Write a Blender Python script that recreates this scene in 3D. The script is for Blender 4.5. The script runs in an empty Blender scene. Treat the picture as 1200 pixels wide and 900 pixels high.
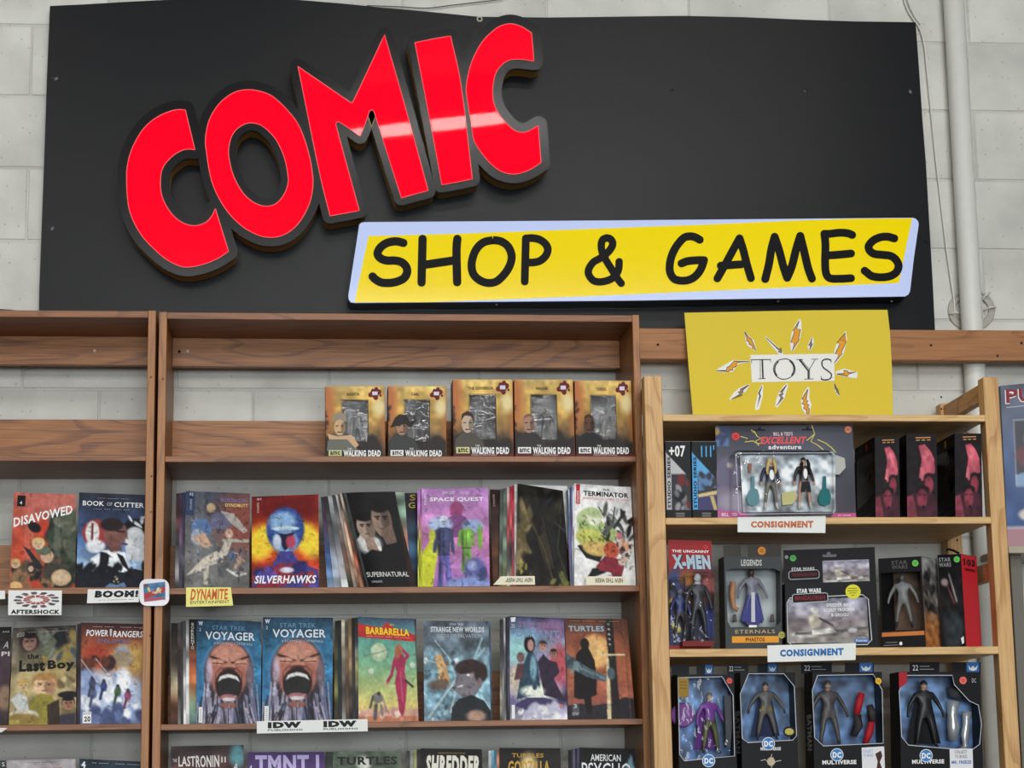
import bpy, math, random
import numpy as np
from mathutils import Vector, Matrix
from mathutils.geometry import tessellate_polygon
random.seed(7)
SC = bpy.context.scene
COL = SC.collection

# ------------------------------------------------------------------ camera
ZO = 3.5692                                   # height of the reference block joint above the floor
CAM = np.array([-0.2662, -5.6121, -2.0692 + ZO])
YAW, PIT, ROL, FPX = 0.0992, 0.1877, -0.0153, 2475.15
_f = np.array([math.sin(YAW)*math.cos(PIT), math.cos(YAW)*math.cos(PIT), math.sin(PIT)])
_r0 = np.array([math.cos(YAW), -math.sin(YAW), 0.0]); _u0 = np.cross(_r0, _f)
_r = _r0*math.cos(ROL) + _u0*math.sin(ROL); _u = -_r0*math.sin(ROL) + _u0*math.cos(ROL)
cam_data = bpy.data.cameras.new('camera'); cam = bpy.data.objects.new('camera', cam_data); COL.objects.link(cam)
cam_data.sensor_fit = 'HORIZONTAL'; cam_data.sensor_width = 36.0; cam_data.lens = FPX*36.0/1200.0
cam_data.clip_start = 0.05
cam.matrix_world = Matrix(((_r[0], _u[0], -_f[0], CAM[0]), (_r[1], _u[1], -_f[1], CAM[1]), (_r[2], _u[2], -_f[2], CAM[2]), (0, 0, 0, 1)))
SC.camera = cam

# ------------------------------------------------------------------ light
vs = SC.view_settings
vs.view_transform = 'Standard'; vs.look = 'None'; vs.gamma = 1.0; vs.use_curve_mapping = False
vs.exposure = 0.25
W = bpy.data.worlds.new('world'); SC.world = W; W.use_nodes = True
W.node_tree.nodes['Background'].inputs[0].default_value = (0.93, 0.97, 1.0, 1)
W.node_tree.nodes['Background'].inputs[1].default_value = 0.06
CEIL = 4.75
def tube_row(x, y, power, tilt, sx=6.4, sy=0.16, rz=0.0):
    # bare fluorescent tubes under the ceiling; they shine sideways as much as down
    d = bpy.data.lights.new('ceiling_light_row', 'AREA'); d.shape = 'RECTANGLE'; d.size = sx; d.size_y = sy
    d.energy = power; d.color = (1.0, 0.985, 0.955)
    o = bpy.data.objects.new('ceiling_light_row', d); COL.objects.link(o); o.location = (x, y, CEIL-0.15); o.rotation_euler = (math.radians(tilt), 0, math.radians(rz))
tube_row(1.0, -4.0, 33, 35, 2.4, 0.07, 24)
tube_row(-2.6, -4.0, 26, 35, 2.4, 0.07, 24)
tube_row(0.5, -8.4, 60, 60)
tube_row(0.5, -11.6, 90, 70)
tube_row(0.5, -15.0, 120, 75)
# daylight through the shop front far behind the camera
d = bpy.data.lights.new('shop_front_window', 'AREA'); d.shape = 'RECTANGLE'; d.size = 6.4; d.size_y = 2.6; d.energy = 810; d.color = (0.90, 0.96, 1.0)
o = bpy.data.objects.new('shop_front_window', d); COL.objects.link(o); o.location = (0.3, -17.5, 1.9); o.rotation_euler = (math.radians(90), 0, 0)

# ------------------------------------------------------------------ pixel helpers (photo measurements -> points in the room)
def P(px, py, Y):
    d = _f*FPX + _r*(px-600.0) + _u*(450.0-py)
    t = (Y-CAM[1])/d[1]
    p = CAM + d*t
    return Vector((p[0], p[1], p[2]))
def px_of(p):
    d = np.array(p)-CAM; w = d@_f
    return 600+FPX*(d@_r)/w, 450-FPX*(d@_u)/w
def lin(c):
    c = np.asarray(c, dtype=float)/255.0
    return np.where(c <= 0.04045, c/12.92, ((c+0.055)/1.055)**2.4)
def L4(c):
    a = lin(c); return (float(a[0]), float(a[1]), float(a[2]), 1.0)

# ------------------------------------------------------------------ objects
def mesh(name, verts, faces, smooth=False):
    m = bpy.data.meshes.new(name); m.from_pydata([tuple(v) for v in verts], [], faces); m.update()
    if smooth:
        m.polygons.foreach_set('use_smooth', [True]*len(m.polygons))
    return m
def wmat(o):
    if o.parent is None: return o.matrix_basis.copy()
    return wmat(o.parent) @ o.matrix_parent_inverse @ o.matrix_basis
def obj(name, m, mat, parent=None, loc=None):
    o = bpy.data.objects.new(name, m); COL.objects.link(o)
    if mat is not None and m is not None and not m.materials:
        for k in (mat if isinstance(mat, (list, tuple)) else [mat]): m.materials.append(k)
    if parent is not None:
        o.parent = parent
        w = wmat(parent)
        if loc is None: o.matrix_parent_inverse = w.inverted()
    if loc is not None: o.location = loc
    return o
def thing(name, label, cat, loc, group=None):
    o = bpy.data.objects.new(name, None); COL.objects.link(o); o.location = loc
    o.empty_display_size = 0.05
    o['label'] = label; o['category'] = cat
    if group: o['group'] = group
    return o
def tag(o, label, cat, group=None):
    o['label'] = label; o['category'] = cat
    if group: o['group'] = group
    return o
def struct(o, label=None):
    o['kind'] = 'structure'
    if label: o['label'] = label
    return o

def box_m(name, x0, x1, y0, y1, z0, z1, bev=0.0):
    if bev <= 0:
        v = [(x, y, z) for x in (x0, x1) for y in (y0, y1) for z in (z0, z1)]
        f = [(0, 1, 3, 2), (4, 6, 7, 5), (0, 4, 5, 1), (2, 3, 7, 6), (0, 2, 6, 4), (1, 5, 7, 3)]
        return mesh(name, v, f)
    b = bev; v = []; idx = {}
    X = (x0, x1); Y = (y0, y1); Z = (z0, z1)
    for i in (0, 1):
        for j in (0, 1):
            for k in (0, 1):
                sx = b if i == 0 else -b; sy = b if j == 0 else -b; sz = b if k == 0 else -b
                idx[i, j, k, 0] = len(v); v.append((X[i], Y[j]+sy, Z[k]+sz))
                idx[i, j, k, 1] = len(v); v.append((X[i]+sx, Y[j], Z[k]+sz))
                idx[i, j, k, 2] = len(v); v.append((X[i]+sx, Y[j]+sy, Z[k]))
    f = []
    for i in (0, 1):
        q = [idx[i, j, k, 0] for j, k in ((0, 0), (1, 0), (1, 1), (0, 1))]; f.append(q if i else q[::-1])
        q = [idx[j, i, k, 1] for j, k in ((0, 0), (1, 0), (1, 1), (0, 1))]; f.append(q[::-1] if i else q)
        q = [idx[j, k, i, 2] for j, k in ((0, 0), (1, 0), (1, 1), (0, 1))]; f.append(q if i else q[::-1])
    for j in (0, 1):
        for k in (0, 1):
            f.append((idx[0, j, k, 1], idx[1, j, k, 1], idx[1, j, k, 2], idx[0, j, k, 2]))
            f.append((idx[j, 0, k, 0], idx[j, 1, k, 0], idx[j, 1, k, 2], idx[j, 0, k, 2]))
            f.append((idx[j, k, 0, 0], idx[j, k, 1, 0], idx[j, k, 1, 1], idx[j, k, 0, 1]))
    for key in [(i, j, k) for i in (0, 1) for j in (0, 1) for k in (0, 1)]:
        f.append(tuple(idx[key+(t,)] for t in (0, 1, 2)))
    m = mesh(name, v, f)
    import bmesh
    bm = bmesh.new(); bm.from_mesh(m); bmesh.ops.recalc_face_normals(bm, faces=bm.faces); bm.to_mesh(m); bm.free()
    return m
def tube_m(name, pts, r, n=8, closed=False, cap=True):
    pts = [Vector(p) for p in pts]; v = []; f = []
    m = len(pts); up = Vector((0.137, 0.21, 0.97))
    for i, p in enumerate(pts):
        a = pts[(i-1) % m] if (closed or i > 0) else p
        b = pts[(i+1) % m] if (closed or i < m-1) else p
        t = (b-a).normalized(); s = t.cross(up)
        if s.length < 1e-4: s = t.cross(Vector((1, 0, 0)))
        s.normalize(); w = s.cross(t)
        rr = r[i] if isinstance(r, (list, tuple)) else r
        for k in range(n):
            g = 2*math.pi*k/n; v.append(p + s*(math.cos(g)*rr) + w*(math.sin(g)*rr))
    for i in range(m if closed else m-1):
        j = (i+1) % m
        for k in range(n):
            f.append((i*n+k, i*n+(k+1) % n, j*n+(k+1) % n, j*n+k))
    if cap and not closed:
        f.append(tuple(range(n))[::-1]); f.append(tuple((m-1)*n+k for k in range(n)))
    return mesh(name, v, f, True)
def disc_m(name, c, nrm, r, h=0.0, n=20, dome=0.0):
    c = Vector(c); nrm = Vector(nrm).normalized(); s = nrm.cross(Vector((0.1, 0.2, 0.97))).normalized(); w = nrm.cross(s)
    v = []; f = []
    for k in range(n):
        g = 2*math.pi*k/n; d = s*(math.cos(g)*r)+w*(math.sin(g)*r); v.append(c+d); v.append(c+d*0.92+nrm*h)
    v.append(c+nrm*(h+dome))
    for k in range(n):
        j = (k+1) % n; f.append((2*k, 2*j, 2*j+1, 2*k+1)); f.append((2*k+1, 2*j+1, 2*n))
    m = mesh(name, v, f)
    import bmesh
    bm = bmesh.new(); bm.from_mesh(m); bmesh.ops.recalc_face_normals(bm, faces=bm.faces); bm.to_mesh(m); bm.free()
    return m

# ------------------------------------------------------------------ materials
def newmat(name):
    m = bpy.data.materials.new(name); m.use_nodes = True
    return m, m.node_tree, m.node_tree.nodes['Principled BSDF']
def plain(name, c, rough=0.5, spec=0.5, metal=0.0, coat=0.0, emit=None, es=0.0, nz=0.0, nscale=40.0):
    m, nt, b = newmat(name)
    b.inputs['Base Color'].default_value = L4(c); b.inputs['Roughness'].default_value = rough
    b.inputs['Specular IOR Level'].default_value = spec; b.inputs['Metallic'].default_value = metal
    b.inputs['Coat Weight'].default_value = coat; b.inputs['Coat Roughness'].default_value = 0.08
    if emit is not None:
        b.inputs['Emission Color'].default_value = L4(emit); b.inputs['Emission Strength'].default_value = es
    if nz > 0:
        tc = nt.nodes.new('ShaderNodeTexCoord'); n = nt.nodes.new('ShaderNodeTexNoise'); n.inputs['Scale'].default_value = nscale
        n.inputs['Detail'].default_value = 4
        mx = nt.nodes.new('ShaderNodeMixRGB'); mx.blend_type = 'MULTIPLY'; mx.inputs[0].default_value = nz
        mx.inputs[1].default_value = L4(c); nt.links.new(tc.outputs['Object'], n.inputs['Vector'])
        nt.links.new(n.outputs['Fac'], mx.inputs[2]); nt.links.new(mx.outputs[0], b.inputs['Base Color'])
    return m
def wood(name, light, dark, axis='X', rough=0.45, scale=1.0, rings=1.0, knots=0.0, knot_c=(90, 55, 30)):
    m, nt, b = newmat(name); N = nt.nodes; Lk = nt.links
    tc = N.new('ShaderNodeTexCoord'); oi = N.new('ShaderNodeObjectInfo')
    add = N.new('ShaderNodeVectorMath'); add.operation = 'ADD'
    mul = N.new('ShaderNodeVectorMath'); mul.operation = 'SCALE'; mul.inputs[0].default_value = (7.3, 3.1, 5.7)
    Lk.new(oi.outputs['Random'], mul.inputs['Scale']); Lk.new(tc.outputs['Object'], add.inputs[0]); Lk.new(mul.outputs[0], add.inputs[1])
    mp = N.new('ShaderNodeMapping'); Lk.new(add.outputs[0], mp.inputs['Vector'])
    s = {'X': (1.3, 9, 9), 'Z': (9, 9, 1.3), 'Y': (9, 1.3, 9)}[axis]
    mp.inputs['Scale'].default_value = tuple(k*scale for k in s)
    big = N.new('ShaderNodeTexNoise'); big.inputs['Scale'].default_value = 1.0; big.inputs['Detail'].default_value = 2.0; big.inputs['Distortion'].default_value = 0.3
    Lk.new(mp.outputs[0], big.inputs['Vector'])
    sc = N.new('ShaderNodeMath'); sc.operation = 'MULTIPLY'; sc.inputs[1].default_value = 9.0*rings; Lk.new(big.outputs['Fac'], sc.inputs[0])
    fr = N.new('ShaderNodeMath'); fr.operation = 'FRACT'; Lk.new(sc.outputs[0], fr.inputs[0])
    ramp = N.new('ShaderNodeValToRGB'); cr = ramp.color_ramp
    cr.elements[0].position = 0.0; cr.elements[0].color = (0.25, 0.25, 0.25, 1); cr.elements[1].position = 1.0; cr.elements[1].color = (1, 1, 1, 1)
    e = cr.elements.new(0.72); e.color = (0.0, 0.0, 0.0, 1); e = cr.elements.new(0.9); e.color = (0.85, 0.85, 0.85, 1)
    Lk.new(fr.outputs[0], ramp.inputs[0])
    fine = N.new('ShaderNodeTexNoise'); fine.inputs['Scale'].default_value = 9.0; fine.inputs['Detail'].default_value = 5.0
    mp2 = N.new('ShaderNodeMapping'); Lk.new(add.outputs[0], mp2.inputs['Vector'])
    s2 = {'X': (1.0, 30, 30), 'Z': (30, 30, 1.0), 'Y': (30, 1.0, 30)}[axis]; mp2.inputs['Scale'].default_value = s2
    Lk.new(mp2.outputs[0], fine.inputs['Vector'])
    mixf = N.new('ShaderNodeMath'); mixf.operation = 'MULTIPLY_ADD'; mixf.inputs[1].default_value = 0.55
    fm = N.new('ShaderNodeMath'); fm.operation = 'MULTIPLY_ADD'; fm.inputs[1].default_value = 1.6; fm.inputs[2].default_value = -0.55
    Lk.new(fine.outputs['Fac'], fm.inputs[0])
    Lk.new(ramp.outputs[0], mixf.inputs[0]); Lk.new(fm.outputs[0], mixf.inputs[2])
    col = N.new('ShaderNodeMixRGB'); col.inputs[1].default_value = L4(light); col.inputs[2].default_value = L4(dark); col.use_clamp = True
    Lk.new(mixf.outputs[0], col.inputs[0]); out = col.outputs[0]
    if knots > 0:
        vo = N.new('ShaderNodeTexVoronoi'); vo.inputs['Scale'].default_value = 1.0
        mp3 = N.new('ShaderNodeMapping'); Lk.new(add.outputs[0], mp3.inputs['Vector'])
        mp3.inputs['Scale'].default_value = {'X': (2.2, 5, 5), 'Z': (5, 5, 2.2), 'Y': (5, 2.2, 5)}[axis]
        Lk.new(mp3.outputs[0], vo.inputs['Vector'])
        kr = N.new('ShaderNodeValToRGB'); kr.color_ramp.elements[0].position = 0.05; kr.color_ramp.elements[0].color = (knots, knots, knots, 1)
        kr.color_ramp.elements[1].position = 0.11; kr.color_ramp.elements[1].color = (0, 0, 0, 1)
        Lk.new(vo.outputs['Distance'], kr.inputs[0])
        c2 = N.new('ShaderNodeMixRGB'); c2.inputs[2].default_value = L4(knot_c); Lk.new(out, c2.inputs[1]); Lk.new(kr.outputs[0], c2.inputs[0]); out = c2.outputs[0]
    Lk.new(out, b.inputs['Base Color']); b.inputs['Roughness'].default_value = rough; b.inputs['Specular IOR Level'].default_value = 0.35
    bp = N.new('ShaderNodeBump'); bp.inputs['Strength'].default_value = 0.12; bp.inputs['Distance'].default_value = 0.002
    Lk.new(mixf.outputs[0], bp.inputs['Height']); Lk.new(bp.outputs[0], b.inputs['Normal'])
    return m
def block_paint(name, c, bump=0.5, dirt=0.25):
    m, nt, b = newmat(name); N = nt.nodes; Lk = nt.links
    tc = N.new('ShaderNodeTexCoord'); oi = N.new('ShaderNodeObjectInfo')
    mul = N.new('ShaderNodeVectorMath'); mul.operation = 'SCALE'; mul.inputs[0].default_value = (17.3, 13.1, 15.7)
    add = N.new('ShaderNodeVectorMath'); add.operation = 'ADD'
    Lk.new(oi.outputs['Random'], mul.inputs['Scale']); Lk.new(tc.outputs['Object'], add.inputs[0]); Lk.new(mul.outputs[0], add.inputs[1])
    n1 = N.new('ShaderNodeTexNoise'); n1.inputs['Scale'].default_value = 160; n1.inputs['Detail'].default_value = 5; n1.inputs['Roughness'].default_value = 0.65
    n2 = N.new('ShaderNodeTexNoise'); n2.inputs['Scale'].default_value = 5; n2.inputs['Detail'].default_value = 3
    n3 = N.new('ShaderNodeTexVoronoi'); n3.inputs['Scale'].default_value = 55
    for n in (n1, n2, n3): Lk.new(add.outputs[0], n.inputs['Vector'])
    pit = N.new('ShaderNodeValToRGB'); pit.color_ramp.elements[0].position = 0.05; pit.color_ramp.elements[0].color = (0, 0, 0, 1)
    pit.color_ramp.elements[1].position = 0.16; pit.color_ramp.elements[1].color = (1, 1, 1, 1); Lk.new(n3.outputs['Distance'], pit.inputs[0])
    # only some of the cells carry a pit
    mask = N.new('ShaderNodeMath'); mask.operation = 'GREATER_THAN'; mask.inputs[1].default_value = 0.62
    sep = N.new('ShaderNodeSeparateColor'); Lk.new(n3.outputs['Color'], sep.inputs[0]); Lk.new(sep.outputs[0], mask.inputs[0])
    inv = N.new('ShaderNodeMixRGB'); inv.inputs[1].default_value = (1, 1, 1, 1); Lk.new(mask.outputs[0], inv.inputs[0]); Lk.new(pit.outputs[0], inv.inputs[2])
    cc = N.new('ShaderNodeMixRGB'); a = L4(c); cc.inputs[1].default_value = tuple(k*(1-dirt) for k in a[:3])+(1,); cc.inputs[2].default_value = a
    rr = N.new('ShaderNodeValToRGB'); rr.color_ramp.elements[0].position = 0.3; rr.color_ramp.elements[1].position = 0.62
    Lk.new(n2.outputs['Fac'], rr.inputs[0]); Lk.new(rr.outputs[0], cc.inputs[0])
    vr = N.new('ShaderNodeMath'); vr.operation = 'MULTIPLY_ADD'; vr.inputs[1].default_value = 0.10; vr.inputs[2].default_value = 0.95; Lk.new(oi.outputs['Random'], vr.inputs[0])
    c2 = N.new('ShaderNodeMixRGB'); c2.blend_type = 'MULTIPLY'; c2.inputs[0].default_value = 1.0; Lk.new(cc.outputs[0], c2.inputs[1]); Lk.new(vr.outputs[0], c2.inputs[2])
    c3 = N.new('ShaderNodeMixRGB'); c3.blend_type = 'MULTIPLY'; c3.inputs[0].default_value = 0.35; Lk.new(c2.outputs[0], c3.inputs[1]); Lk.new(inv.outputs[0], c3.inputs[2])
    Lk.new(c3.outputs[0], b.inputs['Base Color']); b.inputs['Roughness'].default_value = 0.6
    sm = N.new('ShaderNodeMath'); sm.operation = 'MULTIPLY_ADD'; sm.inputs[1].default_value = 0.8; Lk.new(inv.outputs[0], sm.inputs[0]); Lk.new(n1.outputs['Fac'], sm.inputs[2])
    bp = N.new('ShaderNodeBump'); bp.inputs['Strength'].default_value = bump; bp.inputs['Distance'].default_value = 0.004
    Lk.new(sm.outputs[0], bp.inputs['Height']); Lk.new(bp.outputs[0], b.inputs['Normal'])
    return m
def ribbed(name, c, rough=0.32):
    m, nt, b = newmat(name); N = nt.nodes; Lk = nt.links
    tc = N.new('ShaderNodeTexCoord'); wv = N.new('ShaderNodeTexWave'); wv.wave_type = 'BANDS'; wv.bands_direction = 'Z'
    wv.inputs['Scale'].default_value = 80; wv.inputs['Distortion'].default_value = 0.0
    nz = N.new('ShaderNodeTexNoise'); nz.inputs['Scale'].default_value = 3.0; nz.inputs['Detail'].default_value = 4
    Lk.new(tc.outputs['Object'], wv.inputs['Vector']); Lk.new(tc.outputs['Object'], nz.inputs['Vector'])
    bp = N.new('ShaderNodeBump'); bp.inputs['Strength'].default_value = 0.10; bp.inputs['Distance'].default_value = 0.001
    Lk.new(wv.outputs['Fac'], bp.inputs['Height']); Lk.new(bp.outputs[0], b.inputs['Normal'])
    rr = N.new('ShaderNodeMath'); rr.operation = 'MULTIPLY_ADD'; rr.inputs[1].default_value = 0.06; rr.inputs[2].default_value = rough-0.08
    Lk.new(nz.outputs['Fac'], rr.inputs[0]); Lk.new(rr.outputs[0], b.inputs['Roughness'])
    b.inputs['Base Color'].default_value = L4(c); b.inputs['Specular IOR Level'].default_value = 0.13
    return m
def clear(name, amount=0.0, rough=0.03, tint=(1, 1, 1)):
    m = bpy.data.materials.new(name); m.use_nodes = True; nt = m.node_tree; N = nt.nodes
    for n in list(N): N.remove(n)
    out = N.new('ShaderNodeOutputMaterial'); tr = N.new('ShaderNodeBsdfTransparent'); gl = N.new('ShaderNodeBsdfGlossy')
    tr.inputs[0].default_value = tint+(1,); gl.inputs['Roughness'].default_value = rough
    fr = N.new('ShaderNodeFresnel'); fr.inputs[0].default_value = 1.28
    nz = N.new('ShaderNodeTexNoise'); nz.inputs['Scale'].default_value = 28; bp = N.new('ShaderNodeBump'); bp.inputs['Strength'].default_value = 0.10; bp.inputs['Distance'].default_value = 0.01
    tc = N.new('ShaderNodeTexCoord'); nt.links.new(tc.outputs['Object'], nz.inputs['Vector']); nt.links.new(nz.outputs['Fac'], bp.inputs['Height']); nt.links.new(bp.outputs[0], gl.inputs['Normal'])
    ad = N.new('ShaderNodeMath'); ad.operation = 'ADD'; ad.inputs[1].default_value = amount; ad.use_clamp = True
    nt.links.new(fr.outputs[0], ad.inputs[0])
    mx = N.new('ShaderNodeMixShader'); nt.links.new(ad.outputs[0], mx.inputs[0]); nt.links.new(tr.outputs[0], mx.inputs[1]); nt.links.new(gl.outputs[0], mx.inputs[2])
    nt.links.new(mx.outputs[0], out.inputs[0])
    return m
def printed(name, rough=0.3, coat=0.0, spec=0.5):
    m, nt, b = newmat(name)
    a = nt.nodes.new('ShaderNodeAttribute'); a.attribute_name = 'Col'
    nt.links.new(a.outputs['Color'], b.inputs['Base Color']); b.inputs['Roughness'].default_value = rough
    b.inputs['Specular IOR Level'].default_value = spec; b.inputs['Coat Weight'].default_value = coat; b.inputs['Coat Roughness'].default_value = 0.1
    return m

M = {}
M['block'] = block_paint('painted_block', (212, 211, 203), 0.45)
M['mortar'] = block_paint('painted_mortar', (200, 199, 192), 0.3)
M['floor'] = plain('floor_tile', (60, 57, 54), 0.5, nz=0.3, nscale=3)
M['ceil'] = plain('ceiling_paint', (222, 222, 216), 0.8)
M['case_x'] = wood('bookcase_wood_shelf', (154, 100, 60), (102, 61, 36), 'X', 0.42)
M['case_z'] = wood('bookcase_wood_side', (174, 118, 66), (130, 81, 44), 'Z', 0.42)
M['rail_x'] = wood('bookcase_wood_rail', (172, 112, 58), (100, 56, 26), 'X', 0.42, scale=0.75, rings=1.5)
M['pine_x'] = wood('pine_shelf', (228, 192, 136), (190, 144, 88), 'X', 0.5, scale=0.8)
M['pine_z'] = wood('pine_post', (222, 180, 124), (178, 130, 78), 'Z', 0.5, scale=0.9, knots=0.8)
M['pine_y'] = wood('pine_brace', (206, 160, 102), (160, 112, 62), 'Y', 0.5)
M['fir'] = wood('fir_ledger', (172, 119, 74), (134, 87, 50), 'X', 0.55, scale=1.1)
M['panel'] = ribbed('black_corrugated_plastic', (20, 21, 24), 0.34)
M['pipe'] = plain('pipe_paint', (222, 222, 215), 0.4, nz=0.12, nscale=30)
M['wire'] = plain('white_wire', (214, 212, 204), 0.45)
M['darkwire'] = plain('dark_wire', (60, 58, 55), 0.5)
M['screw'] = plain('dark_screw', (40, 40, 42), 0.35, metal=0.6)
M['steel'] = plain('bright_screw', (186, 180, 166), 0.5)
M['hole'] = plain('hole_dark', (22, 16, 12), 0.9)
M['trim'] = plain('black_trim_cap', (20, 18, 20), 0.18, 0.2)
M['return'] = plain('bronze_return', (196, 156, 70), 0.45)
M['red_face'] = plain('red_acrylic', (232, 4, 30), 0.02, 0.07, emit=(255, 2, 34), es=0.45)
M['white_face'] = plain('white_acrylic', (168, 178, 205), 0.08, 0.2, emit=(186, 204, 255), es=0.30)
M['yellow_face'] = plain('yellow_acrylic', (216, 194, 4), 0.08, 0.2, emit=(255, 222, 0), es=0.22)
M['black_vinyl'] = plain('black_vinyl', (20, 20, 22), 0.45, 0.06)
M['paper'] = plain('white_paper', (236, 236, 232), 0.7)
M['cream'] = plain('cream_card', (238, 230, 204), 0.6)
M['yellow_card'] = plain('yellow_poster_card', (226, 200, 44), 0.62, nz=0.10, nscale=2.5)
M['ink'] = plain('black_ink', (22, 22, 24), 0.5)
M['print'] = printed('cover_print', 0.36, 0.0, 0.10)
M['matte_print'] = printed('matte_print', 0.55)
M['pages'] = plain('comic_pages', (206, 200, 190), 0.7)
M['clear'] = clear('clear_plastic')
def flat(c, rough=0.4):
    k = 'flat_%02x%02x%02x_%d' % (int(c[0]), int(c[1]), int(c[2]), int(rough*100))
    if k not in M: M[k] = plain(k, c, rough, 0.10)
    return M[k]

# ------------------------------------------------------------------ the room
B_W, B_H = 0.4064, 0.2032
WX0, WX1 = -3.2, 3.4
wall = struct(obj('wall_back', box_m('wall_back', WX0, WX1, 0.003, 0.2, 0.0, CEIL), M['mortar']))
bm_ = box_m('concrete_block', -B_W/2+0.0022, B_W/2-0.0022, 0.0, 0.03, -B_H/2+0.0035, B_H/2-0.0035, 0.002)
XJ = 0.0
for i in range(-4, 12):
    zc = ZO - B_H*(i+0.5)
    off = 0.0 if (i % 2) else B_W/2
    for j in range(-7, 9):
        xc = XJ + B_W*(j+0.5) + off
        x_, y_ = px_of((xc, 0, zc))
        if x_ < -420 or x_ > 1560 or y_ < -260 or y_ > 960: continue
        b_ = obj('concrete_block', bm_, M['block'], wall, loc=(xc, random.uniform(-0.0006, 0.0006), zc))
floor = struct(obj('floor', box_m('floor', WX0, WX1, -22.0, 0.2, -0.1, 0.0), M['floor']))
ceiling = struct(obj('ceiling', box_m('ceiling', WX0, WX1, -22.0, 0.2, CEIL, CEIL+0.1), M['ceil']))
# ------------------------------------------------------------------ 2D outline tools (photo pixels)
def CP(ox, oy, s, pts): return [(ox+x/s, oy+y/s) for x, y in pts]
def smooth_closed(pts, sharp=35.0, n=6):
    """Catmull-Rom through a closed outline, corners sharper than `sharp` degrees kept."""
    m = len(pts); A = np.array(pts, float); corner = []
    for i in range(m):
        a = A[i]-A[i-1]; b = A[(i+1) % m]-A[i]
        c = np.dot(a, b)/(np.linalg.norm(a)*np.linalg.norm(b)+1e-9)
        corner.append(math.degrees(math.acos(max(-1, min(1, c)))) > sharp)
    out = []
    for i in range(m):
        p1 = A[i]; p2 = A[(i+1) % m]
        p0 = A[i-1] if not corner[i] else p1-(p2-p1); p3 = A[(i+2) % m] if not corner[(i+1) % m] else p2+(p2-p1)
        for k in range(n):
            t = k/n
            q = 0.5*((2*p1)+(-p0+p2)*t+(2*p0-5*p1+4*p2-p3)*t*t+(-p0+3*p1-3*p2+p3)*t**3)
            out.append((q[0], q[1]))
    return out
def smooth_open(pts, n=6):
    A = [np.array(p, float) for p in pts]; A = [2*A[0]-A[1]]+A+[2*A[-1]-A[-2]]; out = []
    for i in range(1, len(A)-2):
        p0, p1, p2, p3 = A[i-1:i+3]
        for k in range(n):
            t = k/n
            out.append(tuple(0.5*((2*p1)+(-p0+p2)*t+(2*p0-5*p1+4*p2-p3)*t*t+(-p0+3*p1-3*p2+p3)*t**3)))
    out.append(tuple(A[-2])); return out
def area2(p): return sum(p[i][0]*p[(i+1) % len(p)][1]-p[(i+1) % len(p)][0]*p[i][1] for i in range(len(p)))/2
def offset_poly(pts, d):
    """offset a closed outline outward by d (inward for negative d), round joins on the outside."""
    p = [np.array(q, float) for q in pts]
    q = [p[0]]
    for a in p[1:]:
        if np.linalg.norm(a-q[-1]) > 0.05: q.append(a)
    if np.linalg.norm(q[0]-q[-1]) < 0.05: q.pop()
    p = q
    if area2(p) < 0: p = p[::-1]
    m = len(p); out = []
    for i in range(m):
        a = p[i]-p[i-1]; b = p[(i+1) % m]-p[i]
        a /= np.linalg.norm(a); b /= np.linalg.norm(b)
        na = np.array([a[1], -a[0]]); nb = np.array([b[1], -b[0]])
        cr = a[0]*b[1]-a[1]*b[0]; ang = math.acos(max(-1, min(1, float(a@b))))
        if cr*d > 0 and ang > 0.35:
            k = max(2, int(ang/0.3)); t0 = math.atan2(na[1], na[0]); t1 = math.atan2(nb[1], nb[0])
            if t1-t0 > math.pi: t1 -= 2*math.pi
            if t0-t1 > math.pi: t1 += 2*math.pi
            for s in range(k+1):
                t = t0+(t1-t0)*s/k; out.append(tuple(p[i]+d*np.array([math.cos(t), math.sin(t)])))
        else:
            n = na+nb; l = np.linalg.norm(n)
            n = n/l if l > 1e-6 else na
            c = max(0.35, float(n@na)); out.append(tuple(p[i]+n*d/c))
    return out
def drop_loops(pts):
    """remove the small loops an offset leaves in narrow notches"""
    changed = True
    while changed:
        changed = False; m = len(pts)
        for i in range(m):
            a, b = pts[i], pts[(i+1) % m]
            for k in range(2, 24):
                j = (i+k) % m
                if (j+1) % m == i or k >= m-2: continue
                c, d = pts[j], pts[(j+1) % m]
                den = (b[0]-a[0])*(d[1]-c[1])-(b[1]-a[1])*(d[0]-c[0])
                if abs(den) < 1e-9: continue
                t = ((c[0]-a[0])*(d[1]-c[1])-(c[1]-a[1])*(d[0]-c[0]))/den
                s = ((c[0]-a[0])*(b[1]-a[1])-(c[1]-a[1])*(b[0]-a[0]))/den
                if 0 < t < 1 and 0 < s < 1:
                    q = (a[0]+t*(b[0]-a[0]), a[1]+t*(b[1]-a[1]))
                    keep = [pts[(j+1+x) % m] for x in range(m-k)]
                    pts = keep+[q]; changed = True; break
            if changed: break
    return pts
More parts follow.
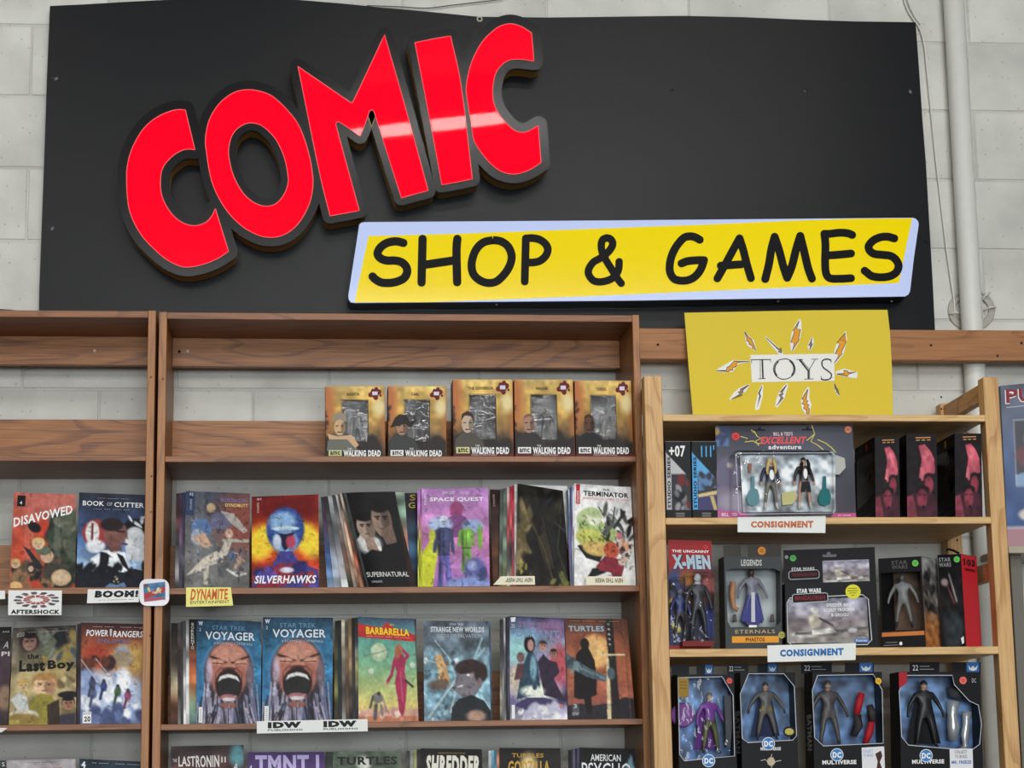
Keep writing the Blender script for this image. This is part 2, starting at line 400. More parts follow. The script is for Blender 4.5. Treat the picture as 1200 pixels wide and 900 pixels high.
def extrude_px(name, loops, Yf, Yb, face=True):
    """loops of photo pixels taken on the plane y=Yf, extruded straight back to y=Yb"""
    W3 = [[P(x, y, Yf) for x, y in l] for l in loops]; v = []; f = []
    for l in W3:
        b = len(v); m = len(l)
        for q in l: v.append(q)
        for q in l: v.append(Vector((q.x, Yb, q.z)))
        for i in range(m):
            j = (i+1) % m; f.append((b+i, b+j, b+m+j, b+m+i))
    if face:
        flat2 = [[Vector((q.x, q.z, 0)) for q in l] for l in W3]
        idx = []
        b = 0
        for l in W3:
            idx += [b+i for i in range(len(l))]; b += 2*len(l)
        for t in tessellate_polygon(flat2): f.append(tuple(idx[k] for k in t))
    me = mesh(name, v, f)
    import bmesh
    bm = bmesh.new(); bm.from_mesh(me); bmesh.ops.remove_doubles(bm, verts=bm.verts, dist=1e-5)
    bmesh.ops.recalc_face_normals(bm, faces=bm.faces)
    fr = [x for x in bm.faces if abs(x.normal.y) > 0.9]
    if fr and sum(x.normal.y*x.calc_area() for x in fr) > 0: bmesh.ops.reverse_faces(bm, faces=bm.faces)
    bm.to_mesh(me); bm.free()
    return me
def stroke2d(pts, w, smooth=True, n=5, caps=True):
    """a pen stroke: list of (verts, faces) in 2D"""
    q = smooth_open(pts, n) if smooth and len(pts) > 2 else pts
    A = [np.array(p, float) for p in q]; v = []; f = []
    for i in range(len(A)):
        a = A[max(0, i-1)]; b = A[min(len(A)-1, i+1)]; t = (b-a)/(np.linalg.norm(b-a)+1e-9); nn = np.array([-t[1], t[0]])*w/2
        v += [tuple(A[i]+nn), tuple(A[i]-nn)]
    for i in range(len(A)-1): f.append((2*i, 2*i+1, 2*i+3, 2*i+2))
    if caps:
        for c, d in ((A[0], A[0]-A[1]), (A[-1], A[-1]-A[-2])):
            b = len(v); v.append(tuple(c)); k = 9; g = math.atan2(d[1], d[0])-math.pi/2
            for s in range(k+1): v.append((c[0]+w/2*math.cos(g+math.pi*s/k), c[1]+w/2*math.sin(g+math.pi*s/k)))
            for s in range(k): f.append((b, b+1+s, b+2+s))
    return v, f
def join2d(parts):
    V = []; F = []
    for v, f in parts:
        b = len(V); V += v; F += [tuple(b+i for i in q) for q in f]
    return V, F
def px_mesh(name, V, F, Y):
    G = []
    for q in F:        # every face looks out of the wall
        a = area2([V[i] for i in q]); G.append(tuple(q) if a < 0 else tuple(q)[::-1])
    return mesh(name, [P(x, y, Y) for x, y in V], G)
def px_strokes(name, parts, Y):
    v = []; f = []
    for k, (V, F) in enumerate(parts):
        b = len(v); v += [P(x, y, Y-0.00015*k) for x, y in V]
        for q in F:
            q = tuple(q) if area2([V[i] for i in q]) < 0 else tuple(q)[::-1]; f.append(tuple(b+i for i in q))
    return mesh(name, v, f)

# ------------------------------------------------------------------ black panel behind the sign
YP = -0.030
ptop = [(58.5, 7), (100, 5), (150, 2), (210, -1), (280, -3), (340, -1), (400, 4), (450, 9), (500, 13.5), (560, 19.5), (640, 20.5), (720, 19.5), (800, 18.5), (870, 20), (940, 23), (1000, 25), (1073, 26)]
pright = [(1077, 80), (1081, 140), (1085, 190), (1089, 260), (1093, 330), (1096, 392)]
pleft = [(45, 392), (46, 340), (49, 260), (52, 180), (55, 90)]
sp = thing('sign_panel', 'large black corrugated plastic panel on the block wall behind the lit signs', 'panel', P(560, 392, YP))
obj('board', extrude_px('board', [ptop+pright+pleft], YP, -0.022), M['panel'], sp)
for sx, sy, r in ((65, 91, .009), (60, 267, .009), (787, 106, .005), (944, 106, .006), (1068, 107, .009), (1085, 283, .003)):
    c = P(sx, sy, YP); so = obj('screw', disc_m('screw', c, (0, -1, 0), r, 0.002, 16, 0.0015), M['screw'], sp)
c = P(562, 22.5, YP-0.001)
ring = [c+Vector((math.cos(a)*.0065, -.001, math.sin(a)*.0065)) for a in np.linspace(0, 2*math.pi, 17)[:-1]]
obj('grommet', tube_m('grommet', ring, .0022, 6, True), M['steel'], sp)

# ------------------------------------------------------------------ COMIC channel letters
YL = -0.118
LET = {}
LET['C1'] = [CP(130, 100, 7.5, [(655, 215), (698, 395), (740, 568), (690, 562), (640, 568), (590, 590), (540, 625), (490, 675), (455, 730), (440, 790), (436, 860)]) +
             CP(130, 210, 7.5, [(437, 75), (445, 130), (470, 200), (510, 270), (560, 330), (620, 375), (680, 400), (740, 407), (800, 393), (850, 365), (890, 315), (918, 255), (976, 445), (1035, 635), (960, 685), (880, 725), (790, 755), (700, 772), (640, 772), (580, 755), (510, 720), (440, 670), (380, 615), (320, 555), (270, 495), (220, 415), (180, 330), (155, 240), (143, 150), (138, 60)]) +
             CP(130, 100, 7.5, [(137, 800), (140, 730), (165, 610), (210, 500), (270, 400), (340, 325), (420, 270), (510, 230), (590, 212)])]
LET['O'] = [CP(220, 80, 6.667, [(480, 166), (550, 175), (640, 205), (720, 265), (800, 350), (860, 430), (905, 530), (940, 640), (965, 750), (978, 850)]) +
            CP(220, 180, 6.667, [(980, 215), (975, 290), (955, 380), (920, 460), (870, 540), (810, 600), (740, 640), (670, 655), (590, 650), (520, 625), (440, 580), (360, 510), (300, 440), (250, 360), (210, 280), (180, 190), (160, 90)]) +
            CP(220, 80, 6.667, [(146, 660), (137, 580), (143, 500), (165, 410), (205, 330), (260, 260), (330, 205), (400, 175)]),
            CP(220, 80, 6.667, [(520, 430), (570, 445), (630, 490), (690, 560), (740, 660), (770, 760), (783, 850)]) +
            CP(220, 180, 6.667, [(785, 210), (770, 280), (730, 350), (680, 395), (620, 410), (560, 400), (500, 370), (440, 315), (390, 240), (350, 150), (328, 60)]) +
            CP(220, 80, 6.667, [(320, 665), (325, 600), (345, 530), (385, 475), (440, 440), (480, 428)])]
LET['M'] = [CP(330, 15, 6.316, [(120, 395), (310, 525), (500, 655), (518, 660), (535, 642), (650, 400), (762, 160), (866, 520), (970, 890)]) +
            CP(350, 130, 6.316, [(960, 590), (862, 616), (760, 645), (660, 330), (562, 20)]) + CP(330, 15, 6.316, [(682, 726), (668, 718), (650, 728)]) +
            CP(350, 130, 6.316, [(500, 75), (455, 190), (380, 135), (302, 84), (284, 82), (275, 97), (362, 418), (450, 738), (342, 758), (232, 778), (150, 440)])]
LET['I'] = [CP(470, 10, 6.667, [(107, 265), (247, 237), (387, 213), (470, 600)]) + CP(470, 110, 6.667, [(558, 665), (438, 690), (318, 712), (250, 340)])]
LET['C2'] = [CP(470, 10, 6.667, [(840, 118), (900, 125), (960, 150), (1020, 190), (1030, 300), (1038, 412), (960, 400), (900, 397), (850, 403), (800, 430), (755, 480), (730, 540), (718, 620), (718, 690)]) +
             CP(470, 110, 6.667, [(725, 70), (750, 130), (790, 190), (840, 245), (890, 285), (940, 300), (990, 292), (1040, 265), (1072, 245), (1083, 390), (1095, 535), (1030, 580), (960, 612), (890, 628), (830, 622), (770, 600), (710, 555), (650, 490), (600, 420), (565, 350), (545, 220), (522, 80)]) +
             CP(470, 10, 6.667, [(508, 650), (515, 560), (540, 450), (580, 350), (640, 250), (710, 180), (770, 138)])]
cs = thing('channel_letter_sign', 'big red lit channel letters with black rims rising to the right', 'sign', P(390, 200, YP))
for kk, key in enumerate(('C1', 'O', 'M', 'I', 'C2')):
    YK = YL+0.0009*(kk % 2)
    loops = LET[key]; o0 = smooth_closed(loops[0], 30, 5); o0 = o0 if area2(o0) > 0 else o0[::-1]
    ins = [smooth_closed(l, 30, 5) for l in loops[1:]]
    off_ = {'C1': 10.6, 'O': 10.2, 'M': 8.7, 'I': 8.8, 'C2': 10.6}[key]
    rim = [drop_loops(offset_poly(o0, off_))]+[offset_poly(l, -8.6) for l in ins]
    ret = [drop_loops(offset_poly(o0, off_-.8))]+[offset_poly(l, -7.8) for l in ins]
    lt = obj('letter', extrude_px('letter', rim, YK, YL+0.013+.0009*(kk % 2)), M['trim'], cs)
    obj('letter_return', extrude_px('letter_return', ret, YL+0.013+.0009*(kk % 2), YP-0.004), M['return'], lt)
    obj('letter_face', extrude_px('letter_face', [o0]+ins, YL-0.0025, YL-0.0002), M['red_face'], lt)
    ol = []
    for l in [o0]+ins:
        v, f = stroke2d(list(l)+[l[0]], 0.8, False, caps=False); ol.append((v, f))
    V, F = join2d(ol); obj('letter_outline', px_mesh('letter_outline', V, F, YL-0.0032), flat((236, 120, 120)), lt)

# ------------------------------------------------------------------ SHOP & GAMES light box
YS = -0.112
wf = [(428, 262.5), (430.5, 260.8), (434, 260.3), (700, 258.4), (1070, 255.2), (1073.5, 256.6), (1076.2, 259.8), (1076.6, 263.5), (1071, 302), (1066.5, 341), (1064.6, 345), (1061, 347.2), (740, 352), (416, 354.8), (411, 354), (408.6, 350.5), (408.3, 346)]
wl = [(421, 263.5), (423, 261.2), (427, 260.3)]+wf[3:]
sg = thing('light_box_sign', 'long yellow and white light box sign with rounded black lettering', 'sign', P(740, 360, YP))
obj('housing', extrude_px('housing', [offset_poly(wl, 0.9)], YS+0.004, YP-0.004), M['trim'], sg)
obj('white_panel', extrude_px('white_panel', [wl], YS, YS+0.004), M['white_face'], sg)
yf = [(432, 276.7), (540, 273.8), (700, 268), (830, 263), (930, 258.6), (1000, 256.4), (1069, 255.8), (1061, 294), (1053.3, 331.6), (930, 336.7), (700, 346.5), (540, 352.7), (500, 354.1), (415.5, 354.3)]
obj('yellow_panel', extrude_px('yellow_panel', [yf], YS-0.0012, YS-0.0001), M['yellow_face'], sg)
SH = [('S', 400, 250, 7.5, 74, [[(545, 260), (500, 248), (450, 248), (390, 265), (340, 305), (318, 355), (345, 395), (400, 415), (470, 415), (530, 430), (570, 470), (578, 520), (550, 570), (490, 600), (420, 612), (350, 607), (300, 580), (275, 555)]]),
      ('H', 400, 250, 7.5, 74, [[(714, 225), (705, 608)], [(1020, 225), (1013, 300), (1013, 400), (1018, 605)], [(745, 450), (980, 415)]]),
      ('O', 540, 250, 7.5, 72, [[(280, 235), (350, 245), (410, 285), (443, 350), (445, 410), (420, 480), (370, 550), (310, 600), (240, 612), (170, 590), (115, 540), (95, 470), (105, 390), (140, 310), (200, 255), (282, 235)]]),
      ('P', 540, 250, 7.5, 69, [[(572, 220), (562, 600)], [(572, 224), (620, 217), (690, 230), (745, 270), (765, 320), (745, 375), (700, 415), (650, 430), (590, 433)]]),
      ('ampersand', 670, 250, 7.5, 66, [[(417, 425), (412, 490), (385, 545), (330, 585), (250, 603), (190, 590), (150, 540), (150, 490), (190, 430), (250, 395), (310, 350), (350, 300), (360, 260), (340, 225), (308, 215)], [(308, 215), (275, 230), (260, 270), (265, 330), (295, 400), (350, 490), (400, 570), (435, 615)]]),
      ('G', 770, 250, 7.5, 71, [[(375, 232), (330, 208), (280, 202), (230, 220), (170, 290), (130, 370), (112, 450), (115, 520), (150, 575), (210, 592), (280, 585), (340, 550), (385, 490), (413, 412)], [(413, 412), (350, 412), (270, 420), (215, 440)]]),
      ('A', 770, 250, 7.5, 70, [[(530, 572), (610, 430), (680, 300), (725, 220)], [(725, 220), (760, 330), (790, 450), (825, 570)], [(560, 460), (640, 455), (740, 448)]]),
      ('M', 880, 250, 10, 95, [[(168, 770), (210, 600), (240, 420), (278, 275)], [(278, 275), (330, 430), (380, 620), (425, 755)], [(425, 755), (480, 620), (530, 420), (578, 265)], [(578, 265), (620, 430), (670, 640), (715, 765)]]),
      ('E', 960, 240, 7.5, 70, [[(45, 255), (55, 350), (52, 500), (60, 600), (95, 645), (180, 650), (280, 645)], [(45, 255), (90, 255), (180, 245), (250, 250), (290, 265)], [(60, 445), (150, 440), (280, 428)]]),
      ('S', 960, 240, 7.5, 71, [[(660, 295), (600, 280), (540, 285), (480, 310), (438, 355), (440, 395), (480, 430), (560, 440), (630, 450), (680, 490), (698, 545), (670, 600), (610, 630), (530, 637), (460, 625), (420, 595), (400, 580)]])]
for nm, ox, oy, s, w, strokes in SH:
    obj('sign_letter', px_strokes('sign_letter', [stroke2d(CP(ox, oy, s, q), w/s, caps=(nm != 'O')) for q in strokes], YS-0.0022), M['black_vinyl'], sg)
for x in (450, 582, 754, 912, 1045):
    obj('screw', disc_m('screw', P(x, 357 if x < 700 else 353, YS+0.03), (0, -0.3, -1), .003, 0.001, 10), M['steel'], sg)

# ------------------------------------------------------------------ ledger, pipe, wires
la = P(745, 384.5, -0.115); lb = P(1230, 384.5, -0.115); lc = P(900, 421.5, -0.115)
led = tag(obj('ledger_board', box_m('ledger_board', la.x, lb.x+0.6, -0.115, -0.077, lc.z, la.z, 0.002), M['fir']), 'long brown wooden ledger board crossing the white pipe', 'board')
for x, y in ((771, 404), (1091, 404.5), (1197, 402), (1169, 417)):
    obj('bolt_hole', disc_m('bolt_hole', P(x, y, -0.1155), (0, -1, 0), .0035, .0004, 10), M['hole'], led)
p0 = P(1118, 0, -0.04); px_c = P(1130, 220, -0.04).x
pipe = thing('pipe', 'white painted vertical pipe running up the block wall', 'pipe', (px_c, -0.041, 0.0))
obj('pipe_run', tube_m('pipe_run', [(px_c, -0.041, 0.0), (px_c, -0.041, CEIL)], 0.030, 28), M['pipe'], pipe)
def wirepts(px, Y): return [P(x, y, Y) for x, y in smooth_open(px, 6)]
wr = thing('hanging_wire', 'thin white wire hanging down beside the panel to the coiled cable', 'wire', P(1118, 375, -.01))
obj('wire_strand', tube_m('wire_strand', wirepts([(1058, -6), (1063, 10), (1070, 22), (1077, 32), (1083, 52), (1087, 90), (1091, 130), (1096, 180), (1103, 240), (1109, 290), (1114, 325), (1118, 352), (1119, 372)], -0.010), 0.0022, 6), M['wire'], wr)
obj('wire_strand', tube_m('wire_strand', wirepts([(1062, -6), (1067, 8), (1073, 20), (1079, 28)], -0.013), 0.0022, 6), M['wire'], wr)
obj('clip', disc_m('clip', P(1077, 34, -0.004), (0, -1, 0), .004, .006, 10, .002), M['steel'], wr)
coil = thing('cable_coil', 'coil of grey cable tied up and hung behind the white pipe', 'cable', P(1138, 384, -.01))
for k in range(5):
    a = 26.5-k*1.3 + random.uniform(-.5, .5); b = 22.5-k*1.1; dy = random.uniform(-1.5, 1.5)
    ring = [P(1138.5+a*math.cos(t), 364+dy+b*math.sin(t), -0.0042-0.0002*k) for t in np.linspace(0, 2*math.pi, 37)[:-1]]
    obj('cable_loop', tube_m('cable_loop', ring, 0.0036, 6, True), flat((176, 172, 162), 0.5), coil)
for x, y, dx, dy in ((1120, 368, 7, 1), (1160, 362, 7, -1), (1155, 348, 5, -4)):
    obj('cable_tie', tube_m('cable_tie', [P(x-dx, y-dy+1, -.012), P(x, y-2, -.024), P(x+dx, y+dy-1, -.012)], 0.0025, 6), M['wire'], coil)
tag(obj('loose_wire', tube_m('loose_wire', wirepts([(430, 6.5), (470, 8), (500, 9.5), (530, 6), (560, 2.5), (590, -1)], -0.012), 0.0014, 6), M['darkwire']), 'thin dark wire sagging over the top edge of the black panel', 'wire')
tag(obj('loose_wire', tube_m('loose_wire', wirepts([(-12, 362), (4, 363), (16, 364), (26, 367), (34, 371)], -0.010), 0.0018, 6), M['darkwire']), 'thin dark wire on the wall above the left bookcase', 'wire')

# ------------------------------------------------------------------ bookcases
YB = -0.322
YR = -0.090       # front of the back rails
def zat(px, py, Y=YB): return P(px, py, Y).z
z_top1 = zat(470, 367.6); z_top0 = zat(470, 375.3)
SZ = [(534.5, 541.2), (687.5, 694.8), (845.5, 852.4)]
sz = [(zat(470, a), zat(470, b)) for a, b in SZ]
pitch = sz[1][1]-sz[2][1]
for k in range(3): sz.append((sz[-1][0]-pitch, sz[-1][1]-pitch))
def bookcase(xo0, xi0, xi1, xo1, label, dz=0.0, rail0=(392, 429), rail1=477):
    t = thing('bookcase', label, 'bookcase', ((xo0+xo1)/2, YB/2, 0.0), 'brown wooden bookcases')
    zt = z_top1+dz
    obj('side_panel', box_m('side_panel', xo0, xi0, YB, -0.006, 0.0, zt+0.001, .0012), M['case_z'], t)
    obj('side_panel', box_m('side_panel', xi1, xo1, YB, -0.006, 0.0, zt+0.001, .0012), M['case_z'], t)
    obj('top_board', box_m('top_board', xi0, xi1, YB+0.002, -0.008, z_top0+dz, zt, .001), M['case_x'], t)
    for k, (a, b) in enumerate(sz):
        obj('shelf_board', box_m('shelf_board', xi0, xi1, YB+0.002, -0.006, b+dz, a+dz, .001), M['case_x'], t)
        ht = 0.135
        obj('back_rail', box_m('back_rail', xi0, xi1, -0.060, -0.040, a+dz, a+dz+ht, .001), M['rail_x'], t)
    r1 = zat(470, 430.5, YR); obj('back_rail', box_m('back_rail', xi0, xi1, YR, YR+0.02, r1+dz, z_top0+dz, .001), M['rail_x'], t)
    return t
cxo0, cxi0 = P(186.5, 372, YB).x, P(195.8, 372, YB).x
cxi1, cxo1 = P(741, 372, YB).x, P(749, 372, YB).x
case_c = bookcase(cxo0, cxi0, cxi1, cxo1, 'brown wooden bookcase in the middle with a row of yellow boxed figures')
lxo1, lxi1 = P(182.8, 372, YB).x, P(173.8, 372, YB).x
wd = cxo1-cxo0
case_l = bookcase(lxo1-wd, lxo1-wd+(cxi0-cxo0), lxi1, lxo1, 'brown wooden bookcase at the left edge of the picture', dz=0.003)
for root, x, y, Y, mt in ((case_l, 111, 411, YR, 'steel'), (case_c, 220, 411.5, YR, 'steel'), (case_c, 210, 412, YR, 'hole')):
    obj('screw', disc_m('screw', P(x, y, Y-.0003), (0, -1, 0), .0042, .001, 12), M[mt], root)
for x, y in ((177, 442), (191, 444), (177.5, 558), (177, 600), (176, 745)):
    obj('peg_hole', disc_m('peg_hole', P(x, y, YB-.0002), (0, -1, 0), .0022, .0003, 8), M['hole'], case_l if x < 184 else case_c)

# ------------------------------------------------------------------ pine toy shelf
YT = -0.460
YTR = -0.045
t = thing('toy_shelf', 'light pine shelf unit holding boxed toys under the yellow TOYS poster', 'shelf', (P(960, 700, YT).x, -0.22, 0.0))
toy = t
tzt = P(765, 440.5, YT).z
pl0, pl1 = P(754.6, 441, YT).x, P(775.2, 441, YT).x
pr0, pr1 = P(1151.8, 441, YT).x, P(1169.5, 441, YT).x
pd = 0.045
for a, b in ((pl0, pl1), (pr0, pr1)):
    obj('post', box_m('post', a, b, YT, YT+pd, 0.0, tzt, .0015), M['pine_z'], t)
    obj('post', box_m('post', max(a, cxo1+.0015), b, YTR-pd, YTR, 0.0, tzt-0.001, .0015), M['pine_z'], t)
TZ = [(486, 493.7), (606.3, 614.2), (759.3, 768.4), (912, 921), (1066, 1075)]
tz = []
for k, (a, b) in enumerate(TZ):
    za, zb = P(960, a, YT).z, P(960, b, YT).z; tz.append((za, zb))
    obj('shelf_board', box_m('shelf_board', pl1, pr0, YT-0.001, -0.03, zb, za, .0015), M['pine_x'], t)
for s in (0, 1):
    x0, x1 = (pl0+.008, pl1-.008) if s == 0 else (pr0+.008, pr1-.008)
    for zc in (tzt-0.03, P(1150, 676, -0.25).z):
        obj('side_brace', box_m('side_brace', max(x0, cxo1+.0015), x1, YT+pd, YTR-pd, zc-0.022, zc+0.022, .001), M['pine_y'], t)
for x, y in ((1103, 465.3), (1103.3, 479.3), (1114.3, 479.5), (1110.5, 633), (1121.7, 633), (1121, 619.5), (1122, 785)):
    obj('peg_hole', disc_m('peg_hole', P(x, y, YTR-pd-.0004), (0, -1, 0), .0028, .0004, 10), M['hole'], t)
# ------------------------------------------------------------------ printed art: a small painter whose result is stored as mesh colours
class Art:
    def __init__(s, w=72, h=110, seed=1):
        s.w, s.h = w, h; s.W, s.H = 2*w, 2*h
        y, x = np.mgrid[0:s.H, 0:s.W]; s.u = (x+0.5)/s.W; s.v = (y+0.5)/s.H; s.asp = h/w
        s.a = np.zeros((s.H, s.W, 3)); s.rng = np.random.RandomState(seed)
    def mix(s, m, c):
        m = np.clip(m, 0, 1)[..., None]; s.a = s.a*(1-m)+np.array(c, float)*m; return s
    def g(s, *cs, horiz=False):
        t = (s.u if horiz else s.v)*(len(cs)-1); i = np.clip(t.astype(int), 0, len(cs)-2); f = (t-i)[..., None]
        C = np.array(cs, float); s.a = C[i]*(1-f)+C[i+1]*f; return s
    def e(s, cx, cy, rx, ry, c, soft=0.12, rot=0.0):
        x = s.u-cx; y = (s.v-cy)*s.asp; ry = ry*s.asp; k = math.radians(rot)
        X = x*math.cos(k)+y*math.sin(k); Y = -x*math.sin(k)+y*math.cos(k)
        d = np.sqrt((X/rx)**2+(Y/ry)**2); return s.mix((1-d)/soft+0.5, c)
    def p(s, pts, c, al=1.0):
        ins = np.zeros(s.u.shape, bool); n = len(pts)
        for i in range(n):
            x0, y0 = pts[i]; x1, y1 = pts[(i+1) % n]
            if y0 == y1: continue
            cr = ((y0 > s.v) != (y1 > s.v)) & (s.u < (x1-x0)*(s.v-y0)/(y1-y0)+x0); ins ^= cr
        return s.mix(ins*al, c)
    def r(s, x0, y0, x1, y1, c, al=1.0): return s.mix(((s.u >= x0) & (s.u <= x1) & (s.v >= y0) & (s.v <= y1))*al, c)
    def l(s, pts, w, c, al=1.0):
        best = np.full(s.u.shape, 9.0)
        for (x0, y0), (x1, y1) in zip(pts[:-1], pts[1:]):
            dx, dy = x1-x0, (y1-y0)*s.asp; px, py = s.u-x0, (s.v-y0)*s.asp; t = np.clip((px*dx+py*dy)/(dx*dx+dy*dy+1e-9), 0, 1)
            best = np.minimum(best, np.hypot(px-t*dx, py-t*dy))
        return s.mix(np.clip((w/2-best)*s.W/1.4+0.5, 0, 1)*al, c)
    def n(s, k=8, amp=0.3, region=None):
        gx, gy = k+2, int(k*s.asp)+3; t = s.rng.rand(gy, gx); X = s.u*k; Y = s.v*k*s.asp; i = X.astype(int); j = Y.astype(int)
        fx = X-i; fy = Y-j; fx = fx*fx*(3-2*fx); fy = fy*fy*(3-2*fy)
        v = (t[j, i]*(1-fx)+t[j, i+1]*fx)*(1-fy)+(t[j+1, i]*(1-fx)+t[j+1, i+1]*fx)*fy
        s.a = np.clip(s.a*(1+amp*(2*v-1))[..., None], 0, 255); return s
    def s_(s, n, cols, box, r0=0.02, r1=0.06, long=1.5, al=0.9):
        for _ in range(n):
            c = cols[s.rng.randint(len(cols))]; x = s.rng.uniform(box[0], box[2]); y = s.rng.uniform(box[1], box[3]); r = s.rng.uniform(r0, r1)
            s.e(x, y, r, r*long/s.asp, tuple(s.a[0, 0]*0+np.array(c)), 0.5, s.rng.uniform(-60, 60))
        return s
    def man(s, cx, top, h, skin, coat, legs, hair=(40, 30, 25), w=1.0):
        k = h*s.asp*w
        s.p([(cx-.05*k, top+.5*h), (cx-.11*k, top+h), (cx-.02*k, top+h), (cx, top+.62*h), (cx+.03*k, top+h), (cx+.12*k, top+h), (cx+.07*k, top+.5*h)], legs)
        s.p([(cx-.13*k, top+.19*h), (cx-.05*k, top+.15*h), (cx+.05*k, top+.15*h), (cx+.13*k, top+.19*h), (cx+.15*k, top+.5*h), (cx+.10*k, top+.5*h), (cx+.08*k, top+.3*h), (cx+.08*k, top+.54*h), (cx-.08*k, top+.54*h), (cx-.08*k, top+.3*h), (cx-.11*k, top+.5*h), (cx-.16*k, top+.5*h)], coat)
        s.e(cx, top+.07*h, .055*k, .075*h, skin, .2); s.e(cx, top+.035*h, .06*k, .045*h, hair, .25)
        d = lambda c, f: tuple(np.clip(f*np.array(c, float), 0, 255))
        s.e(cx-.07*k, top+.36*h, .025*k, .17*h, d(coat, .6), 1.2).e(cx+.03*k, top+.27*h, .04*k, .09*h, d(coat, 1.3), 1.4).l([(cx-.08*k, top+.53*h), (cx+.08*k, top+.53*h)], .02*k, d(legs, .5))
        s.e(cx-.06*k, top+.75*h, .02*k, .2*h, d(legs, .6), 1.2).e(cx+.07*k, top+.75*h, .018*k, .16*h, d(legs, 1.3), 1.4).l([(cx, top+.2*h), (cx-.005*k, top+.5*h)], .012*k, d(coat, .55))
        s.l([(cx-.025*k, top+.07*h), (cx+.025*k, top+.07*h)], .014*k, d(skin, .4)).l([(cx-.015*k, top+.105*h), (cx+.015*k, top+.105*h)], .01*k, d(skin, .5)); return s
    def face(s, cx, cy, rx, ry, skin, hair=(45, 32, 28), shade=None, beard=None):
        s.e(cx, cy-.22*ry, rx*1.13, ry*1.0, hair, .15); s.e(cx, cy, rx, ry, skin, .12)
        if shade: s.e(cx+.45*rx, cy+.1*ry, rx*.5, ry*.85, shade, .6)
        s.e(cx, cy-.8*ry, rx*.95, ry*.36, hair, .3)
        for q in (-.38, .38): s.l([(cx+(q-.22)*rx, cy-.2*ry), (cx+(q+.22)*rx, cy-.22*ry)], .12*rx, hair); s.e(cx+q*rx, cy-.08*ry, .14*rx, .06*ry, (30, 25, 25), .3)
        s.l([(cx+.02*rx, cy-.05*ry), (cx+.07*rx, cy+.28*ry)], .09*rx, tuple(0.7*np.array(skin))); s.l([(cx-.25*rx, cy+.52*ry), (cx+.27*rx, cy+.5*ry)], .11*rx, tuple(0.5*np.array(skin)))
        return s
    def ink(s, n, box=(0, 0, 1, 1), al=.42):
        for _ in range(n):
            x = s.rng.uniform(box[0], box[2]); y = s.rng.uniform(box[1], box[3]); g = s.rng.uniform(0, 6.28); r = s.rng.uniform(.02, .075)
            j = min(s.H-1, int(y*s.H)); i = min(s.W-1, int(x*s.W)); c = s.a[j, i]*(0.25 if s.rng.rand() < .65 else 1.5)
            s.l([(x, y), (x+r*math.cos(g)*.5, y+r*math.sin(g)*.4), (x+r*math.cos(g+.5), y+r*math.sin(g+.5)*.7)], s.rng.uniform(.006, .018), tuple(np.clip(c, 0, 245)), al)
        return s
    def out(s):
        a = s.a.reshape(s.h, 2, s.w, 2, 3).mean(axis=(1, 3)); g = a.mean(axis=2, keepdims=True); a = g+(a-g)*0.88; return np.clip(a, 0, 255)

class Quad:
    """a rectangle in the room: corners top-left, top-right, bottom-right, bottom-left; v runs downward"""
    def __init__(s, tl, tr, br, bl, curl=0.0):
        s.c = [Vector(k) for k in (tl, tr, br, bl)]
        s.n = ((s.c[1]-s.c[3]).cross(s.c[0]-s.c[2])).normalized()
        if s.n.dot(Vector(CAM)-(s.c[0]+s.c[2])/2) < 0: s.n = -s.n
        s.wd = ((s.c[1]-s.c[0]).length+(s.c[2]-s.c[3]).length)/2; s.ht = ((s.c[0]-s.c[3]).length+(s.c[1]-s.c[2]).length)/2
        s.curl = curl
    def at(s, u, v, o=0.0):
        p = (s.c[0]*(1-u)+s.c[1]*u)*(1-v)+(s.c[3]*(1-u)+s.c[2]*u)*v
        k = 0.0
        if s.curl: k = -s.curl*max(0.0, 1-u/0.45)**2
        return p+s.n*o+Vector((s.n.x, s.n.y, 0))*k
    def sub(s, u0, v0, u1, v1, o=0.0):
        return Quad(s.at(u0, v0, o), s.at(u1, v0, o), s.at(u1, v1, o), s.at(u0, v1, o))
def orient(me, n):
    for_flip = [p.index for p in me.polygons if p.normal.dot(n) < 0]
    if for_flip:
        import bmesh
        bm = bmesh.new(); bm.from_mesh(me); bm.faces.ensure_lookup_table(); bmesh.ops.reverse_faces(bm, faces=[bm.faces[i] for i in for_flip]); bm.to_mesh(me); bm.free()
    return me
def art_mesh(name, q, art, o=0.0, hole=None):
    a = art.out() if isinstance(art, Art) else art; h, w = a.shape[:2]
    v = [q.at(i/(w-1), j/(h-1), o) for j in range(h) for i in range(w)]
    f = [(j*w+i, (j+1)*w+i, (j+1)*w+i+1, j*w+i+1) for j in range(h-1) for i in range(w-1)]
    if hole: f = [(j*w+i, (j+1)*w+i, (j+1)*w+i+1, j*w+i+1) for j in range(h-1) for i in range(w-1) if not (hole[0] < (i+.5)/(w-1) < hole[2] and hole[1] < (j+.5)/(h-1) < hole[3])]
    me = orient(mesh(name, v, f, bool(q.curl)), q.n)
    ca = me.color_attributes.new('Col', 'FLOAT_COLOR', 'POINT'); d = np.ones((h*w, 4)); d[:, :3] = lin(a.reshape(-1, 3)); ca.data.foreach_set('color', d.ravel())
    return me
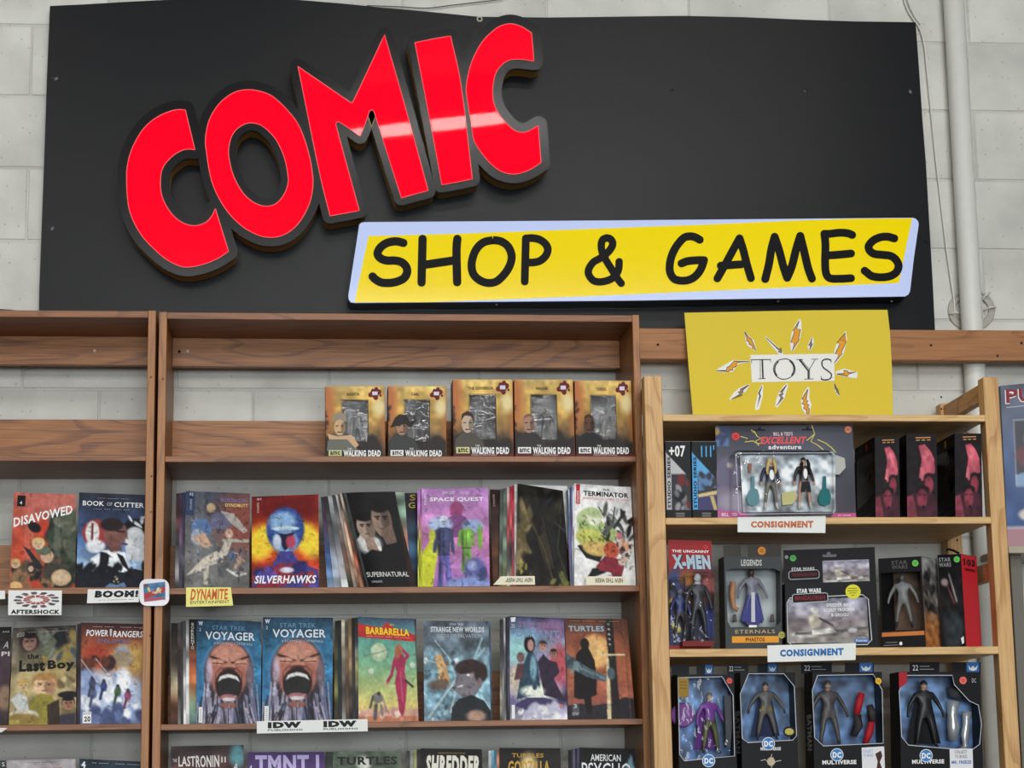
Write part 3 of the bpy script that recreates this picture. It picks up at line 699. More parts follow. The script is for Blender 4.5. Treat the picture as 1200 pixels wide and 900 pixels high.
def slab_m(name, q, th, o0=0.0):
    """a flat sheet or box: front at offset o0, th thick, behind the quad (bent with it when the quad is bent)"""
    tw = ((q.c[0]+q.c[2])-(q.c[1]+q.c[3])).length
    nu = 8 if (q.curl or tw > 0.0012) else 1; nv = 8 if tw > 0.0012 else 1; v = []; f = []
    for o in (o0, o0-th):
        for j in range(nv+1):
            for i in range(nu+1): v.append(q.at(i/nu, j/nv, o))
    m = nu+1; e = m*(nv+1)
    for j in range(nv):
        for i in range(nu):
            a = j*m+i; f.append((a, a+m, a+m+1, a+1)); f.append((e+a, e+a+1, e+a+m+1, e+a+m))
    for i in range(nu):
        f.append((i, i+1, e+i+1, e+i)); b = nv*m+i; f.append((b, e+b, e+b+1, b+1))
    for j in range(nv):
        a = j*m; f.append((a, e+a, e+a+m, a+m)); a = j*m+nu; f.append((a, a+m, e+a+m, e+a))
    me = mesh(name, v, f)
    import bmesh
    bm = bmesh.new(); bm.from_mesh(me); bmesh.ops.recalc_face_normals(bm, faces=bm.faces); bm.to_mesh(me); bm.free()
    return me
_tx = {}
def text2d(s, bold=0.0, shear=0.0, sp=1.0):
    sp = sp+2.6*bold; k = (s, bold, shear, sp)
    if k in _tx: return _tx[k]
    c = bpy.data.curves.new('t', 'FONT'); c.body = s; c.resolution_u = 2; c.offset = bold; c.shear = shear; c.space_character = sp; c.size = 1.0
    o = bpy.data.objects.new('t', c); me = bpy.data.meshes.new_from_object(o)
    V = np.array([(v.co.x, v.co.y) for v in me.vertices]); F = [tuple(p.vertices) for p in me.polygons]
    bpy.data.objects.remove(o); bpy.data.curves.remove(c); bpy.data.meshes.remove(me)
    V -= V.min(axis=0); mx = V.max(axis=0); V = V/np.maximum(mx, 1e-6)
    _tx[k] = (V, F, mx[0]/mx[1]); return _tx[k]
def text_on(q, s, u0, v0, u1, v1, mat, parent, o=0.0008, rot=0.0, bold=0.0, shear=0.0, sp=1.0, name='lettering', fit=True, flip=False):
    """write s so that it fills the box (u0,v0)-(u1,v1) of the quad; rot turns it about the box's lower left corner (degrees, up to the right)"""
    V, F, asp = text2d(s, bold, shear, sp); W, H = q.wd, q.ht
    if set(s) <= set('- '): v0, v1 = v0*.6+v1*.4, v0*.4+v1*.6      # unreadable small print: a row of dashes
    w = (u1-u0)*W; h = (v1-v0)*H; k = math.radians(rot); out = []
    if rot in (90, -90): w, h = h, w
    for x, y in V:
        a, b = x*w, y*h
        if flip: a, b = w-a, h-b
        if rot == 90: X, Y = (u1*W-b), (-(v1*H)+a)
        elif rot == -90: X, Y = (u0*W+b), (-(v0*H)-a)
        else: X = u0*W+a*math.cos(k)-b*math.sin(k); Y = -v1*H+a*math.sin(k)+b*math.cos(k)
        out.append(q.at(X/W, -Y/H, o))
    return obj(name, orient(mesh(name, out, F), q.n), mat, parent)
def poly_on(q, pts, mat, parent, o=0.0006, name='print_patch'):
    t = tessellate_polygon([[Vector((x, y, 0)) for x, y in pts]])
    return obj(name, orient(mesh(name, [q.at(x, y, o) for x, y in pts], [tuple(k) for k in t]), q.n), mat, parent)
def strokes_on(q, strokes, w, mat, parent, o=0.0008, name='line_print', smooth=False):
    V, F = join2d([stroke2d([(x*q.wd, y*q.ht) for x, y in p], w, smooth, caps=False) for p in strokes])
    return obj(name, orient(mesh(name, [q.at(x/q.wd, y/q.ht, o) for x, y in V], F), q.n), mat, parent)
def ell_pts(cx, cy, rx, ry, n=24): return [(cx+rx*math.cos(2*math.pi*k/n), cy+ry*math.sin(2*math.pi*k/n)) for k in range(n)]

# ------------------------------------------------------------------ TOYS poster
YTP = -0.19
def pq(tl, tr, br, bl, Yt, Yb, **k): return Quad(P(*tl, Yt), P(*tr, Yt), P(*br, Yb), P(*bl, Yb), **k)
tp = thing('toys_poster', 'yellow card poster reading TOYS with lightning bolts above the toy shelf', 'poster', P(930, 486, YTP))
ts = [(802, 366.5), (860, 365.4), (930, 364), (1000, 363.2), (1040, 363.1), (1043, 390), (1045.2, 430), (1046.6, 486.5), (930, 487), (812, 487.5), (807, 430)]
def tilt(px, py, o=0.0):
    Y = YTP+0.06*(487-py)/122.0; p = P(px, py, Y); p.y -= o; return p
def tilt_mesh(name, pts, o, th=0.0):
    t = tessellate_polygon([[Vector((x, y, 0)) for x, y in pts]]); n = len(pts); v = [tilt(x, y, o) for x, y in pts]; f = [tuple(k) for k in t]
    me = orient(mesh(name, v, f), Vector((0, -1, 0)))
    if th:
        f = [tuple(p.vertices) for p in me.polygons]
        v2 = v+[w+Vector((0, th, 0)) for w in v]; f2 = f+[tuple(n+i for i in k[::-1]) for k in f]+[(i, (i+1) % n, n+(i+1) % n, n+i) for i in range(n)]
        me = mesh(name, v2, f2)
    return me
def fixz(z_min, me):
    for v in me.vertices:
        if v.co.z < z_min: v.co.z = z_min
    return me
obj('card_sheet', fixz(tz[0][0]+0.0005, tilt_mesh('card_sheet', ts, 0, 0.0012)), M['yellow_card'], tp)
obj('white_label', tilt_mesh('white_label', [(879, 416), (977.5, 414.5), (978, 446.5), (881, 448)], .0008), M['paper'], tp)
# TOYS in roman capitals, drawn as thick and thin strokes
def toy_letter(strokes):
    V, F = join2d([stroke2d(CP(840, 360, 6.925, p), w, sm, caps=False) for p, w, sm in strokes])
    me = mesh('poster_letter', [tilt(x, y, .0016) for x, y in V], F); return obj('poster_letter', orient(me, Vector((0, -1, 0))), M['ink'], tp)
toy_letter([([(278, 428), (438, 425)], 1.0, 0), ([(280, 428), (283, 455)], .7, 0), ([(436, 425), (436, 448)], .7, 0), ([(352, 428), (352, 578)], .6, 0), ([(368, 428), (374, 578)], 1.9, 0), ([(335, 582), (396, 579)], .7, 0)])
toy_letter([([(545, 420), (500, 432), (468, 465), (460, 510), (478, 555), (515, 580), (550, 585), (595, 570), (628, 535), (633, 490), (612, 445), (575, 423), (545, 420)], 1.0, 1), ([(500, 440), (475, 475), (470, 515), (488, 560)], 1.4, 1), ([(590, 435), (618, 470), (624, 515), (605, 558)], 1.5, 1)])
toy_letter([([(642, 425), (700, 425)], .7, 0), ([(765, 423), (822, 422)], .7, 0), ([(668, 425), (740, 515)], 1.9, 0), ([(680, 425), (750, 505)], .6, 0), ([(798, 423), (748, 510)], .8, 0), ([(742, 510), (742, 582)], 1.9, 0), ([(752, 505), (753, 582)], .6, 0), ([(710, 585), (785, 582)], .7, 0)])
def sx(p): return [(x+623.3, y) for x, y in p]
toy_letter([(sx([(300, 430), (275, 422), (240, 430), (228, 455), (240, 490), (280, 520), (305, 545), (300, 575), (270, 590), (235, 588), (222, 580)]), 1.6, 1), (sx([(303, 425), (303, 450)]), .8, 0), (sx([(222, 560), (224, 590)]), .8, 0)])
BOLTS = [((840, 360), [(222, 190), (262, 235), (300, 270), (322, 355), (312, 362), (290, 340), (245, 310), (235, 280), (225, 215)], [(225, 200), (258, 245), (278, 258), (300, 310), (318, 356), (285, 330), (290, 315), (258, 300), (262, 285), (240, 270), (243, 255)], 1),
         ((840, 360), [(398, 236), (470, 300), (540, 370), (528, 392), (505, 385), (485, 365), (392, 250)], [(398, 248), (500, 340), (520, 330), (526, 375), (498, 362), (505, 350)], 0),
         ((840, 360), [(670, 95), (684, 110), (688, 190), (668, 280), (622, 355), (600, 352), (594, 300), (604, 220), (630, 150)], [(668, 112), (645, 175), (678, 182), (662, 255), (668, 262), (612, 352), (628, 290), (598, 288), (630, 200), (618, 190)], 1),
         ((840, 360), [(772, 240), (785, 260), (784, 310), (760, 350), (745, 352), (735, 320), (748, 280)], [(770, 252), (765, 295), (778, 296), (752, 348), (757, 312), (742, 312), (760, 285)], 0),
         ((930, 360), [(424, 190), (432, 265), (405, 380), (340, 460), (326, 455), (330, 350), (352, 290)], [(418, 210), (372, 262), (425, 282), (385, 370), (394, 375), (328, 455), (368, 385), (335, 380), (375, 300), (350, 290)], 1),
         ((930, 360), [(338, 525), (410, 498), (520, 530), (512, 580), (420, 565), (345, 548)], [(350, 543), (408, 538), (405, 512), (435, 520), (445, 532), (502, 527), (440, 545), (438, 562), (412, 555)], 1),
         ((840, 360), [(0, 505), (70, 465), (130, 430), (255, 435), (275, 445), (170, 462), (130, 525), (60, 530), (5, 522)], [(2, 515), (75, 515), (82, 490), (105, 478), (118, 462), (140, 438), (262, 443), (165, 450), (155, 482), (130, 492), (128, 512), (100, 512), (95, 524), (60, 520)], 1),
         ((840, 360), [(268, 622), (240, 680), (200, 710), (110, 755), (102, 745), (140, 690), (190, 650)], [(258, 632), (188, 668), (192, 682), (170, 690), (185, 706), (118, 746), (205, 715), (200, 700), (215, 690), (208, 678)], 0),
         ((840, 360), [(368, 628), (378, 640), (372, 720), (345, 830), (310, 838), (312, 790), (335, 690), (352, 645)], [(366, 640), (338, 700), (348, 720), (325, 815), (355, 720), (345, 700)], 0),
         ((840, 360), [(570, 618), (578, 640), (548, 740), (490, 815), (474, 808), (480, 750), (505, 690), (540, 640)], [(566, 632), (512, 690), (530, 700), (502, 712), (520, 735), (485, 800), (540, 735), (520, 720), (538, 706), (530, 690)], 0),
         ((840, 360), [(742, 645), (752, 660), (750, 740), (768, 790), (750, 872), (720, 873), (690, 820), (682, 760), (705, 690)], [(738, 665), (690, 745), (708, 765), (690, 780), (715, 800), (702, 820), (728, 835), (725, 868), (745, 868), (750, 825), (735, 815), (748, 795), (728, 785), (738, 760), (722, 752)], 1),
         ((930, 360), [(326, 612), (336, 640), (362, 680), (374, 722), (366, 728), (340, 690), (328, 650)], [(330, 622), (345, 655), (355, 665), (370, 718), (345, 685), (350, 678), (335, 660)], 0)]
for (ox, oy), outl, ink, orange in BOLTS:
    b = obj('lightning_sticker', tilt_mesh('lightning_sticker', CP(ox, oy, 6.925, outl), .0010), M['paper'], tp)
    q = CP(ox, oy, 6.925, ink)
    obj('bolt_print', tilt_mesh('bolt_print', q, .0016), flat((232, 160, 52)) if orange else flat((150, 130, 96)), b)
    V, F = stroke2d(q+[q[0]], .75, False, caps=False); obj('bolt_outline', orient(mesh('bolt_outline', [tilt(x, y, .0021) for x, y in V], F), Vector((0, -1, 0))), flat((52, 46, 60)), b)
# ------------------------------------------------------------------ comics
CT = 0.0028
SHELF_Y = {'B': 1, 'C': 2, 'D': 3}
def comic_quad(tl, tr, br, bl, row, back=0.0, lean=0.045, dz=0.0, curl=0.0, yaw=0.0):
    zs = sz[SHELF_Y[row]][0]+dz+0.0008; Yb = YB+0.042+back; Yt = Yb+lean
    a = P(*bl, Yb); b = P(*br, Yb+yaw); a.z = zs; b.z = zs; c = P(*tl, Yt); d = P(*tr, Yt+yaw)
    lo, hi = (cxi0+.002, cxi1-.002) if tl[0] > 185 else (-9, lxi1-.002)
    for k in (a, b, c, d): k.x = min(hi, max(lo, k.x))
    return Quad(c, d, b, a, curl)
WHITE = flat((238, 238, 236)); BLACK = flat((20, 20, 22))
def comic(q, art, label, texts=(), group=None, name='comic_book', busy=85):
    if busy: art.ink(busy).n(11, .08).n(28, .08)
    t = thing(name, label, 'comic', (q.c[3]+q.c[2])/2, group)
    obj('pages', slab_m('pages', q, CT-0.0006, -0.0006), M['pages'], t)
    cv = obj('cover', art_mesh('cover', q, art, 0.0), M['print'], t)
    for k in texts:
        s, u0, v0, u1, v1, c = k[:6]; kw = k[6] if len(k) > 6 else {}
        text_on(q, s, u0, v0, u1, v1, flat(c) if isinstance(c, tuple) else c, cv, **kw)
    return t
def edge_comic(q, cols, label, group, seed=0, text=None):
    """one comic of a stack of which only a strip shows"""
    a = Art(9, 26, seed); a.g(*cols).n(3, .35).n(6, .3)
    o = art_mesh('comic_book', q, a, 0.0)
    # close the sheet behind the cover with its pages
    s = slab_m('x', q, CT, -0.0003); n0 = len(o.vertices)
    V = [v.co.copy() for v in o.vertices]+[v.co.copy() for v in s.vertices]; F = [tuple(p.vertices) for p in o.polygons]; nf = len(F)
    F += [tuple(n0+i for i in p.vertices) for p in s.polygons]; col = np.ones((len(V), 4)); col[n0:, :3] = lin((190, 184, 174))
    d = np.zeros(n0*4); o.color_attributes['Col'].data.foreach_get('color', d); col[:n0] = d.reshape(-1, 4)
    m = mesh('comic_book', V, F); ca = m.color_attributes.new('Col', 'FLOAT_COLOR', 'POINT'); ca.data.foreach_set('color', col.ravel())
    bpy.data.meshes.remove(o); bpy.data.meshes.remove(s)
    ob = tag(obj('comic_book', m, M['print']), label, 'comic', group)
    if text:
        for tt in text:
            s_, u0, v0, u1, v1, c = tt[:6]; text_on(q, s_, u0, v0, u1, v1, flat(c), ob, **(tt[6] if len(tt) > 6 else {}))
    return ob
def stack(xs_t, xs_b, yt, yb, w, row, colsets, label, group, back0=0.006, step=0.0042, lean=0.045, dz=0.0, dyt=0.6, texts=None):
    """comics standing behind a front one: left edges at the given pixels, from the front one backwards"""
    for k, (a, b) in enumerate(zip(xs_t, xs_b)):
        q = comic_quad((a, yt+dyt*k), (a+w, yt+dyt*k+2), (b+w, yb), (b, yb), row, back0+step*k, lean, dz)
        edge_comic(q, colsets[k % len(colsets)], ORD[k]+' '+label+(', counting from the front' if len(label.split()) < 11 else ''), group, seed=int(a*7+b*3) % 9973, text=(texts[k] if texts and k < len(texts) else None))

ORD = ['first', 'second', 'third', 'fourth', 'fifth', 'sixth', 'seventh', 'eighth']
GB = 'comics on the upper comic shelf'; GC = 'comics on the middle comic shelf'; GD = 'comics on the lowest comic shelf in view'
dk = (26, 26, 30)
# --- left bookcase, upper row
a = Art(seed=3).g((206, 98, 82), (204, 74, 50), (196, 66, 44)).n(4, .15)
a.r(.2, 0, .34, 1, (216, 130, 112), .35).e(.72, .1, .5, .12, (198, 104, 92), 1.0)
a.e(.55, .38, .14, .11, (214, 64, 44), .3).e(.35, .36, .11, .05, (30, 26, 28), .3, 30)
a.s_(70, [(84, 92, 76), (60, 70, 56), (120, 118, 98), (40, 46, 40)], (.62, .25, 1.0, .95), .04, .11, 1.8).r(.66, .25, .76, .8, (130, 132, 116), .45)
a.s_(46, [(52, 50, 48), (92, 76, 60), (140, 108, 76), (36, 36, 38)], (.02, .72, .8, 1.0), .03, .08)
a.p([(.18, .55), (.3, .6), (.52, .78), (.42, .8)], (44, 44, 46)).e(.56, .66, .1, .07, (214, 172, 138)).e(.5, .6, .12, .05, (96, 104, 84)).face(.42, .535, .09, .055, (226, 184, 150), (224, 192, 116))
a.face(.08, .74, .07, .045, (214, 168, 130), (206, 170, 100)).e(.7, .83, .2, .1, (70, 64, 56)).e(.78, .88, .15, .085, (206, 172, 132)).e(.78, .88, .1, .05, (222, 190, 150), .5).e(.1, .97, .1, .05, (224, 180, 112)).e(.33, .78, .07, .06, (52, 44, 48)).e(.32, .79, .04, .03, (210, 170, 140))
a.r(.0, .0, .03, 1, (196, 92, 74), .7)
q = comic_quad((16.4, 577), (89, 579.6), (88, 691), (10.7, 691), 'B', dz=.003)
c_ = comic(q, a, 'red and green comic cover with slanted white title at the left', [('DISAVOWED', .02, .27, 1.0, .365, (240, 240, 238), dict(rot=15, bold=.03, shear=.3)), ('4', .1, .09, .14, .125, (235, 235, 235))], GB)
poly_on(q, [(.06, .03), (.19, .03), (.19, .145), (.06, .145)], BLACK, c_, name='logo_box', o=.0004)
a = Art(seed=5).g((44, 48, 62), (52, 66, 100), (70, 110, 170), (150, 180, 214), (40, 44, 56)).n(5, .25)
a.e(.27, .42, .2, .14, (162, 54, 56)).e(.22, .42, .1, .12, (232, 228, 226), .2).r(.2, .32, .235, .55, (120, 44, 48)).e(.27, .56, .14, .07, (220, 222, 228), .3)
a.e(.84, .36, .17, .1, (26, 28, 36), .15).s_(6, [(228, 232, 236)], (.76, .25, .98, .33), .012, .02, 4.0).e(.84, .46, .15, .11, (204, 208, 212), .15).p([(.7, .55), (1, .52), (1, .72), (.74, .7)], (206, 210, 216))
a.p([(.12, .85), (.22, .68), (.4, .6), (.7, .62), (.82, .85)], (230, 236, 242)).p([(.3, .85), (.36, .64), (.5, .6), (.68, .66), (.8, .84), (.62, .72), (.48, .66), (.44, .86)], (26, 28, 36)).p([(.38, .6), (.56, .6), (.7, .8), (.5, .66)], (238, 242, 246))
a.e(.56, .42, .175, .125, (128, 84, 76)).e(.5, .33, .17, .07, (44, 36, 40), .2).p([(.44, .45), (.62, .5), (.66, .6), (.5, .62), (.42, .56)], (116, 74, 68)).l([(.58, .4), (.69, .405)], .025, (40, 26, 28)).l([(.66, .53), (.73, .535)], .025, (92, 34, 44)).l([(.71, .42), (.74, .48)], .014, (92, 58, 54))
a.p([(0, .82), (.15, .8), (.3, .83), (.5, .81), (.7, .83), (.85, .79), (1, .82), (1, 1), (0, 1)], (30, 34, 44)).r(.34, .62, .4, .9, (22, 26, 34)).s_(16, [(24, 28, 36)], (0, .76, 1, .86), .02, .05, 2.5)
a.p([(.42, .985), (.5, .94), (.6, .96), (.7, .93), (.74, .985)], (120, 160, 210), .8).s_(4, [(210, 190, 150)], (.5, .86, .65, .93), .008, .015)
q = comic_quad((92.8, 577), (171.2, 580), (169, 690.7), (88.8, 690.7), 'B', dz=.003, back=.002)
comic(q, a, 'dark blue comic cover with head in profile and white serif title', [('BOOK', .06, .085, .375, .137, (240, 240, 240), dict(bold=.012)), ('OF', .42, .095, .5, .132, (190, 190, 195)), ('CUTTER', .53, .09, .97, .142, (240, 240, 240), dict(bold=.012)), ('---- ------ ----', .28, .045, .74, .062, (170, 172, 178)), ('---- --- ---- ---', .22, .16, .76, .178, (170, 172, 178))], GB)
# --- middle bookcase, upper row
stack([214, 210.3, 206.5], [213.5, 209.5, 205], 577, 687.6, 76, 'B', [((60, 66, 92), (70, 62, 84), (84, 84, 96), (50, 50, 56)), ((52, 40, 66), (94, 60, 90), (120, 108, 130), (46, 46, 60)), ((40, 34, 44), (104, 56, 48), (60, 60, 70), (200, 196, 200), (40, 40, 44))], 'comic in the stack behind the grey wrestling heroes cover', GB, back0=.012)
a = Art(seed=9).g((66, 74, 92), (92, 92, 98), (104, 104, 104), (116, 116, 112)).n(5, .2)
a.e(.9, .3, .4, .3, (140, 72, 62), .9).r(0, 0, .14, .25, (52, 66, 100)).r(.15, 0, .3, 1, (150, 154, 156), .25)  # pale upright strip: sheen of the curled left side, painted into the cover
a.e(.26, .37, .16, .09, (92, 122, 172)).e(.2, .47, .1, .08, (160, 176, 198), .3).p([(.1, .48), (.3, .42), (.42, .56), (.3, .58)], (196, 158, 132)).e(.43, .2, .1, .08, (70, 60, 58)).e(.4, .17, .07, .05, (180, 152, 118), .3).e(.55, .3, .18, .1, (96, 96, 124), .3).p([(.55, .2), (.75, .22), (.97, .4), (.9, .42), (.7, .32)], (172, 162, 156))
a.p([(.02, .86), (.3, .68), (.45, .62), (.56, .6), (.62, .5), (.72, .52), (.66, .64), (.5, .74), (.38, .76), (.36, .95), (.3, .95), (.3, .8)], (202, 192, 176)).e(.68, .43, .06, .05, (214, 170, 150), .3).l([(.6, .5), (.8, .5), (.96, .5)], .05, (176, 170, 156)).l([(.66, .8), (.8, .86), (.94, .84)], .035, (206, 204, 200)).e(.75, .66, .07, .05, (90, 112, 156), .4)
a.s_(20, [(150, 130, 120), (80, 80, 90), (190, 150, 130)], (.4, .55, .95, .85), .015, .035, 2)
a.ink(70, (.08, .14, .95, .9), .65)
q = comic_quad((217.6, 575.2), (292.8, 578.4), (292, 688), (216, 687.6), 'B', curl=.004)
comic(q, a, 'grey comic cover with two struggling figures, first in the middle bookcase', [('DYNOMUTT', .62, .115, .97, .15, (222, 200, 120), dict(bold=.02)), ('02', .06, .015, .12, .045, (220, 225, 235)), ('DYNAMITE', .07, .08, .1, .19, (180, 190, 215), dict(rot=90)), ('BLUE FALCON', .55, .06, .96, .1, (112, 110, 150), dict(bold=.03))], GB)
a = Art(seed=11).g((130, 24, 20), (200, 60, 20), (230, 110, 24), (190, 50, 26), (120, 60, 110)).n(5, .35)
a.e(.15, .5, .2, .2, (252, 206, 40), .5, 20).e(.83, .48, .18, .2, (252, 210, 44), .5, -20).e(.5, .15, .6, .14, (110, 16, 16), .9)
a.e(.5, .37, .28, .24, (44, 74, 150)).e(.46, .28, .2, .1, (130, 170, 216), .5).e(.5, .36, .2, .025, (196, 226, 236), .3).e(.5, .5, .19, .13, (120, 150, 200), .3).p([(.36, .4), (.5, .42), (.64, .4), (.5, .62)], (24, 28, 60)).e(.58, .5, .07, .07, (196, 60, 90), .4).e(.38, .5, .06, .08, (196, 212, 232), .4)
a.p([(.05, .9), (.3, .76), (.42, .6), (.6, .6), (.7, .72), (.98, .8), (1, 1), (0, 1)], (62, 60, 140)).s_(20, [(90, 70, 170), (40, 40, 110), (150, 40, 60)], (.1, .76, .95, 1), .04, .1).e(.52, .8, .1, .03, (220, 222, 236), .4)
a.ink(40, (.22, .2, .78, .95), .65)
q = comic_quad((295, 582), (373.1, 579.3), (374, 687), (295.2, 687.6), 'B', back=.003)
comic(q, a, 'fiery orange comic cover with a shiny blue metal helmet', [('SILVERHAWKS', .04, .86, .96, .945, (240, 240, 245), dict(bold=.03, shear=.2)), ('01', .08, .02, .14, .045, (230, 220, 220)), ('DYNAMITE', .08, .07, .11, .18, (220, 190, 180), dict(rot=90))], GB)
stack([400.5, 398, 395.5, 393, 389, 384, 379.5, 376], [427, 423, 419, 415, 409, 401, 392, 384], 577.5, 686.3, 62, 'B', [((40, 52, 44), (56, 70, 50), (60, 30, 28), (40, 36, 34)), ((190, 176, 160), (70, 60, 56), (150, 70, 50), (180, 120, 84)), ((90, 84, 80), (160, 120, 100), (200, 160, 130), (90, 60, 50)), ((226, 224, 220), (170, 160, 150), (130, 100, 84), (190, 170, 150)), ((60, 60, 62), (100, 92, 90), (120, 84, 70), (60, 70, 50)), ((150, 150, 152), (110, 116, 120), (160, 160, 164), (204, 208, 210)), ((50, 50, 56), (70, 66, 70), (150, 160, 180), (190, 200, 210)), ((36, 34, 40), (80, 60, 90), (60, 100, 160), (150, 180, 210))], 'slanting comic in the fanned stack left of the black photo cover', GB, dyt=.7, back0=.016)
qa = comic_quad((409, 578), (474, 577), (482, 686), (412, 686), 'B', back=.056); edge_comic(qa, ((150, 170, 150), (120, 150, 130), (190, 110, 100), (210, 200, 200), (60, 60, 70)), 'comic with pale green edge just behind the black photo cover', GB, 4)
qa = comic_quad((414, 578.5), (489, 577.5), (491.5, 686), (416, 686), 'B', back=.062); edge_comic(qa, ((60, 56, 62), (40, 44, 56), (52, 84, 110), (38, 60, 84), (40, 44, 56)), 'dark blue comic with yellow letters between the photo cover and purple cover', GB, 5, [('S', .88, .02, .97, .08, (206, 176, 80)), ('G', .86, .1, .96, .16, (206, 176, 80))])
a = Art(seed=13).g((22, 22, 24), (30, 30, 32), (26, 26, 28), (20, 20, 22)).n(4, .15)
a.e(.28, .55, .25, .1, (188, 190, 192), .5).p([(.04, .5), (.2, .4), (.5, .5), (.52, .62), (.3, .66), (.14, .6)], (216, 214, 210)).face(.28, .37, .18, .135, (176, 150, 134), (24, 22, 22), (120, 98, 86)).p([(.2, .48), (.38, .48), (.46, .62), (.22, .62)], (154, 128, 112))
a.face(.63, .3, .2, .175, (150, 124, 108), (20, 18, 18), (92, 74, 66)).p([(.55, .42), (.82, .34), (.88, .56), (.66, .58)], (118, 94, 82)).p([(.1, .66), (.3, .6), (.5, .62), (.56, .56), (.8, .54), (1, .5), (1, 1), (.2, 1)], (24, 24, 26)).r(0, .68, 1, 1, (22, 22, 24), .7).r(.0, 0, .05, 1, (120, 120, 122), .5)  # grey left strip is the highlight of the bent cover, put into its colour
q = comic_quad((403, 577), (463, 576), (480.4, 686), (430.7, 686), 'B', curl=.010, back=-.002)
comic(q, a, 'bent glossy black comic cover with a photo of two men', [('SUPERNATURAL', .06, .835, 1.02, .885, (232, 232, 230)), ('DYNAMITE', .14, .925, .38, .945, (200, 200, 200))], GB, busy=12)
PU = [((186, 118, 196), (190, 110, 186), (180, 160, 90), (196, 204, 40), (200, 206, 60)), ((150, 90, 160), (170, 100, 176), (170, 150, 90), (180, 190, 40), (180, 190, 50))]
stack([492.3, 490.7, 489.2], [493, 491.3, 489.8], 573, 685.7, 76, 'B', PU, 'copy of the purple cover stacked behind the front one', 'copies behind the purple cover', dyt=.9)
a = Art(seed=15).g((186, 128, 200), (198, 130, 198), (206, 120, 180), (190, 120, 190), (170, 110, 190)).n(4, .16)
a.p([(0, 1), (0, .66), (.2, .46), (.28, .5), (.2, .8), (.16, 1)], (206, 212, 40)).e(.52, .22, .1, .08, (150, 60, 110), .2).p([(.4, .3), (.52, .26), (.66, .3), (.72, .5), (.34, .5)], (128, 70, 130)).e(.28, .37, .18, .08, (170, 186, 222), .3).e(.76, .39, .16, .07, (150, 170, 214), .3)
a.man(.33, .29, .72, (180, 196, 224), (64, 70, 110), (96, 90, 170), (210, 220, 240), .95).man(.66, .34, .5, (140, 170, 200), (120, 176, 66), (110, 160, 70), (90, 110, 150), 1.1).e(.86, .5, .04, .12, (120, 176, 66), .4).e(.16, .48, .05, .06, (200, 206, 60), .4)
a.e(.78, .82, .16, .12, (92, 96, 160), .3).e(.74, .78, .07, .05, (150, 160, 214), .5).e(.7, .98, .36, .09, (130, 150, 214), .4).e(.9, .86, .06, .07, (60, 70, 120), .5)
a.ink(40, (.15, .3, .9, .98), .55)
q = comic_quad((494, 572.4), (572, 571.5), (574, 685.5), (494.8, 685.6), 'B')
comic(q, a, 'purple comic cover with a group of heroes and pale block letter title', [('SPACE QUEST', .12, .095, .93, .14, (244, 240, 246), dict(bold=.02)), ('JONNY QUEST', .31, .03, .5, .07, (236, 226, 240)), ('SPACE GHOST', .58, .035, .72, .065, (226, 206, 232)), ('DYNAMITE', .04, .05, .07, .17, (240, 230, 244), dict(rot=90))], GB)
qa = comic_quad((574, 573.5), (652, 575), (660, 685), (578, 685), 'B', back=.085); edge_comic(qa, ((70, 40, 40), (60, 36, 36), (66, 40, 40), (150, 90, 66), (120, 66, 52), (40, 30, 30)), 'brown comic edge right beside the purple cover', GB, 8, [('DYNAMITE', .04, .05, .07, .17, (220, 190, 180), dict(rot=90))])
stack([602.8, 600, 597, 594, 590, 586], [603, 600.5, 597.5, 594, 588.5, 584.5], 567.6, 685, 62, 'B', [((232, 232, 230), (220, 218, 216), (226, 226, 224), (200, 196, 190)), ((190, 40, 60), (196, 44, 66), (120, 60, 70), (196, 50, 70)), ((196, 44, 60), (220, 90, 90), (60, 50, 56), (180, 150, 90)), ((236, 232, 228), (190, 60, 70), (60, 56, 60), (210, 206, 200)), ((90, 100, 90), (120, 140, 120), (110, 128, 110), (150, 150, 70)), ((70, 76, 74), (100, 116, 104), (96, 110, 100), (120, 120, 80))], 'comic edge in the red and white stack behind the dark jungle cover', GB, dyt=1.1, back0=.052)
a = Art(seed=17).g((50, 46, 34), (42, 40, 32), (32, 30, 28), (40, 36, 28)).n(6, .45)
a.s_(18, [(120, 102, 66), (96, 84, 54), (140, 120, 80)], (.03, .1, .28, .8), .03, .08, 3.2).s_(40, [(24, 24, 26), (36, 36, 34), (30, 26, 26)], (.3, .1, 1, .9), .05, .12, 2.4).s_(9, [(66, 60, 54), (44, 60, 52), (60, 40, 50)], (.45, .1, .98, .5), .008, .014, 12)
a.p([(.4, .5), (.6, .45), (.66, .6), (.72, .8), (.6, .82), (.5, .68)], (58, 52, 42)).l([(.3, .36), (.55, .62), (.7, .95)], .02, (90, 78, 50)).l([(.9, .3), (.8, .6), (.95, .9)], .02, (60, 66, 46)).s_(10, [(120, 120, 60), (90, 96, 50)], (.6, .84, .98, 1), .02, .05, 2).s_(8, [(150, 140, 60), (170, 160, 84)], (.02, .74, .2, .86), .015, .03, 2)
q = comic_quad((606.6, 566.5), (659.6, 575), (668.4, 685), (604.5, 685), 'B', yaw=.010, back=.034)
comic(q, a, 'very dark jungle comic cover without readable title', [], GB)
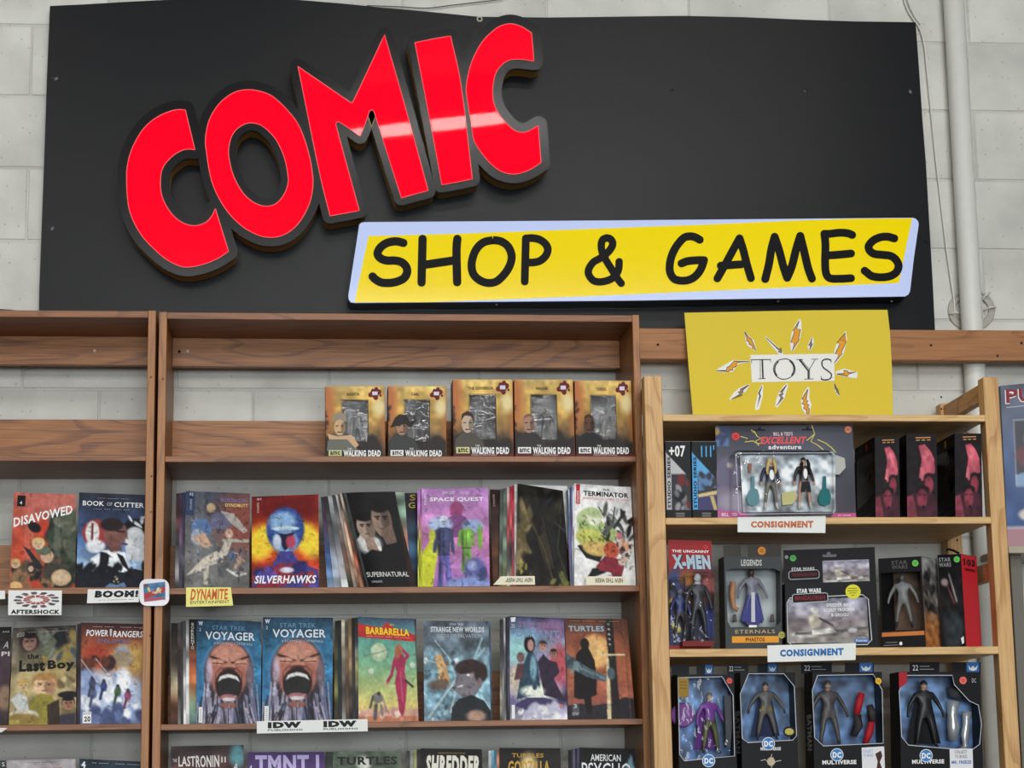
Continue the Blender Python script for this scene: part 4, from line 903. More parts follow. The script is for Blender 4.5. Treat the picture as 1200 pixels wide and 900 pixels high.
stack([671, 669.3, 667.5, 665.6, 663.8], [672, 670.8, 669.8, 668.9, 668.2], 568.5, 685, 72, 'B', [((224, 222, 220), (214, 212, 212), (230, 230, 228)), ((90, 130, 190), (110, 100, 160), (200, 200, 206), (90, 130, 180)), ((60, 70, 110), (150, 90, 150), (70, 90, 150), (120, 130, 160)), ((190, 190, 196), (80, 110, 150), (120, 110, 170), (170, 180, 190)), ((50, 52, 60), (70, 110, 150), (150, 110, 150), (60, 70, 90))], 'comic edge in the blue stack behind the white cover', GB, dyt=1.5)
a = Art(seed=19).g((236, 236, 234), (240, 240, 238), (236, 236, 234))
a.p([(.05, .6), (.2, .72), (.42, .76), (.5, .66), (.34, .58)], (32, 32, 34)).p([(.18, .94), (.3, .82), (.5, .8), (.52, .86), (.34, .9)], (28, 28, 30)).p([(.86, .36), (1, .3), (1, .4)], (30, 30, 30))
a.e(.26, .33, .22, .1, (184, 202, 142), .12, -15).e(.4, .46, .34, .1, (164, 190, 108), .12, 12).e(.32, .55, .3, .1, (196, 200, 92), .15, 18).e(.36, .63, .22, .07, (214, 176, 96), .2, 10).e(.35, .36, .14, .04, (220, 226, 196), .5)
a.s_(34, [(36, 36, 38), (70, 72, 70), (150, 156, 150), (90, 90, 84)], (.5, .24, .98, .52), .012, .035, 3.5).l([(.42, .22), (.5, .3)], .02, (40, 40, 40)).l([(.7, .22), (.66, .36)], .022, (40, 40, 42)).l([(.86, .26), (.68, .42)], .045, (50, 52, 52)).l([(.45, .5), (.68, .58)], .015, (50, 60, 40))
a.e(.76, .5, .06, .035, (206, 120, 130), .3).e(.62, .64, .13, .08, (206, 84, 56), .2, 25).e(.82, .6, .1, .06, (222, 150, 112), .3).p([(.36, .8), (.5, .7), (.7, .72), (.82, .8), (.76, .92), (.62, .92), (.6, .86), (.42, .84)], (140, 40, 56)).s_(12, [(220, 190, 170), (70, 50, 50), (150, 90, 90)], (.74, .58, .96, .8), .02, .045).e(.7, .92, .1, .03, (40, 36, 38), .3)
a.ink(46, (.1, .26, .5, .64), .7).ink(40, (.5, .5, .95, .9), .75)
q = comic_quad((673, 566.5), (740, 571), (748, 685.4), (673, 685), 'B')
ct = comic(q, a, 'white comic cover with tangled green and red creature', [('THE', .5, .035, .62, .055, (40, 40, 40), dict(bold=.02)), ('TERMINATOR', .16, .065, .95, .115, (26, 26, 28), dict(bold=.035)), ('SANTA CLAUS IS COMING TO TOWN', .15, .125, .95, .15, (190, 60, 70))], GB, busy=12)
poly_on(q, [(.03, .005), (.1, .005), (.1, .2), (.03, .2)], flat((196, 40, 56)), ct, name='logo_strip'); text_on(q, 'DYNAMITE', .045, .07, .085, .19, WHITE, ct, rot=90, o=.001)

# --- left bookcase, middle row
qa = comic_quad((-62, 736), (13.6, 734.5), (9, 853), (-66, 853), 'C', dz=.003, back=.008)
a = Art(30, 46, 21).g((46, 42, 44), (60, 50, 56), (84, 62, 74), (70, 56, 60), (60, 50, 50)).n(4, .25); a.e(.92, .72, .12, .12, (150, 120, 96), .4)
comic(qa, a, 'dark comic cut off by the left edge of the picture', [('PI', .86, .255, .985, .3, (214, 206, 206), dict(bold=.02)), ('AAA', .86, .04, .97, .06, (190, 190, 190)), ('A', .88, .15, .96, .22, (206, 200, 200), dict(shear=.3))], GC)
a = Art(seed=23).g((70, 66, 60), (110, 100, 84), (150, 136, 100), (170, 150, 100), (120, 104, 70)).n(6, .3)
a.e(.27, .14, .16, .11, (52, 44, 42), .3).face(.27, .16, .11, .085, (150, 112, 96), (40, 32, 32)).s_(20, [(70, 80, 86), (120, 124, 112), (150, 130, 70), (40, 42, 44)], (.45, .08, 1, .34), .04, .1, 2).p([(.4, .28), (.62, .1), (.7, .16), (.56, .32)], (100, 104, 84))
a.s_(18, [(196, 176, 120), (176, 152, 96), (120, 96, 66)], (.02, .46, 1, .62), .04, .1).face(.52, .6, .17, .105, (226, 184, 142), (176, 128, 70), (180, 130, 96)).p([(.3, .78), (.46, .68), (.62, .7), (.72, .8), (.74, 1), (.28, 1)], (150, 138, 54)).p([(.56, .8), (.74, .74), (.76, 1), (.58, 1)], (60, 48, 40))
a.face(.2, .6, .08, .05, (214, 180, 130), (196, 156, 80)).p([(.02, .74), (.14, .66), (.26, .72), (.3, .86), (.12, .84)], (196, 200, 196)).e(.22, .9, .22, .06, (214, 206, 186), .2).e(.2, .94, .26, .06, (150, 124, 60), .4).face(.88, .79, .09, .06, (176, 124, 96), (36, 30, 30)).e(.88, .7, .16, .035, (34, 30, 34), .2).p([(.76, .9), (.98, .88), (1, 1), (.76, 1)], (66, 60, 76)).r(.02, .94, .16, .985, (206, 190, 84), .6)
q = comic_quad((15.6, 736), (89, 732.4), (89, 853), (10, 853), 'C', dz=.003)
comic(q, a, 'crowded tan comic cover with black gothic lettering and a boy', [('the', .24, .275, .42, .33, (30, 28, 26), dict(bold=.03)), ('Last', .12, .34, .52, .46, (28, 26, 24), dict(bold=.05)), ('Boy', .56, .35, .98, .465, (28, 26, 24), dict(bold=.05)), ('#20', .06, .05, .18, .1, (180, 176, 170)), ('---- -----', .42, .02, .7, .035, (190, 120, 120)), ('--- ------ ----', .24, .045, .86, .062, (200, 190, 180))], GC)
qa = comic_quad((90.5, 731), (166, 732), (166, 851), (90.2, 852), 'C', dz=.003, back=.006); edge_comic(qa, ((50, 44, 50), (40, 36, 44), (60, 56, 66), (46, 46, 56)), 'dark comic edge behind the orange and white team cover', GC, 6)
a = Art(seed=25).g((70, 40, 44), (150, 74, 50), (190, 110, 64), (150, 110, 100), (170, 180, 206), (190, 200, 226), (90, 100, 140)).n(5, .2)
a.e(.85, .36, .3, .16, (206, 160, 84), .8).e(.25, .33, .2, .12, (176, 62, 44), .7).e(.66, .3, .12, .08, (150, 150, 156), .3).e(.68, .36, .16, .08, (160, 140, 112), .4).s_(16, [(110, 56, 44), (60, 40, 44)], (.05, .36, .5, .5), .03, .07)
a.e(.5, .66, .6, .15, (214, 222, 240), .7, 12).s_(26, [(236, 240, 250), (180, 196, 226), (140, 160, 206)], (.02, .5, 1, .95), .05, .13)
for cx, cy, c in ((.2, .6, (70, 74, 110)), (.38, .63, (56, 70, 130)), (.6, .68, (70, 100, 70)), (.76, .72, (150, 70, 110)), (.22, .7, (90, 100, 140))):
    a.e(cx, cy, .055, .05, c, .3).e(cx, cy-.05, .03, .022, (60, 62, 80), .3).l([(cx-.02, cy+.03), (cx-.05, cy+.12)], .045, tuple(.8*np.array(c)))
a.p([(.6, .98), (.72, .9), (.8, .98)], (244, 246, 252)).l([(.0, .35), (.3, .6)], .012, (230, 220, 220)).l([(.25, .36), (.5, .55)], .01, (240, 220, 200)).s_(20, [(70, 84, 130), (100, 120, 170)], (.0, .86, 1, 1), .04, .1).r(.0, .0, .02, 1, (60, 40, 46))
q = comic_quad((94.4, 729.5), (170.7, 731.2), (168.3, 851), (93, 852.2), 'C', dz=.003)
cp = comic(q, a, 'orange and white comic cover with heroes racing through light', [('POWER', .09, .07, .43, .135, (240, 240, 242), dict(bold=.02, shear=.15)), ('RANGERS', .51, .075, .98, .14, (240, 240, 242), dict(bold=.02, shear=.15)), ('PRIME', .27, .16, .78, .205, (110, 100, 130), dict(bold=.02)), ('---- ----   ----- --', .2, .03, .9, .048, (220, 200, 200)), ('#11', .92, .03, .985, .052, (220, 210, 210))], GC)
poly_on(q, [(.05, .88), (.19, .88), (.19, .99), (.05, .99)], WHITE, cp, name='logo_box'); text_on(q, '20', .075, .925, .175, .975, BLACK, cp, o=.001, bold=.03); text_on(q, 'BOOM', .06, .887, .18, .905, BLACK, cp, o=.001)
poly_on(q, [(.455, .065), (.475, .055), (.495, .065), (.485, .12), (.475, .14), (.462, .12)], flat((206, 208, 216)), cp, name='emblem')
# --- middle bookcase, middle row
SO = [('S', .035, .035, .08, .062, (225, 225, 215)), ('O', .035, .068, .08, .095, (225, 225, 215)), ('R', .035, .1, .08, .127, (225, 225, 215)), ('R', .035, .132, .08, .16, (225, 225, 215)), ('E', .035, .165, .08, .19, (225, 225, 215)), ('N', .035, .196, .08, .222, (225, 225, 215)), ('T', .035, .228, .08, .254, (225, 225, 215)), ('O', .035, .26, .08, .288, (225, 225, 215))]
stack([221.3, 217.8, 214.5, 211.5, 208.2, 200.5], [222, 218.5, 215.2, 212, 208.5, 199.8], 725.6, 845, 74, 'C', [((24, 24, 28), (28, 26, 28), (180, 90, 60), (206, 110, 60), (120, 150, 120), (90, 130, 130)), ((190, 190, 190), (206, 206, 204), (226, 226, 222)), ((60, 62, 64), (120, 120, 122), (220, 220, 220), (200, 200, 200)), ((70, 66, 66), (60, 50, 50), (90, 90, 90), (60, 70, 64)), ((100, 96, 98), (80, 60, 62), (70, 66, 66), (110, 110, 108)), ((30, 28, 28), (60, 50, 40), (70, 60, 50), (206, 196, 160), (120, 66, 44), (40, 30, 28))], 'comic edge in the dark stack left of the twin screaming face covers', GC, dyt=.9, back0=.014, texts=[SO])
def scream(seed):
    a = Art(72, 110, seed).g((36, 66, 90), (44, 110, 150), (54, 134, 186), (50, 110, 156), (44, 70, 110)).n(5, .2).n(14, .12)
    a.e(.5, .52, .4, .34, (90, 150, 200), .12).e(.5, .53, .38, .335, (60, 52, 62), .1)
    r = np.random.RandomState(seed)
    for k in range(70):
        x = r.uniform(0, 1); c = [(150, 142, 170), (120, 112, 140), (176, 170, 192), (50, 46, 56), (40, 36, 44)][k % 5]
        a.l([(x, 1.02), (.5+(x-.5)*.86+r.uniform(-.06, .06), r.uniform(.6, .8))], r.uniform(.012, .035), c)
    a.e(.5, .42, .31, .2, (188, 116, 96), .14).e(.5, .55, .27, .22, (176, 104, 86), .14).e(.5, .34, .2, .08, (206, 140, 118), .8)
    a.l([(.22, .36), (.36, .385), (.47, .42)], .03, (52, 34, 34)).l([(.8, .35), (.66, .385), (.54, .42)], .03, (52, 34, 34)).e(.34, .41, .09, .028, (214, 150, 126), .4).e(.68, .41, .09, .028, (214, 150, 126), .4).l([(.26, .42), (.42, .425)], .014, (70, 40, 38)).l([(.6, .425), (.76, .42)], .014, (70, 40, 38))
    a.e(.5, .45, .09, .035, (198, 128, 104), .3).e(.5, .475, .11, .02, (84, 50, 44), .4).e(.2, .5, .05, .12, (196, 170, 190), .8).e(.82, .52, .05, .12, (120, 100, 110), .8)
    for sx in (-1, 1): a.l([(.5+sx*.12, .46), (.5+sx*.2, .52), (.5+sx*.2, .62)], .016, (110, 62, 54))
    a.e(.5, .63, .205, .155, (46, 28, 30), .08).e(.5, .645, .165, .12, (38, 38, 40), .08).p([(.33, .6), (.37, .545), (.5, .52), (.63, .545), (.67, .6), (.6, .57), (.5, .555), (.4, .57)], (232, 230, 228)).e(.5, .745, .13, .03, (176, 104, 112), .3).e(.5, .765, .1, .018, (222, 214, 216), .3).e(.5, .82, .12, .03, (150, 92, 80), .5)
    for k in range(22):
        x = r.uniform(.02, .98); a.l([(x, 1.02), (.5+(x-.5)*.75, r.uniform(.8, .9))], r.uniform(.012, .03), [(168, 160, 186), (44, 40, 50)][k % 2])
    return a
VT = [('STAR TREK', .24, .055, .76, .1, (96, 140, 170), dict(bold=.01)), ('VOYAGER', .14, .115, .9, .195, (222, 226, 232), dict(bold=.015)), ('HOMECOMING', .28, .215, .86, .24, (170, 180, 196)), ('2', .045, .085, .07, .115, (220, 225, 230)), ('W', .03, .02, .1, .06, (214, 222, 230), dict(bold=.05))]
for tl, tr, br, bl, lab, bk in (((230.2, 725.4), (306.3, 728.6), (305.6, 844.6), (230.2, 845), 'left one of the twin blue comic covers with a screaming bald face', .004), ((308.2, 723.2), (390, 723.8), (389.5, 844), (306.8, 844.4), 'right one of the twin blue comic covers with a screaming bald face', 0)):
    q = comic_quad(tl, tr, br, bl, 'C', back=bk, curl=.002); c_ = comic(q, scream(31), lab, VT, GC)
    poly_on(q, [(.035, .84), (.095, .84), (.095, .985), (.035, .985)], WHITE, c_, name='barcode_box')
    strokes_on(q, [[(.05, v), (.08, v)] for v in np.linspace(.86, .97, 9)], .0008, BLACK, c_, name='barcode')
stack([415.5, 412, 408, 404, 400, 396, 392.5], [417, 413.5, 409.5, 405.5, 401, 396.5, 391.5], 723.5, 843.4, 72, 'C', [((30, 30, 28), (60, 70, 90), (190, 176, 110), (40, 40, 46), (50, 50, 54)), ((36, 36, 32), (46, 46, 44), (40, 40, 42)), ((120, 100, 70), (150, 120, 80), (90, 70, 60), (60, 56, 60)), ((90, 84, 70), (120, 90, 70), (80, 70, 56)), ((180, 174, 150), (150, 140, 120), (70, 66, 60), (120, 120, 120)), ((40, 40, 44), (36, 50, 60), (50, 46, 44)), ((34, 34, 32), (60, 60, 36), (110, 110, 60), (40, 40, 36))], 'comic edge in the dark stack behind the retro pin-up cover', GC, dyt=.7)
a = Art(seed=35).g((64, 84, 116), (80, 150, 140), (104, 170, 144), (134, 184, 134), (180, 196, 120), (214, 196, 110), (206, 150, 120)).n(4, .06)
a.p([(0, .07), (.4, .1), (.52, .04), (.64, .1), (1, .15), (1, .22), (0, .2)], (196, 44, 44)).e(.36, .335, .14, .088, (176, 200, 160), .1).e(.33, .32, .08, .05, (200, 216, 180), .6).l([(.1, .38), (.36, .34), (.55, .3)], .012, (110, 140, 100)).e(.22, .52, .045, .028, (200, 216, 190), .3).e(.93, .45, .045, .03, (196, 206, 196), .3)
a.p([(0, .9), (.2, .87), (.4, .9), (.6, .86), (.8, .9), (1, .86), (1, 1), (0, 1)], (214, 160, 140)).r(0, .94, 1, 1, (196, 120, 84)).s_(14, [(196, 140, 130), (226, 180, 160), (240, 210, 190)], (0, .88, 1, .94), .02, .05)
a.p([(.6, .4), (.66, .34), (.76, .34), (.82, .4), (.79, .52), (.83, .62), (.8, .78), (.77, .9), (.73, .95), (.68, .9), (.66, .78), (.62, .62), (.66, .52)], (176, 44, 84)).l([(.62, .42), (.57, .55), (.48, .63)], .05, (170, 42, 80)).l([(.8, .4), (.86, .36), (.76, .3)], .05, (176, 46, 84)).e(.71, .3, .06, .05, (190, 110, 84), .2).e(.68, .33, .05, .06, (176, 100, 66), .4).e(.47, .63, .025, .015, (206, 150, 120)).l([(.8, .6), (.92, .66)], .035, (60, 56, 50)).l([(.72, .52), (.74, .8)], .02, (206, 80, 120)).e(.72, .97, .035, .02, (206, 140, 110))
a.e(.33, .77, .09, .05, (120, 116, 112), .2).e(.35, .73, .03, .02, (60, 60, 60)).l([(.25, .76), (.2, .86)], .035, (70, 70, 70)).l([(.42, .78), (.47, .88)], .03, (150, 140, 130)).l([(.3, .84), (.28, .96)], .06, (90, 90, 90)).l([(.38, .84), (.4, .93)], .04, (120, 120, 118))
q = comic_quad((419.5, 722.4), (485.5, 726.6), (490.5, 842), (420.2, 842.4), 'C')
comic(q, a, 'retro green comic cover with a striding woman in pink suit', [('BARBARELLA', .14, .095, .9, .165, (244, 204, 40), dict(bold=.04)), ('---- ----- ---- --- -----', .14, .175, .9, .19, (240, 210, 190)), ('#1', .56, .05, .63, .075, (244, 204, 40))], GC, busy=12)
qa = comic_quad((500, 729), (574.5, 729.5), (577, 841.5), (500, 842), 'C', back=.008); edge_comic(qa, ((60, 90, 120), (70, 110, 150), (60, 90, 120), (50, 60, 70)), 'blue comic edge just behind the icy portrait cover', GC, 7)
a = Art(seed=37).g((86, 96, 108), (96, 112, 124), (120, 160, 176), (130, 176, 196), (90, 110, 124)).n(6, .3).n(14, .25)
for k in range(26): a.l([(.55+a.rng.uniform(-.1, .1), .55+a.rng.uniform(-.05, .1)), (a.rng.uniform(0, 1.1), a.rng.uniform(.15, 1))], a.rng.uniform(.008, .03), [(176, 220, 232), (214, 236, 240), (110, 176, 200)][k % 3], .7)
a.s_(40, [(220, 234, 238), (150, 196, 210), (70, 84, 96)], (0, .3, 1, .98), .012, .035).p([(.17, .36), (.27, .33), (.36, .5), (.4, .6), (.26, .64), (.22, .5)], (206, 160, 104)).s_(10, [(140, 100, 60), (226, 190, 140)], (.2, .38, .38, .62), .012, .025, 2).e(.23, .64, .16, .05, (110, 90, 80), .6)
a.p([(.46, .7), (.48, .56), (.56, .46), (.74, .42), (.86, .5), (.86, .66), (.74, .78), (.6, .78)], (124, 118, 126)).e(.66, .46, .2, .07, (60, 44, 42), .2, -12).e(.86, .52, .1, .1, (56, 40, 40), .3).e(.84, .62, .04, .05, (130, 112, 116), .3).l([(.55, .53), (.68, .5)], .02, (44, 34, 36)).e(.67, .545, .025, .012, (226, 230, 232), .3).l([(.5, .66), (.58, .65)], .022, (226, 226, 226)).l([(.52, .55), (.48, .62)], .012, (80, 72, 80)).p([(.52, .78), (.72, .74), (.9, .8), (1, .9), (1, 1), (.4, 1), (.42, .86)], (38, 44, 50)).e(.78, .95, .14, .06, (176, 140, 120), .5)
q = comic_quad((496.2, 727.4), (572.3, 728), (575.2, 841.6), (497.2, 842), 'C')
comic(q, a, 'icy blue grey comic cover with a grimacing portrait', [('STAR TREK', .4, .025, .62, .045, (206, 210, 216)), ('STRANGE NEW WORLDS', .11, .06, .93, .115, (214, 218, 222), dict(bold=.03)), ('SEEDS OF SALVATION', .2, .135, .9, .17, (170, 178, 186))], GC)
stack([594.5, 592.2, 590.2, 588, 585.6], [595.3, 593.3, 591.4, 589, 586], 722.4, 841, 70, 'C', [((70, 70, 90), (60, 60, 84), (90, 90, 110), (60, 60, 70)), ((40, 40, 44), (50, 50, 60), (44, 44, 60)), ((190, 190, 196), (120, 116, 130), (60, 60, 70), (200, 200, 200)), ((60, 60, 64), (50, 50, 54), (190, 190, 180), (90, 90, 90)), ((44, 44, 46), (60, 60, 66), (70, 70, 66), (190, 186, 170), (60, 60, 60))], 'comic edge in the dark stack behind the purple space crew cover', GC, dyt=1.0)
a = Art(seed=39).g((60, 56, 90), (110, 150, 176), (150, 150, 190), (130, 90, 130), (90, 80, 130), (210, 206, 220)).n(5, .45)
a.e(.15, .35, .2, .14, (150, 206, 206), .8).e(.9, .45, .2, .2, (190, 80, 90), .8).e(.45, .72, .4, .1, (236, 240, 226), .7).e(.1, .6, .14, .12, (206, 190, 170), .7).e(.8, .12, .3, .1, (130, 96, 140), .8)
a.p([(.12, .8), (.22, .5), (.32, .36), (.42, .34), (.5, .44), (.54, .7), (.44, .76)], (44, 72, 92)).e(.42, .5, .06, .12, (120, 166, 186), .5).e(.36, .27, .1, .085, (34, 26, 30), .15).e(.38, .28, .055, .055, (190, 140, 130), .2).e(.2, .4, .07, .05, (120, 84, 80), .2).p([(.08, .62), (.14, .46), (.26, .46), (.24, .6)], (90, 56, 60))
a.face(.6, .29, .07, .05, (190, 140, 122), (70, 44, 40)).face(.79, .36, .06, .045, (176, 120, 100), (40, 28, 28)).p([(.5, .44), (.6, .36), (.7, .42), (.84, .44), (.88, .54), (.78, .6), (.9, .74), (1, .82), (.6, .76)], (52, 40, 62)).p([(.06, .86), (.3, .78), (.6, .78), (.95, .84), (.7, .9), (.44, .94), (.2, .88)], (70, 64, 110)).e(.8, .86, .14, .02, (206, 120, 100), .4).e(.4, .72, .2, .05, (236, 242, 224), .6).e(.44, .68, .04, .03, (50, 70, 80), .3).e(.42, .9, .1, .05, (80, 76, 130), .3).s_(12, [(236, 234, 240), (190, 190, 214)], (.1, .88, .98, 1), .04, .1)
q = comic_quad((597.2, 721.7), (660.8, 724.8), (665, 840.6), (597.7, 840.6), 'C')
c_ = comic(q, a, 'purple and teal comic cover with a crew before a spaceship', [('STAR TREK', .16, .055, .84, .105, (150, 110, 150), dict(bold=.02)), ('DEFIANT', .12, .125, .9, .2, (120, 150, 176), dict(bold=.02)), ('25', .03, .08, .09, .115, (220, 220, 226))], GC)
poly_on(q, [(.03, .855), (.085, .855), (.085, .985), (.03, .985)], WHITE, c_, name='barcode_box'); poly_on(q, [(.015, .015), (.11, .01), (.1, .055), (.03, .06)], WHITE, c_, name='logo_mark')
a = Art(seed=41).g((96, 54, 44), (140, 76, 54), (176, 96, 62), (190, 104, 72), (170, 92, 74), (110, 74, 70)).n(5, .14)
a.e(.47, .33, .24, .17, (228, 164, 96), .25).e(.47, .33, .17, .12, (236, 184, 112), .8)
a.p([(0, .86), (.2, .84), (.4, .86), (.7, .83), (.85, .78), (1, .8), (1, 1), (0, 1)], (44, 42, 50)).p([(.1, .78), (.12, .5), (.16, .36), (.26, .29), (.36, .3), (.44, .42), (.46, .58), (.44, .76), (.36, .78), (.36, .94), (.28, .94), (.25, .8), (.18, .8)], (30, 24, 26)).e(.3, .26, .07, .06, (30, 24, 26), .15)
a.p([(.0, .34), (.16, .42), (.36, .5), (.6, .57), (.7, .53), (.72, .6), (.56, .63), (.3, .58), (.08, .5), (0, .5)], (76, 96, 106)).l([(.04, .4), (.3, .52), (.58, .6)], .03, (110, 132, 138)).s_(8, [(56, 74, 84), (120, 140, 144)], (.02, .4, .6, .6), .015, .03, 3)
a.p([(.64, .0), (.76, .0), (.78, 1), (.66, 1), (.66, .6)], (40, 36, 38)).p([(.62, .4), (.66, .4), (.64, 1), (.58, 1)], (226, 206, 160)).r(.52, .355, .92, .372, (216, 200, 150)).e(.68, .55, .06, .06, (80, 98, 106), .3).r(.92, .0, .94, 1, (110, 74, 60), .6)
for k in range(5): a.e(.69, .06+.05*k, .018, .01, (206, 200, 186), .3)
a.e(.12, .9, .05, .06, (90, 96, 106), .4)
q = comic_quad((662, 724.6), (734.7, 725.4), (744.6, 839.6), (666.2, 840.5), 'C')
comic(q, a, 'sunset comic cover with a coated figure silhouette and a sword', [('TURTLES', .05, .075, .62, .13, (150, 184, 196), dict(bold=.03)), ('TEENAGE MUTANT NINJA', .06, .052, .6, .066, (150, 110, 96)), ('---- -----  --- ----', .08, .02, .86, .034, (206, 170, 120)), ('3', .08, .85, .13, .89, (206, 206, 206)), ('IDW', .06, .93, .16, .96, (200, 200, 200))], GC)
# --- lowest row in view (tops only)
def low(x0, y0, x1, y1, art, label, texts=(), back=0.0, dz=0.0, yb=1000):
    q = comic_quad((x0, y0), (x1, y1), (x1+3, yb), (x0+.5, yb), 'D', back=back, dz=dz); return comic(q, art, label, texts, GD)
qa = comic_quad((-60, 891.5), (7, 891), (7, 1000), (-60, 1000), 'D', dz=.003, back=.004); edge_comic(qa, ((70, 84, 76), (60, 70, 66), (60, 66, 66)), 'dark green comic corner at the lower left', GD, 3, [('S', .93, .02, .98, .06, (230, 230, 230))])
a = Art(30, 46, 43).g((176, 168, 172), (190, 186, 186), (180, 150, 150)).n(4, .1); low(8, 891, 88.5, 889, a, 'pale grey comic top with red lettering in the lower left', [('--- ----  --- -----', .3, .02, .72, .04, (90, 70, 76)), ('-- ---- -- ---', .2, .06, .8, .12, (176, 60, 70), dict(bold=.03))], dz=.003)
a = Art(30, 46, 44).g((36, 50, 64), (60, 90, 110), (44, 60, 80)).n(4, .3); c_ = low(93, 889, 168, 892.5, a, 'dark blue comic top in the lower left beside the bookcase side', [('-- ----   ---- -----', .2, .025, .95, .045, (190, 196, 200)), ('4', .03, .025, .1, .09, (235, 235, 235), dict(bold=.04))], dz=.003, back=.003)
a = Art(40, 60, 45).g((56, 48, 50), (110, 60, 60), (60, 60, 60), (50, 50, 52)).n(6, .4); a.e(.9, .1, .1, .1, (90, 150, 160), .6); low(200.5, 874.6, 285.4, 873, a, 'dark red comic top with scratchy white title', [('THE', .02, .11, .08, .14, (220, 216, 214)), ('LAST', .1, .09, .33, .18, (228, 226, 222), dict(bold=.02)), ('RONIN', .34, .085, .66, .19, (228, 226, 222), dict(bold=.02)), ('II', .69, .1, .75, .15, (220, 216, 214)), ('RE-EVOLUTION', .2, .2, .66, .24, (220, 210, 208)), ('4', .86, .16, .91, .22, (220, 220, 220))])
a = Art(30, 46, 46).g((74, 48, 110), (120, 90, 160), (90, 60, 130)).n(4, .15); low(290, 881.5, 380, 881, a, 'purple comic top with pale block letters', [('TMNT I', .1, .03, .93, .2, (196, 184, 226), dict(bold=.04)), ('4', .02, .12, .06, .17, (220, 214, 236))])
qa = comic_quad((381.3, 881), (455, 881), (455, 1000), (381.5, 1000), 'D', back=.012); edge_comic(qa, ((60, 64, 62), (110, 116, 110), (90, 90, 90)), 'grey comic edge between the purple and green comic tops', GD, 9)
a = Art(40, 60, 47).g((96, 110, 92), (84, 96, 80), (80, 90, 76)).n(6, .3); a.e(.45, .12, .1, .07, (216, 216, 206), .6); low(390, 880.7, 470, 880, a, 'grey green comic top with dark outlined title', [('TURTLES', .06, .05, .94, .13, (44, 50, 44), dict(bold=.04)), ('UNIVERSE', .08, .16, .92, .22, (40, 44, 40), dict(bold=.03))], back=.004)
stack([488.5, 484.5, 480.5, 476.5], [488.5, 484.5, 480.5, 476], 878, 1000, 74, 'D', [((60, 60, 60), (90, 90, 84), (60, 60, 60)), ((200, 200, 120), (180, 180, 160), (90, 90, 60)), ((206, 204, 200), (120, 120, 120), (90, 90, 90)), ((70, 72, 70), (110, 110, 100), (60, 60, 60))], 'comic edge in the short stack left of the black comic top', GD)
a = Art(30, 46, 48).g((30, 28, 28), (40, 38, 36), (30, 30, 30)).n(4, .2); low(493, 877, 564.7, 878, a, 'black comic top with jagged white title', [('SHREDDER', .08, .06, .96, .26, (232, 228, 214), dict(bold=.05, shear=.15)), ('TEENAGE MUTANT NINJA TURTLES', .28, .035, .72, .05, (190, 160, 90))])
stack([582, 579, 576, 572.5], [582, 579, 576, 572], 878, 1000, 70, 'D', [((180, 120, 90), (130, 90, 70), (60, 60, 60)), ((90, 170, 206), (90, 170, 200), (60, 100, 120)), ((120, 190, 220), (90, 160, 190), (60, 90, 110)), ((206, 210, 210), (150, 170, 180), (90, 100, 110))], 'comic edge in the pale blue stack beside the black and gold top', GD)
a = Art(40, 60, 49).g((36, 32, 32), (40, 36, 34), (30, 28, 28)).n(4, .2); a.e(.48, .16, .12, .1, (240, 210, 150), .9).p([(.4, .3), (.5, .12), (.58, .3)], (216, 216, 214)); low(585.3, 876.4, 656.7, 876.8, a, 'black comic top with golden title and a bright burst', [('TURTLES', .2, .05, .72, .09, (196, 156, 66), dict(bold=.02)), ('GODZILLA', .14, .12, .82, .24, (206, 164, 70), dict(bold=.03))])
stack([676.5, 674, 671.5, 669, 666], [676.5, 674, 671.5, 669, 665.5], 876.5, 1000, 68, 'D', [((80, 70, 110), (60, 56, 84), (60, 60, 80)), ((36, 36, 44), (40, 40, 56), (40, 40, 50)), ((110, 100, 140), (70, 66, 96), (60, 56, 80)), ((40, 40, 46), (46, 46, 56), (40, 40, 44)), ((30, 30, 34), (36, 36, 40), (36, 36, 40))], 'comic edge in the violet black stack at the lower right of the bookcase', GD)
a = Art(30, 46, 50).g((22, 22, 26), (24, 24, 28), (22, 22, 26)); a.p([(.72, .3), (.92, .06), (1.0, .3)], (120, 160, 180)); low(679, 876, 744, 877.6, a, 'black comic top with white serif title at the lower right', [('AMERICAN', .2, .06, .74, .125, (230, 230, 232), dict(bold=.01)), ('PSYCHO', .04, .14, .92, .3, (240, 240, 240))])

# ------------------------------------------------------------------ paper signs on the shelf edges
def label_card(name, pts, Y, label, mat=None, th=0.0008, group=None, cat='label'):
    q = Quad(P(*pts[0], Y), P(*pts[1], Y), P(*pts[2], Y), P(*pts[3], Y)); t = thing(name, label, cat, (q.c[2]+q.c[3])/2, group)
    obj('card', slab_m('card', q, th), mat or M['paper'], t); return t, q
YE = YB-0.004
t, q = label_card('shelf_label', [(9.8, 691.8), (72.6, 692), (72, 720.8), (9.5, 720.8)], YE, 'white shelf label with a red and grey burst above black capitals')
RD = [flat((170, 92, 90)), flat((120, 88, 100)), flat((96, 92, 96)), flat((92, 74, 80))]
rb = random.Random(4)
for k in range(26):
    a0 = 2*math.pi*(k % 13)/13+rb.uniform(-.05, .05)+(.2 if k >= 13 else 0); r0, r1 = ((.28, .6) if k < 13 else (.65, 1.02)); w = .23 if k < 13 else .17
    c = lambda r, g: (.53+.43*r*math.cos(g), .385+.33*r*math.sin(g))
    poly_on(q, [c(r0, a0-w), c(r1*.95, a0-w*.8), c(r1, a0+w*.3), c(r1*.9, a0+w), c(r0*1.05, a0+w*.7)], RD[(0 if k < 13 else 1+k % 3)], t, o=.0004, name='burst_shard')
text_on(q, 'AFTERSHOCK', .05, .78, .97, .96, BLACK, t, bold=.05, o=.0005)
